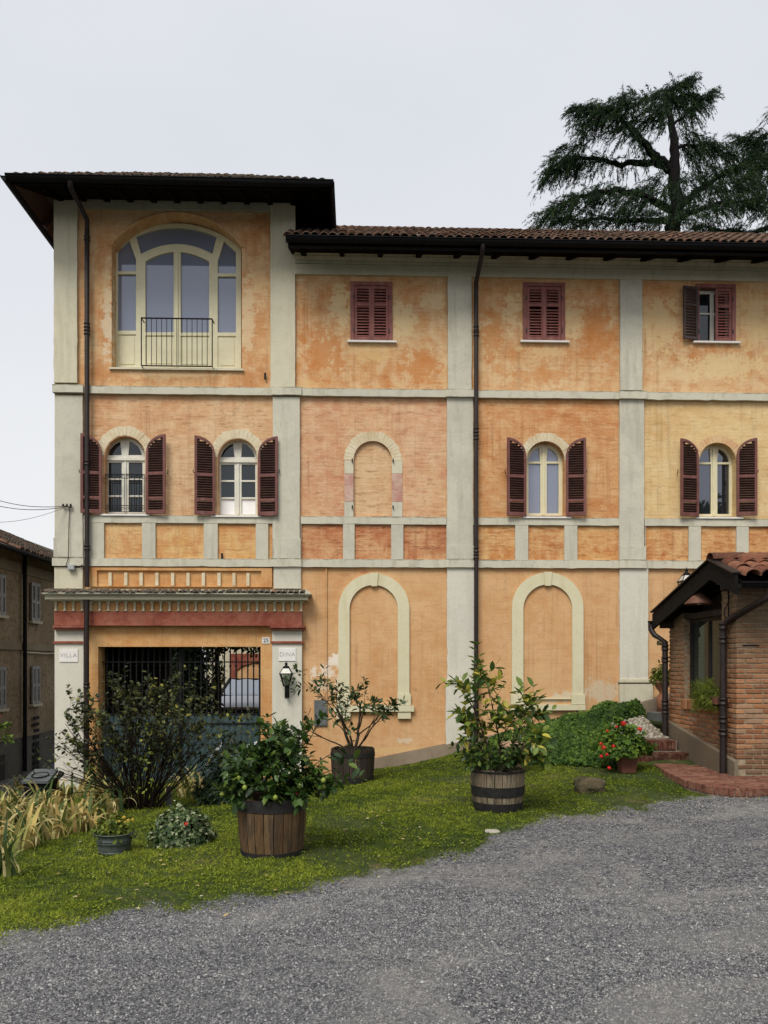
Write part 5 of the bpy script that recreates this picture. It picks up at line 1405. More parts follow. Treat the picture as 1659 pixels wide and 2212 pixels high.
MB().tube([NX(*crop(175, 1105)) + Vector((.08, 0, 0)), NX(*crop(250, 1100)) + Vector((.08, 0, -.03)), NX(*crop(330, 1095)) + Vector((.08, 0, -.08)), NX(*crop(412, 1108)) + Vector((.08, 0, 0))], .03, 6).build('cable', M['cement_grime'], NH)

# wheelie bin in the lane
bp = PY(88, 1700, 13.2); bz = gz(bp.x, 13.2)
BIN = empty('waste_bin', (bp.x, 13.2, bz), 'grey wheeled waste bin with sloping lid in the lane', 'bin')
ztop = PY(88, 1676, 13.2).z
M['bin_grey'] = simple('bin_grey', (0.075, 0.085, 0.085), 0.5, var=0.15, bump=0.1)
hw = .20; m = MB()
vs = [(bp.x + sx*hw*k, 13.2 + sy*hw*1.1*k, z) for z, k in ((bz + .05, .8), (ztop - .06, 1.0)) for sx, sy in ((-1,-1),(1,-1),(1,1),(-1,1))]
m.add(vs, ((3,2,1,0), (0,1,5,4), (1,2,6,5), (2,3,7,6), (3,0,4,7))); m.build('body', M['gutter'], BIN)
m = MB(); m.add([(bp.x - .21, 12.96, ztop - .05), (bp.x + .21, 12.96, ztop - .05), (bp.x + .19, 13.45, ztop + .08), (bp.x - .19, 13.45, ztop + .08), (bp.x - .21, 12.96, ztop - .09), (bp.x + .21, 12.96, ztop - .09), (bp.x + .19, 13.45, ztop + .03), (bp.x - .19, 13.45, ztop + .03)], ((0,1,2,3), (4,5,1,0), (5,6,2,1), (7,4,0,3), (6,7,3,2)))
m.build('lid', M['bin_grey'], BIN)
rg = MB(); rg.tube([(bp.x + .13*math.cos(i*.524), 13.18 + .13*math.sin(i*.524), ztop + .016 + .026*math.sin(i*.524)) for i in range(13)], .010, 5); rg.build('lid_emblem', M['gutter'], BIN)
for s in (-1, 1): MB().lathe([(0, -.03), (.1, -.03), (.1, .03), (0, .03)], (0, 0, 0), 14).build('wheel', M['rubber'], BIN, False, Matrix.Translation((s*.2, .28, .1)) @ Matrix.Rotation(R(90), 4, 'Y'))
MB().tube([(bp.x + .2, 13.45, ztop + .02), (bp.x + .25, 13.45, ztop + .0), (bp.x + .25, 13.3, ztop - .03)], .04, 8).build('handle', M['rubber'], BIN)

# ------------------------------------------------------------------ brick porch on the right
XP, YP0, YP1 = 5.33, 11.15, 13.6         # left wall plane, front and back of the porch
XP1 = 5.98
PO = empty('brick_porch', (XP + .5, YP0, .1), 'small red brick porch with dark gabled clay tile roof', 'porch')
zg0 = .02
def roof_under(y):                        # underside of the roof at depth y
    ya = 11.4
    return 2.97 - (.36*(ya - y) if y < ya else .275*(y - ya))
# wall cores (mortar) with the side opening
op = (11.62, 12.98, 1.10, 2.40)
def side_core():
    m = MB()
    prof = [(YP0 + .012, zg0), (YP1 - .012, zg0), (YP1 - .012, roof_under(YP1) - .0), (11.4, roof_under(11.4)), (YP0 + .012, roof_under(YP0))]
    # slab in the yz plane with a hole
    prof = [(YP0 + .012, zg0), (YP1 - .012, zg0), (YP1 - .012, roof_under(YP1) - .0), (13.05, roof_under(13.05)), (13.05, 2.42), (op[1], 2.42), (op[1], op[2]), (op[0], op[2]), (op[0], roof_under(op[0])), (11.4, roof_under(11.4)), (YP0 + .012, roof_under(YP0))]
    me = plate_mesh([(y, z) for y, z in prof], [], 0, .26, 'core')
    gp = [(op[0] - .02, 2.44), (13.07, 2.44), (13.07, roof_under(13.07)), (op[0] - .02, roof_under(op[0] - .02))]; ng = 4
    MB().add([(XP + .22, y_, z_) for y_, z_ in gp] + [(XP + .26, y_, z_) for y_, z_ in gp], ((0, 3, 2, 1), (4, 5, 6, 7), (0, 1, 5, 4), (1, 2, 6, 5), (2, 3, 7, 6), (3, 0, 4, 7))).build('gable_shade_sheet', M['dark_wood'], PO)  # dark sheet added to stand in for the shade inside the open gable
    MB().box((XP + .02, op[0] + .002, op[3]), (XP + .24, op[1] - .002, op[3] + .09)).build('window_lintel', M['dark_wood'], PO)
    for v in me.vertices:
        x_, y_, z_ = v.co; v.co = (XP + .012 + y_, x_, z_)
    bm = bmesh.new(); bm.from_mesh(me); bmesh.ops.recalc_face_normals(bm, faces=bm.faces); bm.to_mesh(me); bm.free()
    return link('wall_core', me, M['mortar'], PO)
core = side_core()
MB().box((XP + .272, YP0 + .012, zg0), (XP1, YP0 + .27, roof_under(YP0))).build('wall_core', M['mortar'], PO)
# beyond the door on the right
MB().box((XP1, YP0 + .10, zg0), (XP1 + 1.0, YP0 + .16, 2.25)).build('door', M['dark_wood'], PO)
MB().box((XP1 + 1.0, YP0, zg0), (XP1 + 2.2, YP0 + .3, roof_under(YP0))).build('wall_core', M['mortar'], PO)
MB().box((XP1, YP0 + .02, 2.25), (XP1 + 1.0, YP0 + .28, roof_under(YP0))).build('wall_core', M['mortar'], PO)
MB().box((XP + .272, YP1 - .27, zg0), (XP1 + 2.2, YP1 - .012, roof_under(YP1))).build('wall_core', M['mortar'], PO)
bw_, bh_, bd_, jm = .235, .054, .12, .017
bme = {}
def brick_mesh(w, h, d, k):
    key = (round(w, 2), round(h, 3), round(d, 2), k)
    if key not in bme:
        rr = random.Random(hash(key) % 9999); m = MB(); x, y, z = w/2, d/2, h/2; e = .006
        pts_ = []
        for sx in (-1, 1):
            for sy in (-1, 1):
                for sz in (-1, 1):
                    j_ = lambda: rr.uniform(-.0035, .0035)
                    pts_ += [(sx*(x-e)+j_(), sy*y, sz*(z-e)+j_()), (sx*x, sy*(y-e), sz*(z-e)+j_()), (sx*(x-e)+j_(), sy*(y-e), sz*z)]
        bm = bmesh.new()
        for p in pts_: bm.verts.new(p)
        bmesh.ops.convex_hull(bm, input=bm.verts)
        me = bpy.data.meshes.new('brick'); bm.to_mesh(me); bm.free(); bme[key] = me
    return bme[key]
def lay_bricks(parent, items, mats, limit, restname, seed=0):
    """items: (priority, world position, rotation z, (w, h, d)); the first by priority become single bricks, the rest one part"""
    rr = random.Random(seed); items = sorted(items, key=lambda q: q[0]); o0 = origin(parent); rest = MB(); rv = []
    for i, (_, p, rz, (w, h, d)) in enumerate(items):
        me = brick_mesh(w, h, d, rr.randrange(3))
        mt = Matrix.Translation(Vector(p)) @ Matrix.Rotation(rz + rr.uniform(-.012, .012), 4, 'Z') @ Matrix.Rotation(rr.uniform(-.01, .01), 4, 'Y')
        if len(me.materials) == 0: me.materials.append(mats)
        if i < limit: link('brick', me, None, parent, False, Matrix.Translation(-o0) @ mt)
        else:
            rest.add([mt @ v.co for v in me.vertices], [tuple(f.vertices) for f in me.polygons]); rv += [rr.random()]*len(me.vertices)
    if rest.v:
        rm_ = rest.mesh(restname); at = rm_.attributes.new('rnd', 'FLOAT', 'POINT'); at.data.foreach_set('value', rv)
        link(restname, rm_, mats, parent)['kind'] = 'stuff'
items = []; rr = random.Random(21)
row = 0; z = .13 + bh_/2
while z < 3.05:
    off = (row % 2)*(bw_ + jm)/2
    # side wall (plane x = XP), bricks run along y
    y = YP0 + (0.0 if row % 2 else .0) + bd_*(row % 2) + (0 if row % 2 == 0 else jm)
    while y < YP1 - .02:
        w = min(bw_, YP1 - y)
        segs = [(y, y + w)]
        o1_ = 13.05 if z > 2.42 else op[1]
        if op[2] - .02 < z:
            segs = []
            if y < op[0]: segs.append((y, min(y + w, op[0])))
            if y + w > o1_: segs.append((max(y, o1_), y + w))
        for a_, b_ in segs:
            if b_ - a_ > .03 and z + bh_/2 < roof_under((a_ + b_)/2) - .01 and not (z < .30 + (a_ - YP0)*.16):
                items.append((100 + 10*((a_ + b_)/2 - YP0) if b_ - a_ > .08 else 900, (XP + .06 + rr.uniform(-.004, .004), (a_ + b_)/2, z), R(90), (b_ - a_ - .0, bh_, bd_)))
        y += w + jm
    # front wall (plane y = YP0)
    x = XP + (0 if row % 2 else bd_ + jm)
    while x < XP1 - .02:
        w = min(bw_, XP1 - x)
        if w > .03 and z + bh_/2 < roof_under(YP0) - .02: items.append((0 if x < 6.0 else 800, (x + w/2, YP0 + .06 + rr.uniform(-.004, .004), z), 0, (w, bh_, bd_)))
        x += w + jm
    z += bh_ + jm; row += 1
for k in range(19):                        # soldier course under the side window
    y = op[0] - .08 + k*.077
    items.append((50, (XP + .04, y + .03, op[2] - .075), R(90), (.062, .15, bd_ + .05)))
lay_bricks(PO, items, M['brick'], 300, 'brickwork', 4)
m = MB(); a0_ = YP0 + .2
m.add([(XP - .03, YP0 - .0, zg0), (XP - .03, YP1, zg0), (XP - .03, YP1, .30 + (YP1 - YP0)*.16), (XP - .03, YP0 + .0, .30)] + [(XP + .03, YP0 - .0, zg0), (XP + .03, YP1, zg0), (XP + .02, YP1, .34 + (YP1 - YP0)*.16), (XP + .02, YP0 + .0, .34)], ((0,1,2,3), (3,2,6,7), (1,5,6,2), (0,3,7,4)))
m.build('plinth', M['plinth'], PO)
# window in the side opening
wn = MB()
for a_, b_ in (((op[0], op[2]), (op[0] + .06, op[3])), ((op[1] - .06, op[2]), (op[1], op[3])), ((op[0] + .06, op[2]), (op[1] - .06, op[2] + .06)), ((op[0] + .06, op[3] - .06), (op[1] - .06, op[3])), ((12.25, op[2] + .06), (12.30, op[3] - .06))):
    wn.box((XP + .10, a_[0], a_[1]), (XP + .16, b_[0], b_[1]))
wno = wn.build('window', M['dark_wood'], PO)
for a_, b_ in ((op[0] + .06, 12.25), (12.30, op[1] - .06)):
    MB().box((XP + .125, a_, op[2] + .06), (XP + .135, b_, op[3] - .06)).build('pane', M['glass_porch'], wno)
# roof of the porch
XG, XRR = 5.08, 8.6                        # gable verge and right end
ap = Vector((XG, 11.4, 3.09)); ne = Vector((XG, 10.62, 2.81)); fe = Vector((XG, 13.66, 2.47))
rp_ = empty('roof', (0, 0, 0)); rp_.parent = PO; rp_.location = ap - origin(PO)
def deck(a_, b_, th, name, mat):
    dx = Vector((XRR - XG, 0, 0)); dz = Vector((0, 0, -th))
    vs = [a_, a_ + dx, b_ + dx, b_]; vs = vs + [p + dz for p in vs]
    MB().add(vs, ((0,1,2,3), (7,6,5,4), (0,4,5,1), (1,5,6,2), (2,6,7,3), (3,7,4,0))).build(name, M[mat], rp_)
deck(ne + Vector((.04, 0, -.02)), ap + Vector((.04, 0, -.02)), .07, 'roof_deck', 'soffit'); deck(ap + Vector((.04, .003, -.02)), fe + Vector((.04, 0, -.02)), .07, 'roof_deck', 'soffit')
for a_, b_ in ((ap, fe), (ap + Vector((0, -.0, 0)), ne)):
    d_ = (b_ - a_).normalized(); up = Vector((0, -d_.z, d_.y)); up = up if up.z > 0 else -up
    mm = MB().add([a_ + Vector((-.02, 0, .06)), b_ + Vector((-.02, 0, .06)), b_ + Vector((-.02, 0, -.20)), a_ + Vector((-.02, 0, -.20)), a_ + Vector((.02, 0, .06)), b_ + Vector((.02, 0, .06)), b_ + Vector((.02, 0, -.20)), a_ + Vector((.02, 0, -.20))], ((0,3,2,1), (4,5,6,7), (0,1,5,4), (2,3,7,6), (1,2,6,5)))
    mm.build('barge_board', M['gutter'], rp_)
    MB().bar(a_ + Vector((.0, 0, .09)), b_ + Vector((.0, 0, .09)), .12, .02).build('verge_flashing', M['pipe'], rp_)
tm4 = tile_mesh(.46, .115, .095, .85, .018, 8); tm4.materials.append(M['tile_red'])
sln = ap - ne; lay_tiles(rp_, ne + Vector((.20, -.05, .045)), (1,0,0), sln, Vector((0, -sln.z, sln.y)), 16, .215, 3, .28, tm4, 60, 'roof_tiles', 31)
slf = ap - fe; lay_tiles(rp_, fe + Vector((.20 + 15*.215, .0, .045)), (-1,0,0), slf, Vector((0, -slf.z, slf.y)), 16, .215, 7, .32, tm4, 110, 'roof_tiles', 33)
tm5 = tile_mesh(.48, .13, .115, .8, .018, 8); tm5.materials.append(M['tile_red'])
for k in range(8): link('ridge_tile', tm5, None, rp_, False, Matrix.Translation(ap + Vector((-.02 + k*.42, 0, .085)) - origin(rp_)) @ Matrix.Rotation(R(-90), 4, 'Z') @ Matrix.Rotation(R(2.5), 4, 'X'))
gutter((XG + .02, ne.y - .06, ne.z - .05), (XRR, ne.y - .06, ne.z - .05), .065, rp_)
gutter((XRR, fe.y + .06, fe.z - .06), (XG - .05, fe.y + .06, fe.z - .06), .065, rp_)
MB().bar((XG + .1, 11.4, 2.90), (XRR, 11.4, 2.90), .14, .16).build('ridge_beam', M['dark_wood'], rp_)
MB().bar((XP - .16, YP0 + .1, 2.79), (XP + .3, YP0 + .1, 2.79), .12, .12).build('purlin', M['dark_wood'], rp_)
MB().bar((XG + .06, YP1 - .12, 2.33), (XP + .3, YP1 - .12, 2.33), .12, .10).build('purlin', M['dark_wood'], rp_)
# downpipes of the porch
px_, py_ = XP - .09, YP0 + .22
e0 = PY(1597, 1306, ne.y - .06)
downpipe([(XG + .42, ne.y - .06, ne.z - .10), (XG + .42, ne.y - .06, ne.z - .22), (XG + .34, ne.y + .06, ne.z - .30), (px_ + .05, py_ - .1, ne.z - .50), (px_, py_, ne.z - .58), (px_, py_, ne.z - .7), (px_, py_, .10)], .05, PO, [(px_, py_, z) for z in (2.22, 2.02, 1.14, .88, .70)], mat='pipe')
fp = PY(1445, 1590, YP1 - .12)
downpipe([(XG - .02, fe.y + .06, fe.z - .1), (XG - .02, fe.y + .06, fe.z - .2), (XG + .0, fe.y - .05, fe.z - .30), (XP - .10, YP1 - .08, fe.z - .42), (XP - .10, YP1 - .08, .42)], .048, PO, [(XP - .10, YP1 - .08, z) for z in (1.95, 1.75, 1.02, .88)], mat='pipe')
p = PXp(1622, 1395, 6)
q0, q1 = PY(1604, 1394, YP0 - .002), PY(1640, 1394, YP0 - .002)
MB().box((q0.x, YP0 - .006, q0.z - .01), (q1.x, YP0 + .02, q0.z + .008)).build('wall_slot', M['iron'], PO)

# conical shade lamp hung on a scrolled bracket under the gable
lp = PY(1510, 1297, 12.0); 
HL = empty('hanging_lamp', (lp.x, 12.0, lp.z), 'rusty conical lampshade hung from a scrolled bracket under the porch gable', 'lamp')
M['rust'] = simple('rust', (0.15, 0.07, 0.045), 0.7, 0.3, var=0.3)
MB().lathe([(.02, .13), (.05, .11), (.215, -.045), (.21, -.06), (.19, -.05), (.03, .09)], lp, 20).build('shade', M['rust'], HL)
MB().lathe([(0, -.07), (.035, -.05), (.045, -.01), (.03, .05), (0, .06)], lp, 10).build('bulb', M['opal'], HL)
for r_ in (.05, .08):
    MB().tube([lp + Vector((r_*math.cos(i*.2), 0, .07 + r_*math.sin(i*.2))) for i in range(17)], .008, 6).build('bracket_arc', M['iron'], HL)
MB().tube([lp + Vector((0, 0, .10)), lp + Vector((0, 0, .14)), lp + Vector((.06, 0, .15)), lp + Vector((XP - lp.x + .24, 0, .15))], .010, 6).build('bracket', M['iron'], HL)
sb = Vector((XP - .03, YP0 + .18, 2.35))
MB().tube([sb + Vector((-.02 - .05*math.sin(i*.35)*(1 - i/30), 0, -.05 + i*.025)) for i in range(20)], .008, 6).build('scroll', M['iron'], HL)
MB().tube([lp + Vector((XP - lp.x - .02, 0, .145)), sb + Vector((0, 0, .38)), sb], .010, 6).build('wall_bar', M['iron'], HL)

# ------------------------------------------------------------------ patio, steps, cobbled ramp
PAT = empty('patio', (5.4, 10.4, .1), 'red brick patio with curved soldier edge before the porch', 'patio', kind='structure')
cpts = [(1413, 1650), (1440, 1667), (1480, 1685), (1530, 1698), (1580, 1704), (1620, 1705), (1659, 1702)]
zp = .115
rim = [PZ(u, v, zp) for u, v in cpts]; rim = [Vector((p.x, p.y, zp)) for p in rim]; rim.append(Vector((8.5, rim[-1].y + .2, zp)))
m = MB(); poly = rim + [Vector((8.5, YP0 + .2, zp)), Vector((XP - .0, YP0 + .2, zp)), Vector((XP, 12.9, zp)), Vector((rim[0].x - .0, 12.9, zp))]
low = [p - Vector((0, 0, .022)) for p in poly]; bot = [p - Vector((0, 0, .30)) for p in poly]; k = len(poly)
m.add(low + bot, [tuple(range(k))] + [(i, k + i, k + (i+1) % k, (i+1) % k) for i in range(k)]); m.build('patio_bed', M['mortar_dark'], PAT)
def inside(x, y, ring):
    c = False; n = len(ring)
    for i in range(n):
        a_, b_ = ring[i], ring[(i+1) % n]
        if (a_.y > y) != (b_.y > y) and x < (b_.x - a_.x)*(y - a_.y)/(b_.y - a_.y) + a_.x: c = not c
    return c
items = []
x = rim[0].x - .1; row = 0
yy = 9.2
while yy < 13.0:
    xx = 4.0 + (row % 2)*.13
    while xx < 7.2:
        ok = all(inside(xx + dx, yy + dy, poly) for dx in (-.11, .11) for dy in (-.05, .05))
        # keep clear of the soldier edge and the wall
        if ok and min((Vector((xx, yy, zp)) - rim[i].lerp(rim[i+1], f)).length for i in range(len(rim)-1) for f in (0, .25, .5, .75, 1)) > .20 and not (xx > XP - .13 and yy > YP0 - .07):
            items.append((yy, (xx, yy, zp - .02 + rr.uniform(-.003, .003)), 0, (.235, .05, .108)))
        xx += .248
    yy += .120; row += 1
L = [0]; 
for i in range(len(rim)-1): L.append(L[-1] + (rim[i+1] - rim[i]).length)
s_ = .03
while s_ < min(L[-1], 3.4):
    i = max(j for j in range(len(rim)-1) if L[j] <= s_); f = (s_ - L[i])/(L[i+1] - L[i]); p = rim[i].lerp(rim[i+1], f); d_ = (rim[i+1] - rim[i]).normalized()
    nrm_ = Vector((-d_.y, d_.x, 0))
    items.append((0, (p.x + nrm_.x*.09, p.y + nrm_.y*.09, zp - .045), math.atan2(d_.y, d_.x), (.062, .10, .20))); s_ += .071
lay_bricks(PAT, items, M['paver'], 300, 'brickwork', 6)
ST = empty('brick_steps', (4.9, 12.9, .1), 'two dark brick steps climbing from patio to cobbled path', 'steps')
sx0, sx1 = 4.45, XP - .02
for k, (y0_, h0, h1, xa_) in enumerate(((12.70, .09, .255, XP - .03), (13.08, .255, .42, XP - .06))):
    MB().box((sx0, y0_ + .03, h0 - .1), (xa_, y0_ + .7, h1 - .012)).build('step_core', M['mortar_dark'], ST)
    its = []; x = sx0
    while x < xa_ - .05:
        its.append((0, (x + .033, y0_ + .125, h1 - .085), 0, (.064, .155, .25))); x += .072
    lay_bricks(ST, its, M['step_brick'], 300, 'brickwork', 8 + k)
RP = empty('cobbled_ramp', (4.7, 14, .5), 'path of pale river cobbles between ivy and porch', 'path', kind='structure')
cob = [PZ(u, v, .5) for u, v in ((1368, 1590), (1442, 1592), (1446, 1558), (1396, 1553))]
ra, rb_, rc, rd = (Vector((4.05, 13.35, .43)), Vector((5.22, 13.35, .43)), Vector((5.22, 14.6, .72)), Vector((4.35, 14.6, .72)))
m = MB(); m.add([ra, rb_, rc, rd] + [p - Vector((0, 0, .5)) for p in (ra, rb_, rc, rd)], ((0,1,2,3), (0,4,5,1), (1,5,6,2), (3,7,4,0), (2,6,7,3))); m.build('bed', M['mortar_dark'], RP)
M['cobble'] = brick_mat('cobble', [(0, (0.17, 0.155, 0.115)), (0.5, (0.29, 0.265, 0.205)), (1, (0.42, 0.40, 0.33))])
cms = []
for k in range(5):
    bm = bmesh.new(); bmesh.ops.create_icosphere(bm, subdivisions=1, radius=1.0)
    r2 = random.Random(k)
    for v in bm.verts: v.co *= r2.uniform(.85, 1.1)
    me = bpy.data.meshes.new('cobble'); bm.to_mesh(me); bm.free(); me.polygons.foreach_set('use_smooth', [True]*len(me.polygons)); me.materials.append(M['cobble']); cms.append(me)
for i in range(16):
    for j in range(15):
        f, g_ = (i + .5 + rr.uniform(-.25, .25))/16, (j + .5 + rr.uniform(-.25, .25) + .5*(i % 2))/15
        if g_ > 1: continue
        p = ra.lerp(rb_, g_).lerp(rd.lerp(rc, g_), f)
        link('cobble', cms[rr.randrange(5)], None, RP, False, Matrix.Translation(p - origin(RP)) @ Matrix.Rotation(rr.random()*6, 4, 'Z') @ Matrix.Diagonal((rr.uniform(.038, .055), rr.uniform(.028, .04), rr.uniform(.022, .034), 1)))
p = PY(1436, 1541, 14.3)
tag(MB().box((p.x - .25, 14.0, p.z - .12), (p.x + .2, 14.5, p.z + .02)).build('stone_slab', M['grey_metal']), 'grey stone slab lying at the top of the cobbled path', 'slab')
# ------------------------------------------------------------------ plants: helpers
def rvec(r): 
    while True:
        v = Vector((r.uniform(-1, 1), r.uniform(-1, 1), r.uniform(-1, 1)))
        if .05 < v.length < 1: return v.normalized()
def ramify(r, p, d, L, rad, lvl, wood, leaves, kids=(3, 5), spread=.75, droop=0.0, wob=.2, leafstep=.035, bare=.25, shrink=(.45, .75), taper=.4):
    n = max(3, int(L/.07)); path = [p.copy()]; d = d.normalized(); dirs = [d.copy()]
    for i in range(n):
        d = (d + rvec(r)*wob + Vector((0, 0, droop))).normalized(); p = p + d*(L/n); path.append(p.copy()); dirs.append(d.copy())
    wood.append((path, [rad*(1 - (1-taper)*i/n) for i in range(n + 1)]))
    if lvl > 0:
        for k in range(r.randint(*kids)):
            i = min(n, int(n*r.uniform(.3, 1.0))); nd = (dirs[i] + rvec(r)*spread + Vector((0, 0, .12))).normalized()
            ramify(r, path[i], nd, L*r.uniform(*shrink), rad*(1 - (1-taper)*i/n)*.65, lvl-1, wood, leaves, kids, spread, droop, wob, leafstep, bare, shrink, taper)
    if lvl <= 1:
        s = L*bare if lvl == 0 else L*max(bare, .55)
        while s < L:
            i = min(n, int(n*s/L)); a = rvec(r); ax = (a - dirs[i]*a.dot(dirs[i])).normalized()*.8 + dirs[i]*.55 + Vector((0, 0, r.uniform(-.35, .15)))
            leaves.append((path[i] + ax*.006, ax.normalized(), (Vector((0, 0, 1)) + rvec(r)*.55).normalized())); s += leafstep*r.uniform(.7, 1.4)
def wood_mesh(wood, n=6):
    m = MB()
    for path, rad in wood: m.tube(path, rad, n if rad[0] > .006 else 4, False)
    return m
def leaf_np(leaves, L, W, rng_, tv=LEAF_V, tf=LEAF_F, rnd=None):
    pos = np.array([l[0][:] for l in leaves]); ax = np.array([l[1][:] for l in leaves]); nr = np.array([l[2][:] for l in leaves])
    k = len(leaves); f = .65 + .6*rng_.random(k)
    return scatter(tv, tf, pos, ax, nr, L*f, W*f, rng_.random(k) if rnd is None else rnd)
def single_leaves(parent, leaves, L, W, mat, r, name='leaf', limit=300):
    """the first `limit` leaves as objects of their own that share three meshes; the rest come back"""
    key = (name, mat.name, L, W)
    if key not in _cache:
        out = []
        for k in range(3):
            V = LEAF_V*np.array([L, W, L]); V[:, 2] += (k - 1)*.10*L*(LEAF_V[:, 0]**2)
            me = mesh_np(name, V, LEAF_F, None, True); me.materials.append(mat); out.append(me)
        _cache[key] = out
    o0 = origin(parent)
    for p, ax, nr in leaves[:limit]:
        x = ax.normalized(); y = nr.cross(x)
        if y.length < 1e-3: y = Vector((0, 1, 0)).cross(x)
        y.normalize(); z = x.cross(y); s = r.uniform(.5, 1.35)
        mt = Matrix(((x.x*s, y.x*s, z.x*s, p.x-o0.x), (x.y*s, y.y*s, z.y*s, p.y-o0.y), (x.z*s, y.z*s, z.z*s, p.z-o0.z), (0, 0, 0, 1)))
        link(name, _cache[key][r.randrange(3)], None, parent, False, mt)
    return leaves[limit:]
def join_np(parts):
    V, Fs, Rr, o = [], [], [], 0
    for v, f, r in parts: V.append(v); Fs.append(f + o); Rr.append(r); o += len(v)
    return np.concatenate(V), np.concatenate(Fs), np.concatenate(Rr)
M['bark'] = simple('bark', (0.045, 0.034, 0.026), 0.9, var=0.35, scale=20, bump=0.5, spec=0.1)
M['bark_dark'] = simple('bark_dark', (0.020, 0.014, 0.011), 0.9, var=0.4, scale=20, bump=0.4, spec=0.1)
M['soil'] = simple('soil', (0.022, 0.016, 0.011), 0.95, var=0.4, scale=25, bump=0.6, spec=0.1)
LEMON = [(0, (0.016, 0.038, 0.011)), (.45, (0.034, 0.078, 0.016)), (.8, (0.070, 0.13, 0.022)), (1, (0.14, 0.20, 0.035))]
LEMONY = [(0, (0.036, 0.078, 0.018)), (.4, (0.095, 0.16, 0.026)), (.72, (0.19, 0.25, 0.04)), (.86, (0.46, 0.42, 0.06)), (1, (0.58, 0.49, 0.08))]
BACKC = [(0, (0.022, 0.048, 0.02)), (.6, (0.05, 0.09, 0.03)), (1, (0.11, 0.15, 0.045))]
for n_, s_ in (('lemon', LEMON), ('lemony', LEMONY), ('backc', BACKC)):
    M[n_ + '_o'] = foliage(n_ + '_single', s_, 'obj', 0.4); M[n_ + '_a'] = foliage(n_ + '_mass', s_, 'attr', 0.4)

# ------------------------------------------------------------------ half barrels with citrus trees
def wood_stave(name, stops, dirt):
    t = NT(name); v = t.pos(); f = t.rnd()
    c = t.ramp(f, stops)
    g = t.noise(t.map(v, (60, 60, 2.2)), 1.0, 5, 0.6)
    c = t.mix(t.ramp(g, [(0.35, 0.7), (0.6, 0)]), c, tuple(x*.35 for x in stops[0][1]))
    c = t.mix(t.ramp(t.noise(t.map(v, (9, 9, 3)), 1.0, 6, 0.7), [(0.48, 0), (0.6, dirt)]), c, (0.03, 0.028, 0.024))
    t.p('Base Color', c).p('Roughness', 0.85).p('Specular IOR Level', 0.2); t.bump(g, 0.5, 0.006); return t.m
M['oak_brown'] = wood_stave('oak_brown', [(0, (0.095, 0.055, 0.026)), (.5, (0.13, 0.078, 0.037)), (1, (0.165, 0.105, 0.055))], 0.5)
M['oak_grey'] = wood_stave('oak_grey', [(0, (0.16, 0.125, 0.08)), (.5, (0.21, 0.165, 0.11)), (1, (0.27, 0.22, 0.15))], 0.55)
M['oak_dark'] = wood_stave('oak_dark', [(0, (0.040, 0.030, 0.022)), (.5, (0.055, 0.042, 0.03)), (1, (0.075, 0.055, 0.038))], 0.5)
M['hoop'] = simple('hoop', (0.022, 0.021, 0.02), 0.7, 0.4, var=0.4, scale=16, bump=0.3)
def barrel(base, rt, rb, h, mat, hoops, label, seed, n=22):
    o = empty('half_barrel', base, label, 'barrel'); r = random.Random(seed)
    prof = [(0, rb), (.25*h, rb + (rt-rb)*.45), (.5*h, rb + (rt-rb)*.82), (.75*h, rt*1.005), (h, rt)]
    rad = lambda z: np.interp(z, [q[0] for q in prof], [q[1] for q in prof])
    for k in range(n):
        a = 2*math.pi/n; g_ = .012; m = MB(); th = .026; vs = []
        hh = h + r.uniform(-.012, .008)
        for z, ro in prof:
            z = min(z, hh) if z < h else hh
            for rr_ in (ro, ro - th):
                for t_ in (-a/2 + g_, 0, a/2 - g_): vs.append((rr_*math.cos(t_) + (0.0 if rr_ == ro else 0), rr_*math.sin(t_), z))
        fs = []
        for i in range(len(prof)-1):
            b_ = i*6; c_ = b_ + 6
            fs += [(b_, b_+1, c_+1, c_), (b_+1, b_+2, c_+2, c_+1), (b_+4, b_+3, c_+3, c_+4), (b_+5, b_+4, c_+4, c_+5), (b_+3, b_, c_, c_+3), (b_+2, b_+5, c_+5, c_+2)]
        e = (len(prof)-1)*6; fs += [(e, e+1, e+4, e+3), (e+1, e+2, e+5, e+4)]
        m.add(vs, fs); m.build('stave', M[mat], o, False, Matrix.Rotation(a*k + seed, 4, 'Z') @ Matrix.Translation((r.uniform(-.003, .003), 0, 0)))
    for z0_, z1_ in hoops:
        MB().lathe([(rad(z0_*h) + .002, z0_*h), (rad(z0_*h) + .007, z0_*h), (rad(z1_*h) + .007, z1_*h), (rad(z1_*h) + .002, z1_*h)], (0, 0, 0), 72, False).build('hoop', M['hoop'], o, False)
    MB().lathe([(0, h*.88), (rt*.5, h*.9), (rt - .03, h*.86)], (0, 0, 0), 24).build('soil', M['soil'], o, False)
    return o
def B_at(u, v, Y): p = PY(u, v, Y); return Vector((p.x, Y, p.z))
def on_ground(u, v):
    return PG(u, v)
b_near = on_ground(588, 1846); b_mid = on_ground(1075, 1748); b_back = on_ground(762, 1693)
sc_near = b_near.y/1739*146/2; sc_mid = b_mid.y/1739*117/2; sc_back = b_back.y/1739*94/2
barrel(b_near, sc_near, sc_near*.89, sc_near*1.72, 'oak_brown', [(.80, 1.005), (0.0, .12)], 'brown half barrel with black rim holding the dense citrus bush', 1)
barrel(b_mid, sc_mid, sc_mid*.87, sc_mid*1.50, 'oak_grey', [(.36, .60), (0.0, .20), (.93, .985)], 'weathered grey half barrel with wide dark hoops on the lawn', 2)
barrel(b_back, sc_back, sc_back*.93, sc_back*1.62, 'oak_dark', [(.78, .90), (.10, .22)], 'blackened half barrel standing by the villa wall', 3)

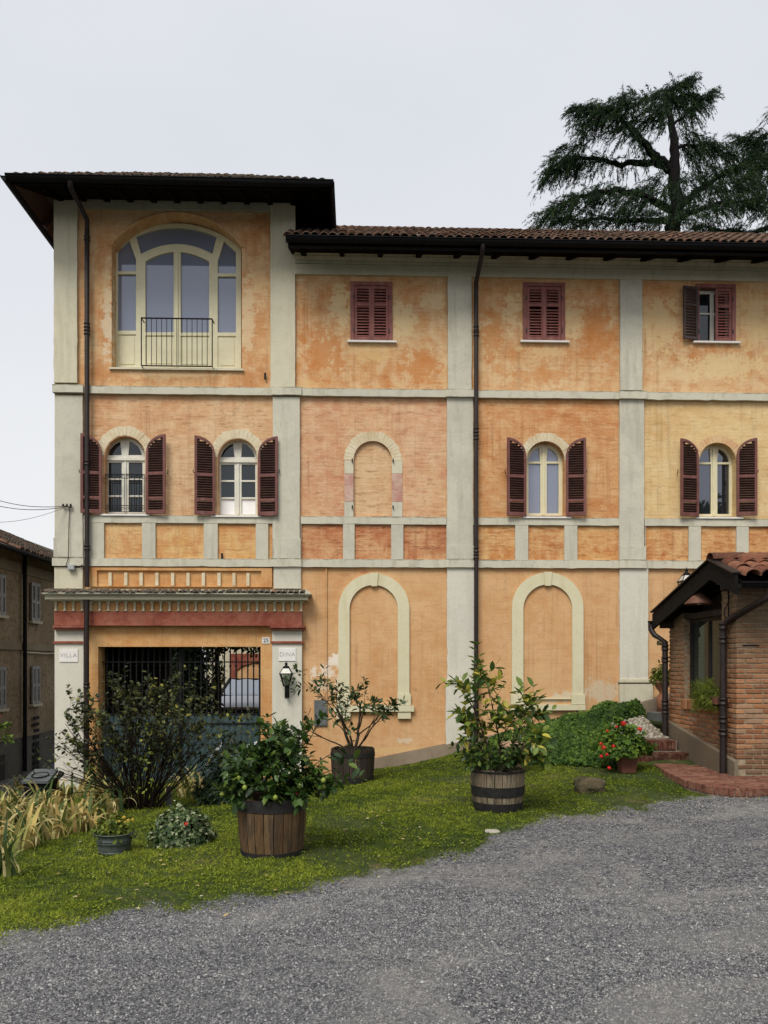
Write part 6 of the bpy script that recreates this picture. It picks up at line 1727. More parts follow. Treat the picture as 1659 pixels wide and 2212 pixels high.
def citrus(base, label, seed, stems, L, W, omat, amat, limit, lvl=2, kids=(3, 5), spread=.8, leafstep=.03, bare=.25, extra=None, droop=0.0, wob=.2, bark='bark'):
    r = random.Random(seed); t_ = empty('citrus_tree', base, label, 'tree'); wood, leaves = [], []
    for (dx, dy, dz, ln, rad) in stems:
        ramify(r, Vector(base) + Vector((dx*.05, dy*.05, 0)), Vector((dx, dy, dz)), ln, rad, lvl, wood, leaves, kids, spread, droop, wob, leafstep, bare)
    wood_mesh(wood).build('trunk', M[bark], t_)
    r.shuffle(leaves); leaves.sort(key=lambda l: l[0].y + r.uniform(0, .5))
    rest = single_leaves(t_, leaves, L, W, M[omat], r, 'leaf', limit)
    if rest:
        V, Fc, rn_ = leaf_np(rest, L, W, np.random.default_rng(seed))
        link('foliage', mesh_np('foliage', V, Fc, rn_, True), M[amat], t_)['kind'] = 'stuff'
    return t_, leaves
top_near = b_near + Vector((0, 0, sc_near*1.72*.88)); 
T1, lv1 = citrus(top_near, 'bushy dark green citrus with small green fruit in the brown barrel', 11,
    [(-.55, 0, .8, .46, .012), (.25, -.3, 1, .50, .014), (.1, .2, 1, .60, .013), (.75, .05, .8, .50, .011), (-.15, -.4, .7, .42, .010), (.5, -.4, .6, .42, .010), (-.6, -.3, .45, .40, .009), (.3, .3, .9, .58, .010), (-.4, .2, .9, .46, .010), (.0, -.5, .35, .34, .009), (.8, -.3, .35, .36, .009), (-.75, .0, .3, .34, .009)],
    .092, .062, 'lemon_o', 'lemon_a', 300, 2, (4, 6), .85, .022, .12)
r = random.Random(77)
def shoot(base, d, L, t_, mat, seed, leafL=.105, n_=24, droop=-.03):
    r = random.Random(seed); w_, l_ = [], []
    ramify(r, base, d, L, .007, 0, w_, l_, wob=.08, leafstep=L/n_, bare=.15, droop=droop)
    wood_mesh(w_).build('shoot', M['bark'], t_)
    single_leaves(t_, l_, leafL, .058, M[mat], r)
for k, (d, L) in enumerate((((.45, 0, .9), .92), ((.75, -.1, .62), .90), ((.22, .1, 1), 1.0), ((.95, .1, .45), .78), ((.3, -.1, 1), .92), ((-.1, 0, 1), .70), ((.62, 0, .8), .96), ((1, 0, .6), .86))):
    shoot(top_near + Vector((.08, 0, .05)), Vector(d), L, T1, 'lemon_o', 100 + k)
M['lime_fruit'] = simple('lime_fruit', (0.20, 0.25, 0.035), 0.45, var=0.2, bump=0.1)
fm = MB(); fm.lathe([(0, -.026), (.012, -.022), (.022, -.006), (.023, .006), (.014, .02), (.004, .027), (0, .028)], n=10); fme = fm.mesh('fruit'); fme.materials.append(M['lime_fruit'])
fr = [l for l in lv1 if l[0].y < top_near.y - .05][::13][:12]
for l in fr: link('fruit', fme, None, T1, False, Matrix.Translation(l[0] + Vector((0, -.03, -.02)) - origin(T1)))
top_mid = b_mid + Vector((0, 0, sc_mid*1.5*.88))
T2, lv2 = citrus(top_mid, 'leggy lemon tree with yellowing leaves in the grey barrel', 23,
    [(-.20, 0, 1, 1.05, .018), (.10, .1, 1, .85, .015), (.62, -.1, .80, .72, .012), (-.55, -.1, .95, .66, .010), (.35, -.1, 1, .80, .010)],
    .125, .080, 'lemony_o', 'lemony_a', 300, 2, (3, 4), .75, .032, .25, wob=.14)
r = random.Random(5); wood, leaves = [], []
for k in range(30):
    a = r.random()*6.28
    ramify(r, top_mid + Vector((.12*math.cos(a), .12*math.sin(a), 0)), Vector((.7*math.cos(a), .7*math.sin(a), .75)), r.uniform(.25, .5), .004, 1, wood, leaves, (2, 3), .6, -.02, .15, .025, .1)
ub_ = empty('underplanting', top_mid, 'low dark green herb spilling around the foot of the lemon tree', 'plant')
wood_mesh(wood).build('stems', M['bark'], ub_)
V, Fc, rn_ = leaf_np(leaves, .075, .048, np.random.default_rng(3)); link('foliage', mesh_np('foliage', V, Fc, rn_, True), M['lemon_a'], ub_)
top_back = b_back + Vector((0, 0, sc_back*1.62*.88))
T3, lv3 = citrus(top_back, 'open twiggy citrus tree in the blackened barrel by the wall', 31,
    [(-.35, 0, 1, .82, .030), (.30, 0, 1, .88, .028), (.62, .05, .72, .80, .020), (-.78, .05, .78, .74, .018), (.05, .1, 1, .98, .020), (.45, -.2, .8, .7, .014)],
    .105, .066, 'backc_o', 'backc_a', 300, 3, (2, 3), .72, .030, .45, wob=.18)

# ------------------------------------------------------------------ big half-bare shrub in front of the gate
bb = on_ground(305, 1748); r = random.Random(41); rngb = np.random.default_rng(41)
SHR = empty('garden_shrub', bb, 'large half-bare shrub with dark twigs in front of the gate', 'shrub')
wood, leaves = [], []
for k in range(95):
    a = r.random()*6.28; sp = r.random()**.8*.80
    d = Vector((sp*math.cos(a)*1.05, sp*math.sin(a)*.8, 1)).normalized()
    L = r.uniform(1.2, 1.82)*(1 - .10*sp)
    ramify(r, bb + Vector((.24*math.cos(a)*r.random(), .18*math.sin(a)*r.random(), -.02)), d, L, r.uniform(.006, .011), 2, wood, leaves, (3, 5), .6, -.012, .09, .055, .25, (.20, .42), .35)
for k in range(9):                              # long sprays reaching out to the left
    ramify(r, bb + Vector((-.15, -.05, .15)), Vector((-.8 - .5*r.random(), -.1, .75*r.uniform(.35, 1.0))), r.uniform(.8, 1.1), .009, 2, wood, leaves, (2, 3), .45, -.01, .09, .20, .50, (.2, .4), .35)
wood_mesh(wood, 5).build('twigs', M['bark_dark'], SHR)['kind'] = 'stuff'
leaves = [l for l in leaves if r.random() < .15 + .8*min(1, max(0, (l[0].z - bb.z - .35)/.9))]
M['shrub_leaf'] = foliage('shrub_leaf', [(0, (0.014, 0.020, 0.008)), (.45, (0.036, 0.050, 0.014)), (.8, (0.085, 0.10, 0.026)), (.94, (0.18, 0.19, 0.045)), (1, (0.34, 0.30, 0.05))], 'attr', .6)
V, Fc, rn_ = leaf_np(leaves, .066, .056, rngb); link('foliage', mesh_np('foliage', V, Fc, rn_, True), M['shrub_leaf'], SHR)['kind'] = 'stuff'
yl = []
for k in range(46):
    z = r.uniform(.25, 1.25); yl.append((bb + Vector((.14 + r.gauss(0, .07), -.40 + .12*z*r.random(), z)), rvec(r), rvec(r)))
M['lime_leaf'] = foliage('lime_leaf', [(0, (0.14, 0.20, 0.03)), (1, (0.34, 0.36, 0.06))], 'attr', .5)
V, Fc, rn_ = leaf_np(yl, .06, .05, rngb); link('lime_foliage', mesh_np('lime_foliage', V, Fc, rn_, True), M['lime_leaf'], SHR)['kind'] = 'stuff'
pth = on_ground(365, 1742)
sk = MB().box((pth.x - .032, pth.y - .03, pth.z - .05), (pth.x + .032, pth.y + .03, pth.z + .27))
tag(sk.build('marker_post', M['grey_metal']), 'short grey square post at the foot of the shrub', 'post')

# ------------------------------------------------------------------ iris beds
M['iris_straw'] = foliage('iris_straw', [(0, (0.33, 0.23, 0.08)), (.28, (0.58, 0.45, 0.16)), (.60, (0.70, 0.60, 0.30)), (.80, (0.50, 0.45, 0.16)), (1, (0.20, 0.25, 0.06))], 'obj', .7, .3, .15)
M['iris_green'] = foliage('iris_green', [(0, (0.035, 0.07, 0.022)), (.5, (0.075, 0.12, 0.032)), (.85, (0.17, 0.20, 0.05)), (1, (0.40, 0.34, 0.11))], 'obj', .55, .3, .2)
def iris_leaf(L, W, bend, fold, k):
    n = 8; V = []; p = Vector((0, 0, 0)); a = R(88); r = random.Random(k)
    for i in range(n + 1):
        t_ = i/n; w = W*(1 - .25*t_)*(1 - t_**3.2) + .001
        V += [(p.x, -w/2, p.z), (p.x, 0, p.z - .12*w), (p.x, w/2, p.z)]
        a -= bend*(.3 + 1.5*t_)/n + (fold if i == int(n*.55) else 0)
        p = p + Vector((math.cos(a), 0, math.sin(a)))*(L/n)
    F_ = []
    for i in range(n):
        b_ = i*3
        F_ += [(b_, b_+1, b_+4, b_+3), (b_+1, b_+2, b_+5, b_+4)]
    return mesh_np('leaf', np.array(V), np.array(F_), None, True)
iris_m = {}
for mt in ('iris_straw', 'iris_green'):
    iris_m[mt] = []
    for k, (bend, fold) in enumerate(((1.0, 0), (1.7, 0), (2.5, 0), (3.2, 0), (1.4, 1.4), (.8, 2.0))):
        me = iris_leaf(1.0, .10, bend if mt == 'iris_straw' else bend*.55, fold if mt == 'iris_straw' else fold*.4, k); me.materials.append(M[mt]); iris_m[mt].append(me)
def iris(p, n, L, straw, label, group, r):
    o = empty('iris_clump', p, label, 'iris', group)
    for k in range(n):
        mt = 'iris_straw' if r.random() < straw else 'iris_green'
        s = L*r.uniform(.65, 1.25)*(1.0 if mt == 'iris_straw' else 1.05); a = r.random()*6.28
        m_ = Matrix.Translation((r.gauss(0, .06), r.gauss(0, .06), -.01)) @ Matrix.Rotation(a, 4, 'Z') @ Matrix.Rotation(r.uniform(-.1, .38), 4, 'Y') @ Matrix.Diagonal((s, s*r.uniform(.7, 1.1), s, 1))
        link('leaf', iris_m[mt][r.randrange(6)], None, o, False, m_)
    return o
r = random.Random(9)
spots = []
for u, v in ((20, 1845), (70, 1828), (120, 1812), (175, 1800), (15, 1800), (60, 1786), (110, 1775), (160, 1768), (215, 1772), (245, 1758), (10, 1766), (55, 1755), (100, 1746), (150, 1738), (200, 1740), (20, 1738), (70, 1730), (125, 1722), (175, 1720), (232, 1735), (40, 1715), (95, 1708), (150, 1702), (-15, 1820), (-20, 1770)):
    p = on_ground(u + r.uniform(-10, 10), v + r.uniform(-5, 5))
    iris(p, 24, .50, .80, 'straw yellow withered iris clump in the bed by the lane', 'withered iris clumps in the bed by the lane', r)
for u, v, n_ in ((225, 1715, 13), (255, 1730, 12), (200, 1705, 10)):
    iris(on_ground(u, v), n_, .55, .12, 'upright green iris clump at the left foot of the big shrub', 'green iris clumps beside the big shrub', r)
iris(on_ground(8, 1895), 20, .45, .45, 'mixed green and straw iris clump at the lower left edge of the lawn', None, r)
for u, v in ((400, 1722), (425, 1728), (415, 1712)):
    iris(on_ground(u, v), 14, .58, .75, 'pale yellow iris clump between the big shrub and the white flowers', 'pale iris clumps right of the big shrub', r)

# ------------------------------------------------------------------ leafy mounds: generic
def mound(name, label, cat, base, rx, ry, rz, n, L, W, mat, seed, tv=IVY_V, tf=IVY_F, core=True, up=.35, lump=.22, hang=.35, shell=(.78, 1.08), group=None, zlow=-.1, kind=None):
    g = np.random.default_rng(seed); o = empty(name, base, label, cat, group)
    d = unit(g.normal(size=(n, 3))); d[:, 2] = np.abs(d[:, 2])*(1 - zlow) + zlow; d = unit(d)
    lumpf = 1 + lump*np.sin(d[:, 0]*5 + seed)*np.cos(d[:, 1]*6 + seed*2) + lump*.6*np.sin(d[:, 2]*9 + d[:, 0]*7)
    rad = (shell[0] + (shell[1] - shell[0])*g.random(n))*lumpf
    pos = d*rad[:, None]*np.array([rx, ry, rz]) + np.array(base)
    nrm = unit(d/np.array([rx, ry, rz])*min(rx, rz) + np.array([0, 0, up]) + .45*g.normal(size=(n, 3)))
    ax = unit(g.normal(size=(n, 3)) + d*.5 + np.array([0, 0, -hang])); ax = unit(ax - nrm*np.sum(ax*nrm, 1, keepdims=True)*.8)
    f = .6 + .7*g.random(n)
    V, Fc, rn_ = scatter(tv, tf, pos, ax, nrm, L*f, W*f, g.random(n))
    fo = link('foliage', mesh_np('foliage', V, Fc, rn_, True), mat, o); fo['kind'] = 'stuff'
    if core:
        bm = bmesh.new(); bmesh.ops.create_icosphere(bm, subdivisions=3, radius=1.0)
        for v in bm.verts:
            v.co.z = max(v.co.z, zlow)
            v.co = Vector((v.co.x*rx, v.co.y*ry, v.co.z*rz))*.74 + Vector(base)
        me = bpy.data.meshes.new('core'); bm.to_mesh(me); bm.free(); link('core', me, M['dark_green'], o)
    return o
M['dark_green'] = simple('dark_green', (0.010, 0.018, 0.007), 0.95, var=0.4, scale=30, bump=0.6, spec=0.05)
M['ivy'] = foliage('ivy', [(0, (0.010, 0.028, 0.006)), (.40, (0.030, 0.070, 0.011)), (.72, (0.085, 0.155, 0.020)), (1, (0.25, 0.32, 0.055))], 'attr', .6, .15, .18)
M['ivy_pale'] = foliage('ivy_pale', [(0, (0.020, 0.045, 0.013)), (.5, (0.060, 0.105, 0.030)), (.8, (0.17, 0.22, 0.09)), (1, (0.42, 0.43, 0.27))], 'attr', .5, .15)
M['anemone'] = foliage('anemone', [(0, (0.010, 0.026, 0.010)), (.6, (0.022, 0.050, 0.016)), (1, (0.045, 0.085, 0.022))], 'attr', .5, .15)
M['geran'] = foliage('geran', [(0, (0.028, 0.065, 0.010)), (.5, (0.075, 0.15, 0.018)), (1, (0.18, 0.27, 0.035))], 'attr', .6, .25, .2)
M['fern'] = foliage('fern', [(0, (0.045, 0.075, 0.008)), (.5, (0.12, 0.16, 0.012)), (1, (0.22, 0.25, 0.025))], 'attr', .6, .3)
M['white_petal'] = simple('white_petal', (0.75, 0.74, 0.72), 0.6, var=0.05, bump=0)
M['red_petal'] = simple('red_petal', (0.55, 0.012, 0.010), 0.5, var=0.15, scale=60, bump=0)
M['yellow_petal'] = simple('yellow_petal', (0.50, 0.36, 0.05), 0.5, var=0.15, scale=60, bump=0)
def flower_mesh(kind):
    m = MB()
    if kind == 'daisy':
        for k in range(6):
            a = k*math.pi/3; b_ = .3
            c_, s_ = math.cos, math.sin
            m.add([(0,0,.1), (.6*c_(a-b_), .6*s_(a-b_), .14), (1.0*c_(a), 1.0*s_(a), .05), (.6*c_(a+b_), .6*s_(a+b_), .14)], ((0,1,2,3),))
    else:
        r = random.Random(4)
        for k in range(34):
            d = rvec(r); d.z = abs(d.z)*.8 + .1; x = d.cross(rvec(r)).normalized()*.34; y = d.cross(x).normalized()*.34
            p = d*.8; m.add([p - x, p - y + d*.1, p + x, p + y + d*.1], ((0,1,2,3),))
    return m.mesh('flower')
daisy = flower_mesh('daisy'); daisy.materials.append(M['white_petal'])
pom = flower_mesh('pom'); pom.materials.append(M['red_petal'])
pomy = flower_mesh('pom'); pomy.materials.append(M['yellow_petal'])
def flower(parent, p, s, me, r, face=(-.1, -.8, .6), stem=None):
    z = (Vector(face) + rvec(r)*.4).normalized(); q = z.to_track_quat('Z', 'X')
    f = link('flower', me, None, parent, False, Matrix.Translation(Vector(p) - origin(parent)) @ q.to_matrix().to_4x4() @ Matrix.Scale(s, 4))
    if stem is not None: MB().tube([Vector(stem), Vector(p).lerp(Vector(stem), .5) + Vector((0, 0, .02)), Vector(p)], .003, 4, False).build('flower_stem', M['ivy_stem'], parent)
M['ivy_stem'] = simple('ivy_stem', (0.05, 0.075, 0.02), 0.7, var=0.2, bump=0)

# variegated ivy cushion
p = on_ground(393, 1822)
VI = mound('ivy_cushion', 'round cushion of variegated ivy between zinc tub and barrel', 'ivy plant', (p.x, p.y, p.z + .02), .30, .28, .34, 2600, .042, .040, M['ivy_pale'], 3, lump=.12)
g = random.Random(3)
flower(VI, PY(402, 1780, p.y - .25), .022, pom, g)
# zinc tub
p = on_ground(247, 1842); s_ = p.y/1739*88/2
TUB = empty('zinc_tub', p, 'ribbed grey zinc tub planted with yellow flowers', 'tub')
M['zinc'] = simple('zinc', (0.10, 0.12, 0.115), 0.5, 0.45, var=0.3, scale=10, streak=(0.16, 0.17, 0.16))
hT = s_*.98
MB().lathe([(s_*.70, 0), (s_*.78, hT*.3), (s_*.80, hT*.50), (s_*.835, hT*.52), (s_*.81, hT*.55), (s_*.84, hT*.62), (s_*.865, hT*.64), (s_*.84, hT*.67), (s_*.92, hT*.96), (s_*.98, hT*.97), (s_*.98, hT), (s_*.90, hT), (s_*.86, hT*.8), (0, hT*.8)], (0, 0, 0), 32).build('body', M['zinc'], TUB, False)
MB().lathe([(s_*.70, 0), (s_*.73, -.004), (s_*.73, .03), (s_*.72, .03)], (0, 0, 0), 32).build('foot_ring', M['zinc'], TUB, False)
for s in (-1, 1): MB().tube([(s*s_*.94, -.03, hT*.85), (s*s_*1.06, -.02, hT*.80), (s*s_*1.06, .02, hT*.80), (s*s_*.94, .03, hT*.85)], .005, 6).build('handle', M['zinc'], TUB, False)
PT = mound('tub_flowers', 'yellow-green bedding flowers filling the zinc tub', 'flowers', (p.x, p.y, p.z + hT*.85), s_*.85, s_*.8, .15, 900, .042, .034, M['fern'], 8, tv=LEAF_V, tf=LEAF_F, lump=.3)
for k in range(14):
    flower(PT, Vector((p.x, p.y, p.z + hT*.9)) + Vector((g.uniform(-.8, .95)*s_, g.uniform(-.7, .3)*s_, g.uniform(.06, .17))), g.uniform(.014, .022), pomy, g)
# white anemones behind the near barrel
p = on_ground(492, 1735); r = random.Random(12)
AN = mound('anemone_shrub', 'dark leafy anemone shrub dotted with white flowers', 'flowering shrub', (p.x, p.y, p.z + .05), .42, .36, .60, 2600, .065, .046, M['anemone'], 14, tv=LEAF_V, tf=LEAF_F, lump=.3)
for u, v in ((500, 1600), (478, 1609), (512, 1622), (538, 1612), (545, 1625), (458, 1633), (470, 1618), (520, 1640), (554, 1606), (563, 1638), (532, 1632), (447, 1650), (549, 1660), (497, 1655)):
    q = PY(u, v, p.y - .25 + r.uniform(-.1, .15)); flower(AN, q, .040*r.uniform(.8, 1.2), daisy, r, stem=q + Vector((r.uniform(-.05, .05), .12, -.22)))
# red flower beside the near citrus
fl = PY(638, 1712, b_near.y - .25)
GR = empty('red_geranium', (fl.x, fl.y, fl.z - .1), 'single dark red bloom hanging over the rim of the brown barrel', 'flower')
pomd = flower_mesh('pom'); M['dark_red'] = simple('dark_red', (0.16, 0.012, 0.016), 0.6, var=0.2, bump=0); pomd.materials.append(M['dark_red'])
flower(GR, fl, .048, pomd, r, stem=fl + Vector((-.05, .2, -.1)))

# terracotta pot with trailing plant behind the grey barrel
M['terracotta'] = simple('terracotta', (0.30, 0.125, 0.065), 0.85, var=0.22, scale=9, bump=0.3, streak=(0.38, 0.26, 0.18))
M['terracotta_dark'] = simple('terracotta_dark', (0.14, 0.052, 0.032), 0.85, var=0.22, scale=9, bump=0.3)
M['terracotta_pale'] = simple('terracotta_pale', (0.32, 0.21, 0.13), 0.85, var=0.22, scale=9, bump=0.3)
def pot(p, rt, h, label, mat, rimh=.07, taper=.68, name='flower_pot', square=False):
    o = empty(name, p, label, 'pot'); n = 4 if square else 28; k = 1.25 if square else 1
    m = MB(); m.lathe([(0, 0), (rt*taper*k, 0), (rt*.95*k, h - rimh), (rt*.95*k, h), (rt*.84*k, h), (rt*.8*k, h*.85)], (0, 0, 0), n, not square, math.pi/4, math.pi/4 + 2*math.pi); m.build('body', M[mat], o, False)
    m = MB(); m.lathe([(rt*.95*k, h - rimh), (rt*1.06*k, h - rimh + .004), (rt*1.08*k, h - rimh*.5), (rt*1.04*k, h), (rt*.9*k, h + .003)], (0, 0, 0), n, not square, math.pi/4, math.pi/4 + 2*math.pi); m.build('rim', M[mat], o, False)
    m = MB(); m.lathe([(0, h*.86), (rt*.82*k, h*.86)], (0, 0, 0), n, False, math.pi/4, math.pi/4 + 2*math.pi); m.build('soil', M['soil'], o, False)
    return o
p = on_ground(1106, 1672); ptop = PY(1106, 1603, p.y).z
pot(p, .185, ptop - p.z, 'pale terracotta pot half hidden behind the grey barrel', 'terracotta_pale', .09, .72)
r = random.Random(66); t_ = empty('young_lemon', (p.x, p.y, ptop), 'small lemon sapling in the terracotta pot behind the grey barrel', 'tree'); wood, leaves = [], []
for d, L in (((.2, 0, 1), .40), ((.9, 0, .7), .50), ((1, -.1, .25), .42), ((.5, .1, 1), .5), ((.9, 0, -.1), .36)):
    ramify(r, Vector((p.x, p.y, ptop - .02)), Vector(d), L, .010, 1, wood, leaves, (2, 4), .7, -.01, .16, .05, .2)
wood_mesh(wood).build('trunk', M['bark'], t_); single_leaves(t_, leaves, .095, .056, M['lemony_o'], r, 'leaf', 120)

# rock and flat stone
def rock(p, rx, ry, rz, label, seed, cat='rock', mat='rock', name='rock'):
    from mathutils import noise
    bm = bmesh.new(); bmesh.ops.create_icosphere(bm, subdivisions=4, radius=1.0)
    for v in bm.verts:
        q = v.co.copy(); e = max(abs(q.x), abs(q.y), abs(q.z)); q = q.lerp(q/e, .55)
        q += Vector(noise.noise_vector(q*1.1 + Vector((seed, 0, 0))))*.22 + Vector(noise.noise_vector(q*3.5 + Vector((0, seed, 0))))*.07 + Vector(noise.noise_vector(q*9))*.022
        v.co = Vector((q.x*rx, q.y*ry, q.z*rz)) 
    me = bpy.data.meshes.new(name); bm.to_mesh(me); bm.free(); me.polygons.foreach_set('use_smooth', [True]*len(me.polygons))
    o = link(name, me, M[mat]); o.location = p; return tag(o, label, cat)
t = NT('rock'); v = t.pos(); n1 = t.noise(v, 7, 6, 0.7)
nz = t.n('ShaderNodeSeparateXYZ', {0: t.n('ShaderNodeNewGeometry').outputs['Normal']}).outputs[2]
c = t.ramp(n1, [(0.3, (0.045, 0.036, 0.022)), (0.55, (0.105, 0.085, 0.050)), (0.75, (0.19, 0.155, 0.095))])
c = t.mix(t.ramp(t.noise(v, 5, 5, 0.65), [(0.45, 0), (0.62, .8)]), c, (0.028, 0.032, 0.018))
t.p('Base Color', c).p('Roughness', 0.95).p('Specular IOR Level', .1); t.bump(t.noise(v, 24, 6, 0.7), 0.8, 0.02); M['rock'] = t.m
p = on_ground(1278, 1713); rock(p + Vector((0, .1, .075)), .20, .17, .115, 'squat brown boulder sitting on the lawn', 3.3)
p = on_ground(1064, 1798); rock(p + Vector((0, 0, .0)), .075, .06, .018, 'flat pale stone at the edge of the gravel', 5.1, 'stone', 'cobble', 'flat_stone')

# ------------------------------------------------------------------ ivy bank by the porch
g = np.random.default_rng(51)
def bank_h(x, y):
    # height of the ivy above the ground
    f = np.clip((y - np.interp(x, [2.2, 2.8, 3.4, 4.0, 4.4, 4.7], [13.4, 12.75, 12.35, 12.25, 12.5, 13.6]))/.55, 0, 1)
    l = np.clip((x - 2.35)/.5, 0, 1); rgt = np.clip((np.interp(y, [12, 13.2, 14.1, 14.6, 15.5], [4.42, 4.30, 4.55, 5.3, 5.6]) - x)/.22, 0, 1)
    k = (f*(2 - f))*(l*(2 - l))*(rgt*(2 - rgt))
    tgt = np.interp(x, [2.3, 2.8, 3.5, 4.05, 4.65, 5.3, 5.6], [.10, .22, .48, .66, .86, .95, .9]) + .02*np.sin(x*7)   # top of the ivy against the wall
    fr_ = .20 + .05*np.sin(x*5 + y*3) + .04*np.sin(x*9 - y*6)
    b_ = np.clip((y - 12.9)/1.7, 0, 1)
    return k*np.maximum(.10, fr_*(1 - b_) + b_*(tgt - ground_z(x, y) + .03*np.sin(x*9 - y*6)))
def bank_z(x, y): return ground_z(x, y) + bank_h(x, y)
n = 62000
bx = 2.2 + 3.6*g.random(n); by = 12.1 + 3.2*g.random(n); hh = bank_h(bx, by); k = hh > .05; bx, by, hh = bx[k], by[k], hh[k]; n = len(bx)
e = .03
nr = unit(np.stack([-(bank_z(bx + e, by) - bank_z(bx - e, by))/(2*e), -(bank_z(bx, by + e) - bank_z(bx, by - e))/(2*e), np.ones(n)], 1))
pos = np.stack([bx, by, bank_z(bx, by) + .06*g.random(n) - .02], 1)
nn = unit(nr + np.array([0, -.5, 0]) + .5*g.normal(size=(n, 3))); ax = unit(g.normal(size=(n, 3)) + np.array([0, -.7, -.6])); ax = unit(ax - nn*np.sum(ax*nn, 1, keepdims=True)*.85)
f = .55 + .75*g.random(n)
lightpatch = np.clip(.5 + .5*np.sin(bx*2.3 + 1.0)*np.cos(by*2.6 + .4), 0, 1)
V, Fc, rn_ = scatter(IVY_V, IVY_F, pos, ax, nn, .056*f, .052*f, np.clip(g.random(n)*.62 + .38*lightpatch, 0, 1))
IB = empty('ivy_bank', (3.9, 13.2, gz(3.9, 13.2)), 'bank of glossy dark ivy spilling from wall to lawn', 'ivy')
link('foliage', mesh_np('foliage', V, Fc, rn_, True), M['ivy'], IB)['kind'] = 'stuff'
xs_ = np.linspace(2.2, 5.8, 60); ys_ = np.linspace(12.0, 15.4, 56); qx, qy = np.meshgrid(xs_, ys_, indexing='ij'); hk = bank_h(qx, qy)
idx = np.arange(60*56).reshape(60, 56)
link('core', mesh_np('core', np.stack([qx, qy, ground_z(qx, qy) + np.where(hk > .04, hk - .05, -.15)], -1).reshape(-1, 3), np.stack([idx[:-1,:-1], idx[1:,:-1], idx[1:,1:], idx[:-1,1:]], -1).reshape(-1, 4), None, True), M['dark_green'], IB)

# geranium in a square terracotta pot before the bank
p = on_ground(1354, 1668); hG = PY(1354, 1631, p.y).z - p.z
pot(p, .155, hG, 'square dark terracotta pot at the foot of the ivy bank', 'terracotta_dark', .045, .72, 'flower_pot', True)
r = random.Random(19)
GE = mound('geranium', 'bright green geranium with scarlet blooms in the square terracotta pot', 'geranium', (p.x - .05, p.y, p.z + hG + .03), .33, .28, .40, 1900, .060, .066, M['geran'], 22, lump=.28, core=True, zlow=-.05)
for u, v, s in ((1382, 1575, .038), (1347, 1563, .042), (1312, 1579, .024), (1325, 1612, .03), (1304, 1615, .038), (1299, 1634, .03), (1311, 1630, .028), (1316, 1659, .032), (1332, 1570, .024), (1298, 1607, .028)):
    q = PY(u, v, p.y - .28); flower(GE, q, s, pom, r, stem=Vector((p.x + (q.x - p.x)*.5, p.y - .1, q.z - .1)))

# urn with succulent against the villa, sill plant of the porch
p = PY(1430, 1506, 14.85)
UR = empty('garden_urn', p, 'footed terracotta urn by the villa wall behind the porch', 'urn')
MB().lathe([(0, -.3), (.09, -.3), (.09, .02), (.055, .05), (.045, .09), (.10, .16), (.14, .24), (.165, .28), (.165, .31), (.13, .31), (.1, .24), (0, .24)], (0, 0, 0), 20).build('body', M['terracotta'], UR, False)
mound('succulent', 'yellow-green rosette succulent in the footed urn', 'plant', (p.x, p.y, p.z + .30), .19, .19, .26, 420, .085, .04, M['fern'], 61, tv=LEAF_V, tf=LEAF_F, lump=.15, core=True)
p = PXp(1527, 1515, XP - .10)
bx_ = MB().box((p.x - .07, p.y - .42, 1.095), (p.x + .14, p.y + .3, 1.20)).build('window_box', M['terracotta_dark']); tag(bx_, 'terracotta window box on the brick sill of the porch', 'window box')
mound('sill_fern', 'feathery yellow-green fern spilling over the porch window sill', 'fern', (p.x - .03, p.y - .05, p.z + .06), .19, .34, .26, 9000, .060, .010, M['fern'], 63, tv=DIA_V, tf=DIA_F, lump=.25, shell=(.25, 1.12), zlow=-.75, hang=.9, core=False)

# rose bush just outside the left edge reaching into view
p = on_ground(-70, 1830); r = random.Random(71); q = PY(8, 1552, p.y)
RO = empty('rose_bush', p, 'rose stem with one red bloom leaning in from the left edge', 'rose')
wood, leaves = [], []
ramify(r, Vector(p), (q - p), (q - p).length, .010, 0, wood, leaves, wob=.03, leafstep=.03, bare=.78)
for k in range(7):
    ramify(r, q + Vector((r.uniform(-.1, .02), 0, r.uniform(-.22, -.05))), Vector((.6, r.uniform(-.4, .4), r.uniform(-.3, .3))), .14, .004, 0, wood, leaves, leafstep=.016, bare=.1)
for k in range(5): ramify(r, Vector(p), Vector((r.uniform(-.6, .0), r.uniform(-.3, .3), 1)), 1.0, .009, 1, wood, leaves, (3, 5), .6, 0, .1, .05, .4)
wood_mesh(wood).build('stems', M['bark'], RO)
V, Fc, rn_ = leaf_np(leaves, .05, .04, np.random.default_rng(4)); link('foliage', mesh_np('foliage', V, Fc, rn_, True), M['geran'], RO)['kind'] = 'stuff'
flower(RO, wood[0][0][-1] + Vector((0, -.02, .01)), .034, pom, r)

# ------------------------------------------------------------------ courtyard greenery seen through the gate
def leaf_tree(base, label, blobs, n, L, mat, seed, trunk):
    g = np.random.default_rng(seed); t_ = empty('courtyard_tree', base, label, 'tree')
    MB().tube(trunk, [.12, .09, .06][:len(trunk)] + [.05]*(len(trunk) - 3), 8).build('trunk', M['bark'], t_)
    P_ = []
    for (c, rx, ry, rz) in blobs:
        k = int(n/len(blobs)); d = unit(g.normal(size=(k, 3)))*(g.random((k, 1))**.5); P_.append(np.array(c) + d*np.array([rx, ry, rz]))
    P_ = np.concatenate(P_); k = len(P_)
    V, Fc, rn_ = scatter(LEAF_V, LEAF_F, P_, unit(g.normal(size=(k, 3)) + np.array([0, 0, -.6])), unit(g.normal(size=(k, 3)) + np.array([0, -.3, .8])), L*(.6 + .8*g.random(k)), L*.6*(.6 + .8*g.random(k)), g.random(k))
    link('crown', mesh_np('crown', V, Fc, rn_, True), mat, t_)['kind'] = 'stuff'
    return t_
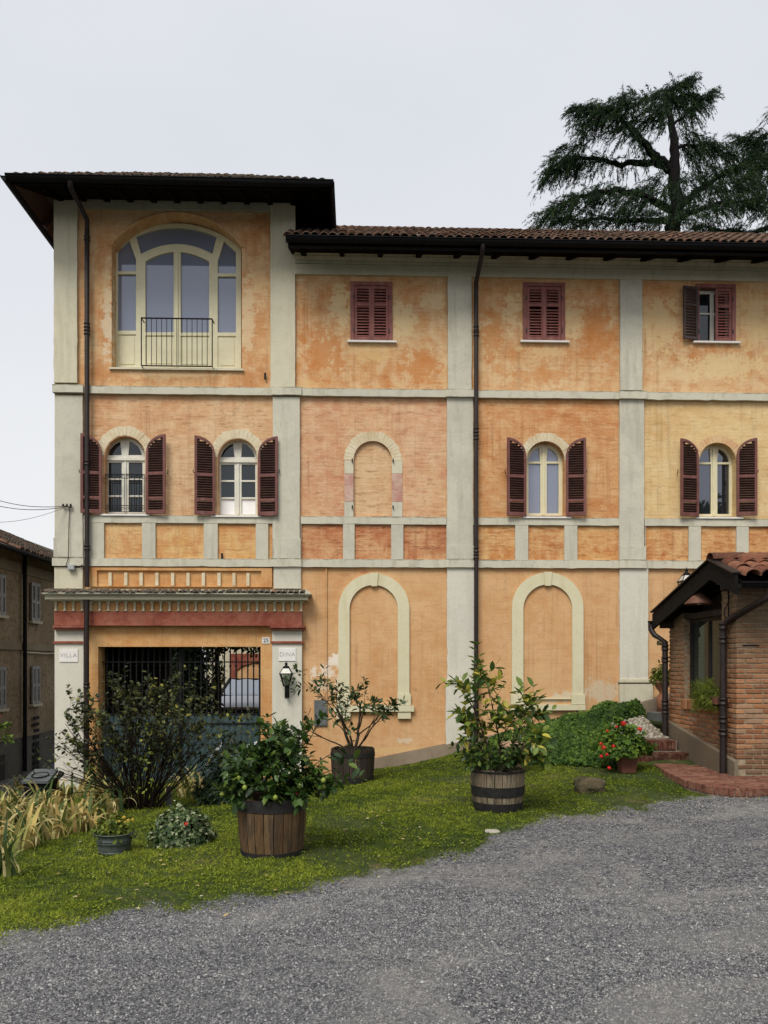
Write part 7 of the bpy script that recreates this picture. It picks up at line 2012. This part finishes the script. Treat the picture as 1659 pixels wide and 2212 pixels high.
c = PY(405, 1455, 23.5)
leaf_tree((c.x, 23.5, -.4), 'dark evergreen in the courtyard glimpsed through the gate', [((c.x, 23.5, 2.0), .75, .6, 1.0), ((c.x - .4, 23.8, 1.2), .7, .5, 1.0), ((c.x + .0, 23.6, 2.9), .9, .6, .8), ((c.x + .2, 23.5, .6), .6, .5, .9)], 12000, .13, M['anemone'], 71, [(c.x, 23.5, -.5), (c.x + .05, 23.5, 1.0), (c.x, 23.5, 2.6)])
c = PY(500, 1404, 22.3)
M['vine'] = foliage('vine', [(0, (0.05, 0.07, 0.015)), (.5, (0.14, 0.16, 0.025)), (1, (0.42, 0.36, 0.05))], 'attr', .55)
xw_ = PY(468, 1431, 22.3).x
leaf_tree((xw_, 22.3, -.4), 'yellowing vine arching across the courtyard behind the gate', [((c.x - .35, 22.3, c.z + .25), .45, .3, .35), ((c.x + .1, 22.3, c.z + .3), .5, .3, .32), ((c.x + .6, 22.3, c.z + .25), .5, .3, .42), ((xw_, 22.3, 1.4), .25, .25, .8)], 1500, .12, M['vine'], 73, [(xw_, 22.3, -.5), (xw_ + .05, 22.3, 1.0), (xw_, 22.3, 2.0), (c.x, 22.3, c.z + .3), (c.x + .9, 22.3, c.z + .35)])

# ------------------------------------------------------------------ cedars behind the villa
M['cedar'] = foliage('cedar', [(0, (0.009, 0.020, 0.011)), (.5, (0.020, 0.042, 0.018)), (.85, (0.042, 0.072, 0.024)), (1, (0.080, 0.105, 0.032))], 'attr', .7, .1, .1)
M['bark_cedar'] = simple('bark_cedar', (0.011, 0.010, 0.010), 0.95, var=0.3, scale=12, bump=0.5, spec=0.05)
def C8(x, y, Y): return PY(1095 + x*.34, 132.7 + y*.34, Y)
def cedar(label, base_uv, limbs, blobs, Y, seed):
    g = np.random.default_rng(seed); r = random.Random(seed)
    b = C8(*base_uv, Y); t_ = empty('cedar_tree', (b.x, Y, .8), label, 'tree')
    m = MB(); m2 = MB(); first = True; Ps, Ax = [], []
    for path, r0, r1 in limbs:
        pp = [C8(x, y, Y + dy) for x, y, dy in path]
        if first: pp = [Vector((b.x, Y, .7))] + pp
        # refine with small wobble
        fine = []
        for i in range(len(pp) - 1):
            for j in range(4):
                q = pp[i].lerp(pp[i+1], j/4)
                if j: q = q + rvec(r)*.05
                fine.append(q)
        fine.append(pp[-1]); k = len(fine)
        (m if first else m2).tube(fine, [r0 + (r1 - r0)*i/(k-1) for i in range(k)], 7)
        if not first:
            for i in range(k//4, k):                                 # hanging twigs along the limb
                for _ in range(5):
                    Ps.append(fine[i] + rvec(r)*.18); Ax.append(Vector((r.uniform(-.6, .6), r.uniform(-.4, .4), r.uniform(-1.1, .35))))
        if not first:
            tipd = (fine[-1] - fine[-5]).normalized()
            for i in range(max(0, k - 8), k):
                for _ in range(6): Ps.append(fine[i] + rvec(r)*.08); Ax.append(tipd*1.2 + rvec(r)*.45 + Vector((0, 0, -.1)))
        first = False
    cx_ = b.x
    for (x, y, rx, ry, dens, dy) in blobs:
        s = .34*Y/F; c = C8(x, y, Y + dy); rx_, rz_ = rx*s, ry*s
        for _ in range(int(dens*(.36 if y < 700 else .27))):
            a = r.random()*6.28; q = math.sqrt(r.random()); 
            px_ = c.x + rx_*q*math.cos(a); py_ = c.y + rx_*.8*q*math.sin(a); top = rz_*math.sqrt(max(0, 1 - q*q*.85))
            pz_ = c.z + top*r.uniform(.15, 1.0) - rz_*.35*q
            out = Vector((px_ - cx_, (py_ - Y)*.6, 0)); out = out.normalized() if out.length > .1 else rvec(r)
            Ps.append(Vector((px_, py_, pz_))); Ax.append(out*r.uniform(.25, 1.0) + Vector((0, 0, r.uniform(-.85, .22))) + rvec(r)*.3)
    m.build('trunk', M['bark_cedar'], t_); m2.build('limbs', M['bark_cedar'], t_)
    Ps = np.array([p[:] for p in Ps]); Ax = unit(np.array([a[:] for a in Ax])); S = len(Ps)
    nb = 40; Ls = .28 + .50*g.random(S)
    f = g.random((S, nb))
    f = np.sort(f, 1)
    pos = Ps[:, None] + Ax[:, None]*(f*Ls[:, None])[..., None] + np.array([0, 0, -1])*((f**2)*Ls[:, None]*.45)[..., None] + (.028*(1.15 - f))[..., None]*g.normal(size=(S, nb, 3))
    ax = unit(Ax[:, None] + np.array([0, 0, -1.1])*f[..., None] + .55*g.normal(size=(S, nb, 3))).reshape(-1, 3); k = S*nb
    V, Fc, rn_ = scatter(BLADE_V, BLADE_F, pos.reshape(-1, 3), ax, unit(g.normal(size=(k, 3))), .07 + .09*g.random(k), .016 + .014*g.random(k), np.clip(np.repeat(g.random(S), nb)*.6 + .4*g.random(k), 0, 1))
    link('crown', mesh_np('crown', V, Fc, rn_), M['cedar'], t_)['kind'] = 'stuff'
    return t_
cedar('old dark cedar with drooping limbs behind the wing roof', (1050, 1100),
  [([(1050, 1100, 0), (1078, 960, 0), (1062, 720, 0), (1060, 560, 0), (1046, 420, 0), (1030, 280, 0)], .34, .09),
   ([(1060, 700, 0), (1000, 650, 0), (930, 595, -.3), (850, 500, -.6), (785, 425, -.8), (700, 330, -1), (560, 300, -1), (440, 290, -1)], .20, .02),
   ([(1020, 665, 0), (940, 640, .2), (830, 645, .5), (700, 655, .6), (600, 625, .6), (450, 610, .5), (330, 650, .5), (240, 740, .5)], .15, .02),
   ([(1045, 430, 0), (1000, 250, 0), (1050, 165, 0), (1170, 105, .2)], .08, .012),
   ([(1000, 260, 0), (1080, 230, .2), (1180, 210, .3)], .05, .01),
   ([(1050, 412, 0), (1130, 340, .2), (1200, 275, .2), (1290, 202, .2)], .06, .01),
   ([(1060, 560, 0), (1150, 530, .4), (1290, 530, .6), (1440, 600, .8)], .07, .01),
   ([(1062, 950, 0), (900, 870, -.5), (700, 810, -.8), (500, 855, -.8), (330, 910, -.8), (200, 1050, -.8)], .15, .02),
   ([(1060, 1020, 0), (800, 1012, .4), (560, 1000, .6), (350, 1010, .6)], .12, .02),
   ([(1085, 930, 0), (1190, 840, .2), (1310, 760, .4), (1470, 670, .6), (1550, 595, .6)], .16, .015),
   ([(1090, 1000, 0), (1250, 930, -.5), (1400, 880, -.7), (1560, 900, -.8)], .12, .02)],
  [(860, 300, 180, 80, 420, -.5), (720, 310, 150, 70, 300, -.8), (590, 330, 120, 60, 170, -.9), (520, 320, 70, 35, 60, -.9), (620, 400, 140, 50, 150, -.8), (940, 400, 110, 60, 170, -.2), (760, 470, 100, 60, 110, -.6), (560, 420, 80, 50, 90, -.9), (800, 235, 70, 32, 90, -.5), (500, 480, 50, 30, 40, .3),
   (430, 560, 110, 45, 150, .5), (400, 640, 130, 55, 220, .5), (480, 690, 100, 60, 120, .5), (310, 680, 60, 50, 70, .5), (600, 620, 60, 40, 60, .6),
   (1000, 220, 60, 45, 110, 0), (1060, 150, 50, 25, 50, 0), (1130, 120, 45, 14, 25, .1), (1060, 265, 50, 35, 60, .1), (1130, 218, 50, 16, 30, .2), (1140, 340, 45, 35, 40, .2), (1200, 280, 45, 25, 30, .2), (1010, 330, 60, 40, 80, 0),
   (1120, 455, 70, 28, 60, .2), (1210, 530, 110, 50, 180, .5), (1330, 560, 90, 40, 110, .7), (1410, 590, 40, 30, 30, .8), (1180, 610, 60, 40, 60, .4), (1230, 660, 70, 40, 70, .3),
   (640, 815, 90, 40, 130, -.7), (520, 870, 120, 60, 210, -.8), (400, 920, 110, 50, 160, -.8), (300, 985, 90, 55, 120, -.8), (800, 860, 130, 60, 240, -.5), (920, 820, 110, 60, 190, -.3), (1010, 770, 100, 60, 170, 0), (660, 930, 170, 60, 240, -.5), (880, 960, 170, 60, 260, -.2), (430, 1010, 150, 50, 170, -.6), (700, 1040, 300, 50, 330, 0), (1040, 1040, 200, 50, 240, 0),
   (1130, 740, 90, 50, 130, .2), (1300, 720, 110, 50, 170, .4), (1440, 700, 100, 45, 140, .5), (1520, 640, 40, 30, 30, .6), (1260, 840, 120, 60, 180, 0), (1400, 800, 130, 70, 260, -.2), (1540, 790, 120, 70, 230, -.4), (1480, 900, 150, 60, 220, -.6), (1300, 960, 130, 50, 90, -.4), (1590, 900, 90, 60, 110, -.6), (1140, 860, 60, 50, 60, 0), (1060, 880, 90, 45, 130, -.9), (1080, 960, 110, 45, 170, -.9), (1030, 1010, 120, 45, 150, -1), (1060, 800, 60, 35, 60, -.8)], 30.0, 5)
cedar('second cedar reaching in at the right edge above the roof', (1760, 1100),
  [([(1760, 1100, 0), (1770, 800, 0), (1760, 500, 0), (1750, 300, 0)], .34, .09),
   ([(1765, 760, 0), (1660, 620, 0), (1600, 540, .3), (1480, 490, .3)], .14, .012),
   ([(1765, 820, 0), (1680, 640, -.3), (1600, 660, -.3), (1540, 710, -.3)], .12, .02),
   ([(1765, 1000, 0), (1650, 1060, 0), (1560, 1090, .1), (1400, 1080, .1), (1220, 1040, .1)], .13, .03),
   ([(1760, 600, 0), (1900, 500, 0), (2050, 450, 0)], .12, .02)],
  [(1600, 490, 90, 28, 150, .3), (1520, 490, 45, 18, 30, .3), (1670, 500, 80, 50, 150, 0), (1640, 620, 60, 50, 110, -.1), (1680, 760, 90, 60, 160, 0), (1640, 860, 70, 70, 120, 0), (1700, 960, 120, 60, 170, 0), (1480, 1060, 120, 30, 90, 0), (1340, 1050, 90, 25, 60, 0), (1900, 480, 150, 60, 150, 0), (1760, 330, 90, 60, 120, 0)], 31.5, 6)

# ------------------------------------------------------------------ lawn
g = np.random.default_rng(90)
def lawn_points(n):
    y = 4.4 + 10.9*g.random(n)**1.15
    x = 0.035*y + (g.random(n)*2 - 1)*(.52*y + .3)
    k = g.random(n) < lawn_amount(x, y - .10)**1.3
    k &= (y < 15.1) & ~((y > 9.88) & (x > np.interp(y, [9.88, 9.95, 10.18, 10.71, 11.54, 12.44], [4.9, 4.69, 4.5, 4.42, 4.49, 4.64]) - .02)) & ~((x > 4.35) & (y > 12.6)) 
    bare = np.sin(x*1.9 + 2*np.sin(y*1.1))*np.cos(y*1.7 + 1.5*np.sin(x*1.3)) + .35*np.sin(x*5.1 + y*3.7)
    k &= g.random(n) > np.clip((bare - .42)*1.8, 0, .85)
    return x[k], y[k]
gx1, gy1 = lawn_points(430000); n = len(gx1)
pos = np.stack([gx1, gy1, ground_z(gx1, gy1) - .004], 1)
ax = unit(np.stack([.75*g.normal(size=n), .75*g.normal(size=n), .35 + .8*g.random(n)], 1))
clump = np.clip(np.sin(gx1*11 + 2*np.sin(gy1*7))*np.cos(gy1*9.5 + 2*np.sin(gx1*6)) + .4*np.sin(gx1*27)*np.sin(gy1*23), -1, 1)
hgt = (.013 + .024*g.random(n)**1.5)*(1 + .75*np.maximum(clump, 0))*(1 + .035*np.maximum(gy1 - 6, 0))
tone = .47 + .42*np.sin(gx1*1.3 + 1.2*np.sin(gy1*.9)) * np.cos(gy1*1.1 + .6) + .15*np.sin(gx1*4.3 - gy1*3.1)
V, Fc, rn_ = scatter(BLADE_V, BLADE_F, pos, ax, unit(g.normal(size=(n, 3))), hgt, .0055 + .005*g.random(n) + .0004*gy1, np.clip(.50*tone + .36*g.random(n) + .16*clump, 0, 1))
M['grass'] = foliage('grass', [(0, (0.032, 0.056, 0.007)), (.25, (0.090, 0.135, 0.012)), (.50, (0.205, 0.255, 0.022)), (.80, (0.34, 0.38, 0.045)), (1, (0.46, 0.45, 0.13))], 'attr', .65, .3, .15)
tag(link('lawn', mesh_np('lawn', V, Fc, rn_), M['grass']), 'short mossy green lawn sloping up from gravel to the villa', 'lawn', kind='stuff')
# clover and moss cushions between the blades
g = np.random.default_rng(93)
cx1, cy1 = lawn_points(90000); n = len(cx1)
cl = np.sin(cx1*6.1 + 1.7*np.sin(cy1*4.3))*np.cos(cy1*5.7 + 1.9*np.sin(cx1*3.9)) + .5*g.random(n) > .15
cx1, cy1 = cx1[cl], cy1[cl]; n = len(cx1)
pos = np.stack([cx1, cy1, ground_z(cx1, cy1) + .012 + .014*g.random(n)], 1)
ax = unit(np.stack([g.normal(size=n), g.normal(size=n), .25*g.normal(size=n)], 1)); nn = unit(np.stack([.45*g.normal(size=n), .45*g.normal(size=n) - .15, np.ones(n)], 1))
sz = (.012 + .014*g.random(n))*(1 + .05*np.maximum(cy1 - 6, 0))
V, Fc, rn_ = scatter(DIA_V, DIA_F, pos, ax, nn, sz, sz*1.1, np.clip(.22 + .50*g.random(n), 0, 1))
tag(link('clover', mesh_np('clover', V, Fc, rn_), M['grass']), 'small bright clover leaves strewn through the lawn', 'clover', kind='stuff')
# a few fallen leaves
r = random.Random(99)
M['fallen'] = foliage('fallen', [(0, (0.30, 0.20, 0.07)), (.5, (0.42, 0.33, 0.14)), (1, (0.55, 0.50, 0.36))], 'attr', .7, .1)
L_ = []
for k in range(150):
    p = on_ground(r.uniform(0, 1500), r.uniform(1700, 1990))
    if lawn_amount(np.array([p.x]), np.array([p.y + .3]))[0] > .3 and not (p.x > 4 and p.y > 9.8): L_.append((p + Vector((0, 0, .022)), Vector((r.uniform(-1, 1), r.uniform(-1, 1), .1)), Vector((r.uniform(-.3, .3), r.uniform(-.3, .3), 1))))
V, Fc, rn_ = leaf_np(L_, .045, .03, np.random.default_rng(1)); tag(link('fallen_leaves', mesh_np('fallen_leaves', V, Fc, rn_, True), M['fallen']), 'dry fallen leaves scattered over the lawn', 'leaves', kind='stuff')

# broad tree on the near side of the yard: behind the viewer, seen as a reflection in the right-hand panes
g = np.random.default_rng(120); bt = Vector((14.2, -1.5, gz(14.2, -1.5)))
BT = empty('garden_tree', bt, 'broad leafy tree across the yard, mirrored in the right window', 'tree')
MB().tube([bt, bt + Vector((.1, 0, 1.6)), bt + Vector((-.1, .1, 3.4)), bt + Vector((.2, 0, 5.6))], [.28, .24, .18, .06], 9).build('trunk', M['bark'], BT)
P_ = []
for (dx, dy, dz, rr_, n_) in ((0, 0, 5.4, 2.6, 2200), (-1.6, .4, 4.2, 1.7, 1100), (1.8, -.2, 4.4, 1.9, 1100), (.3, .8, 6.9, 1.5, 800), (-.8, -1.2, 5.0, 1.8, 900)):
    d = unit(g.normal(size=(n_, 3)))*(.55 + .5*g.random((n_, 1))); P_.append(np.array(bt) + np.array([dx, dy, dz]) + d*rr_)
P_ = np.concatenate(P_); k = len(P_)
V, Fc, rn_ = scatter(LEAF_V, LEAF_F, P_, unit(g.normal(size=(k, 3))), unit(g.normal(size=(k, 3))), .22 + .2*g.random(k), .15 + .12*g.random(k), g.random(k))
link('crown', mesh_np('crown', V, Fc, rn_, True), M['anemone'], BT)['kind'] = 'stuff'
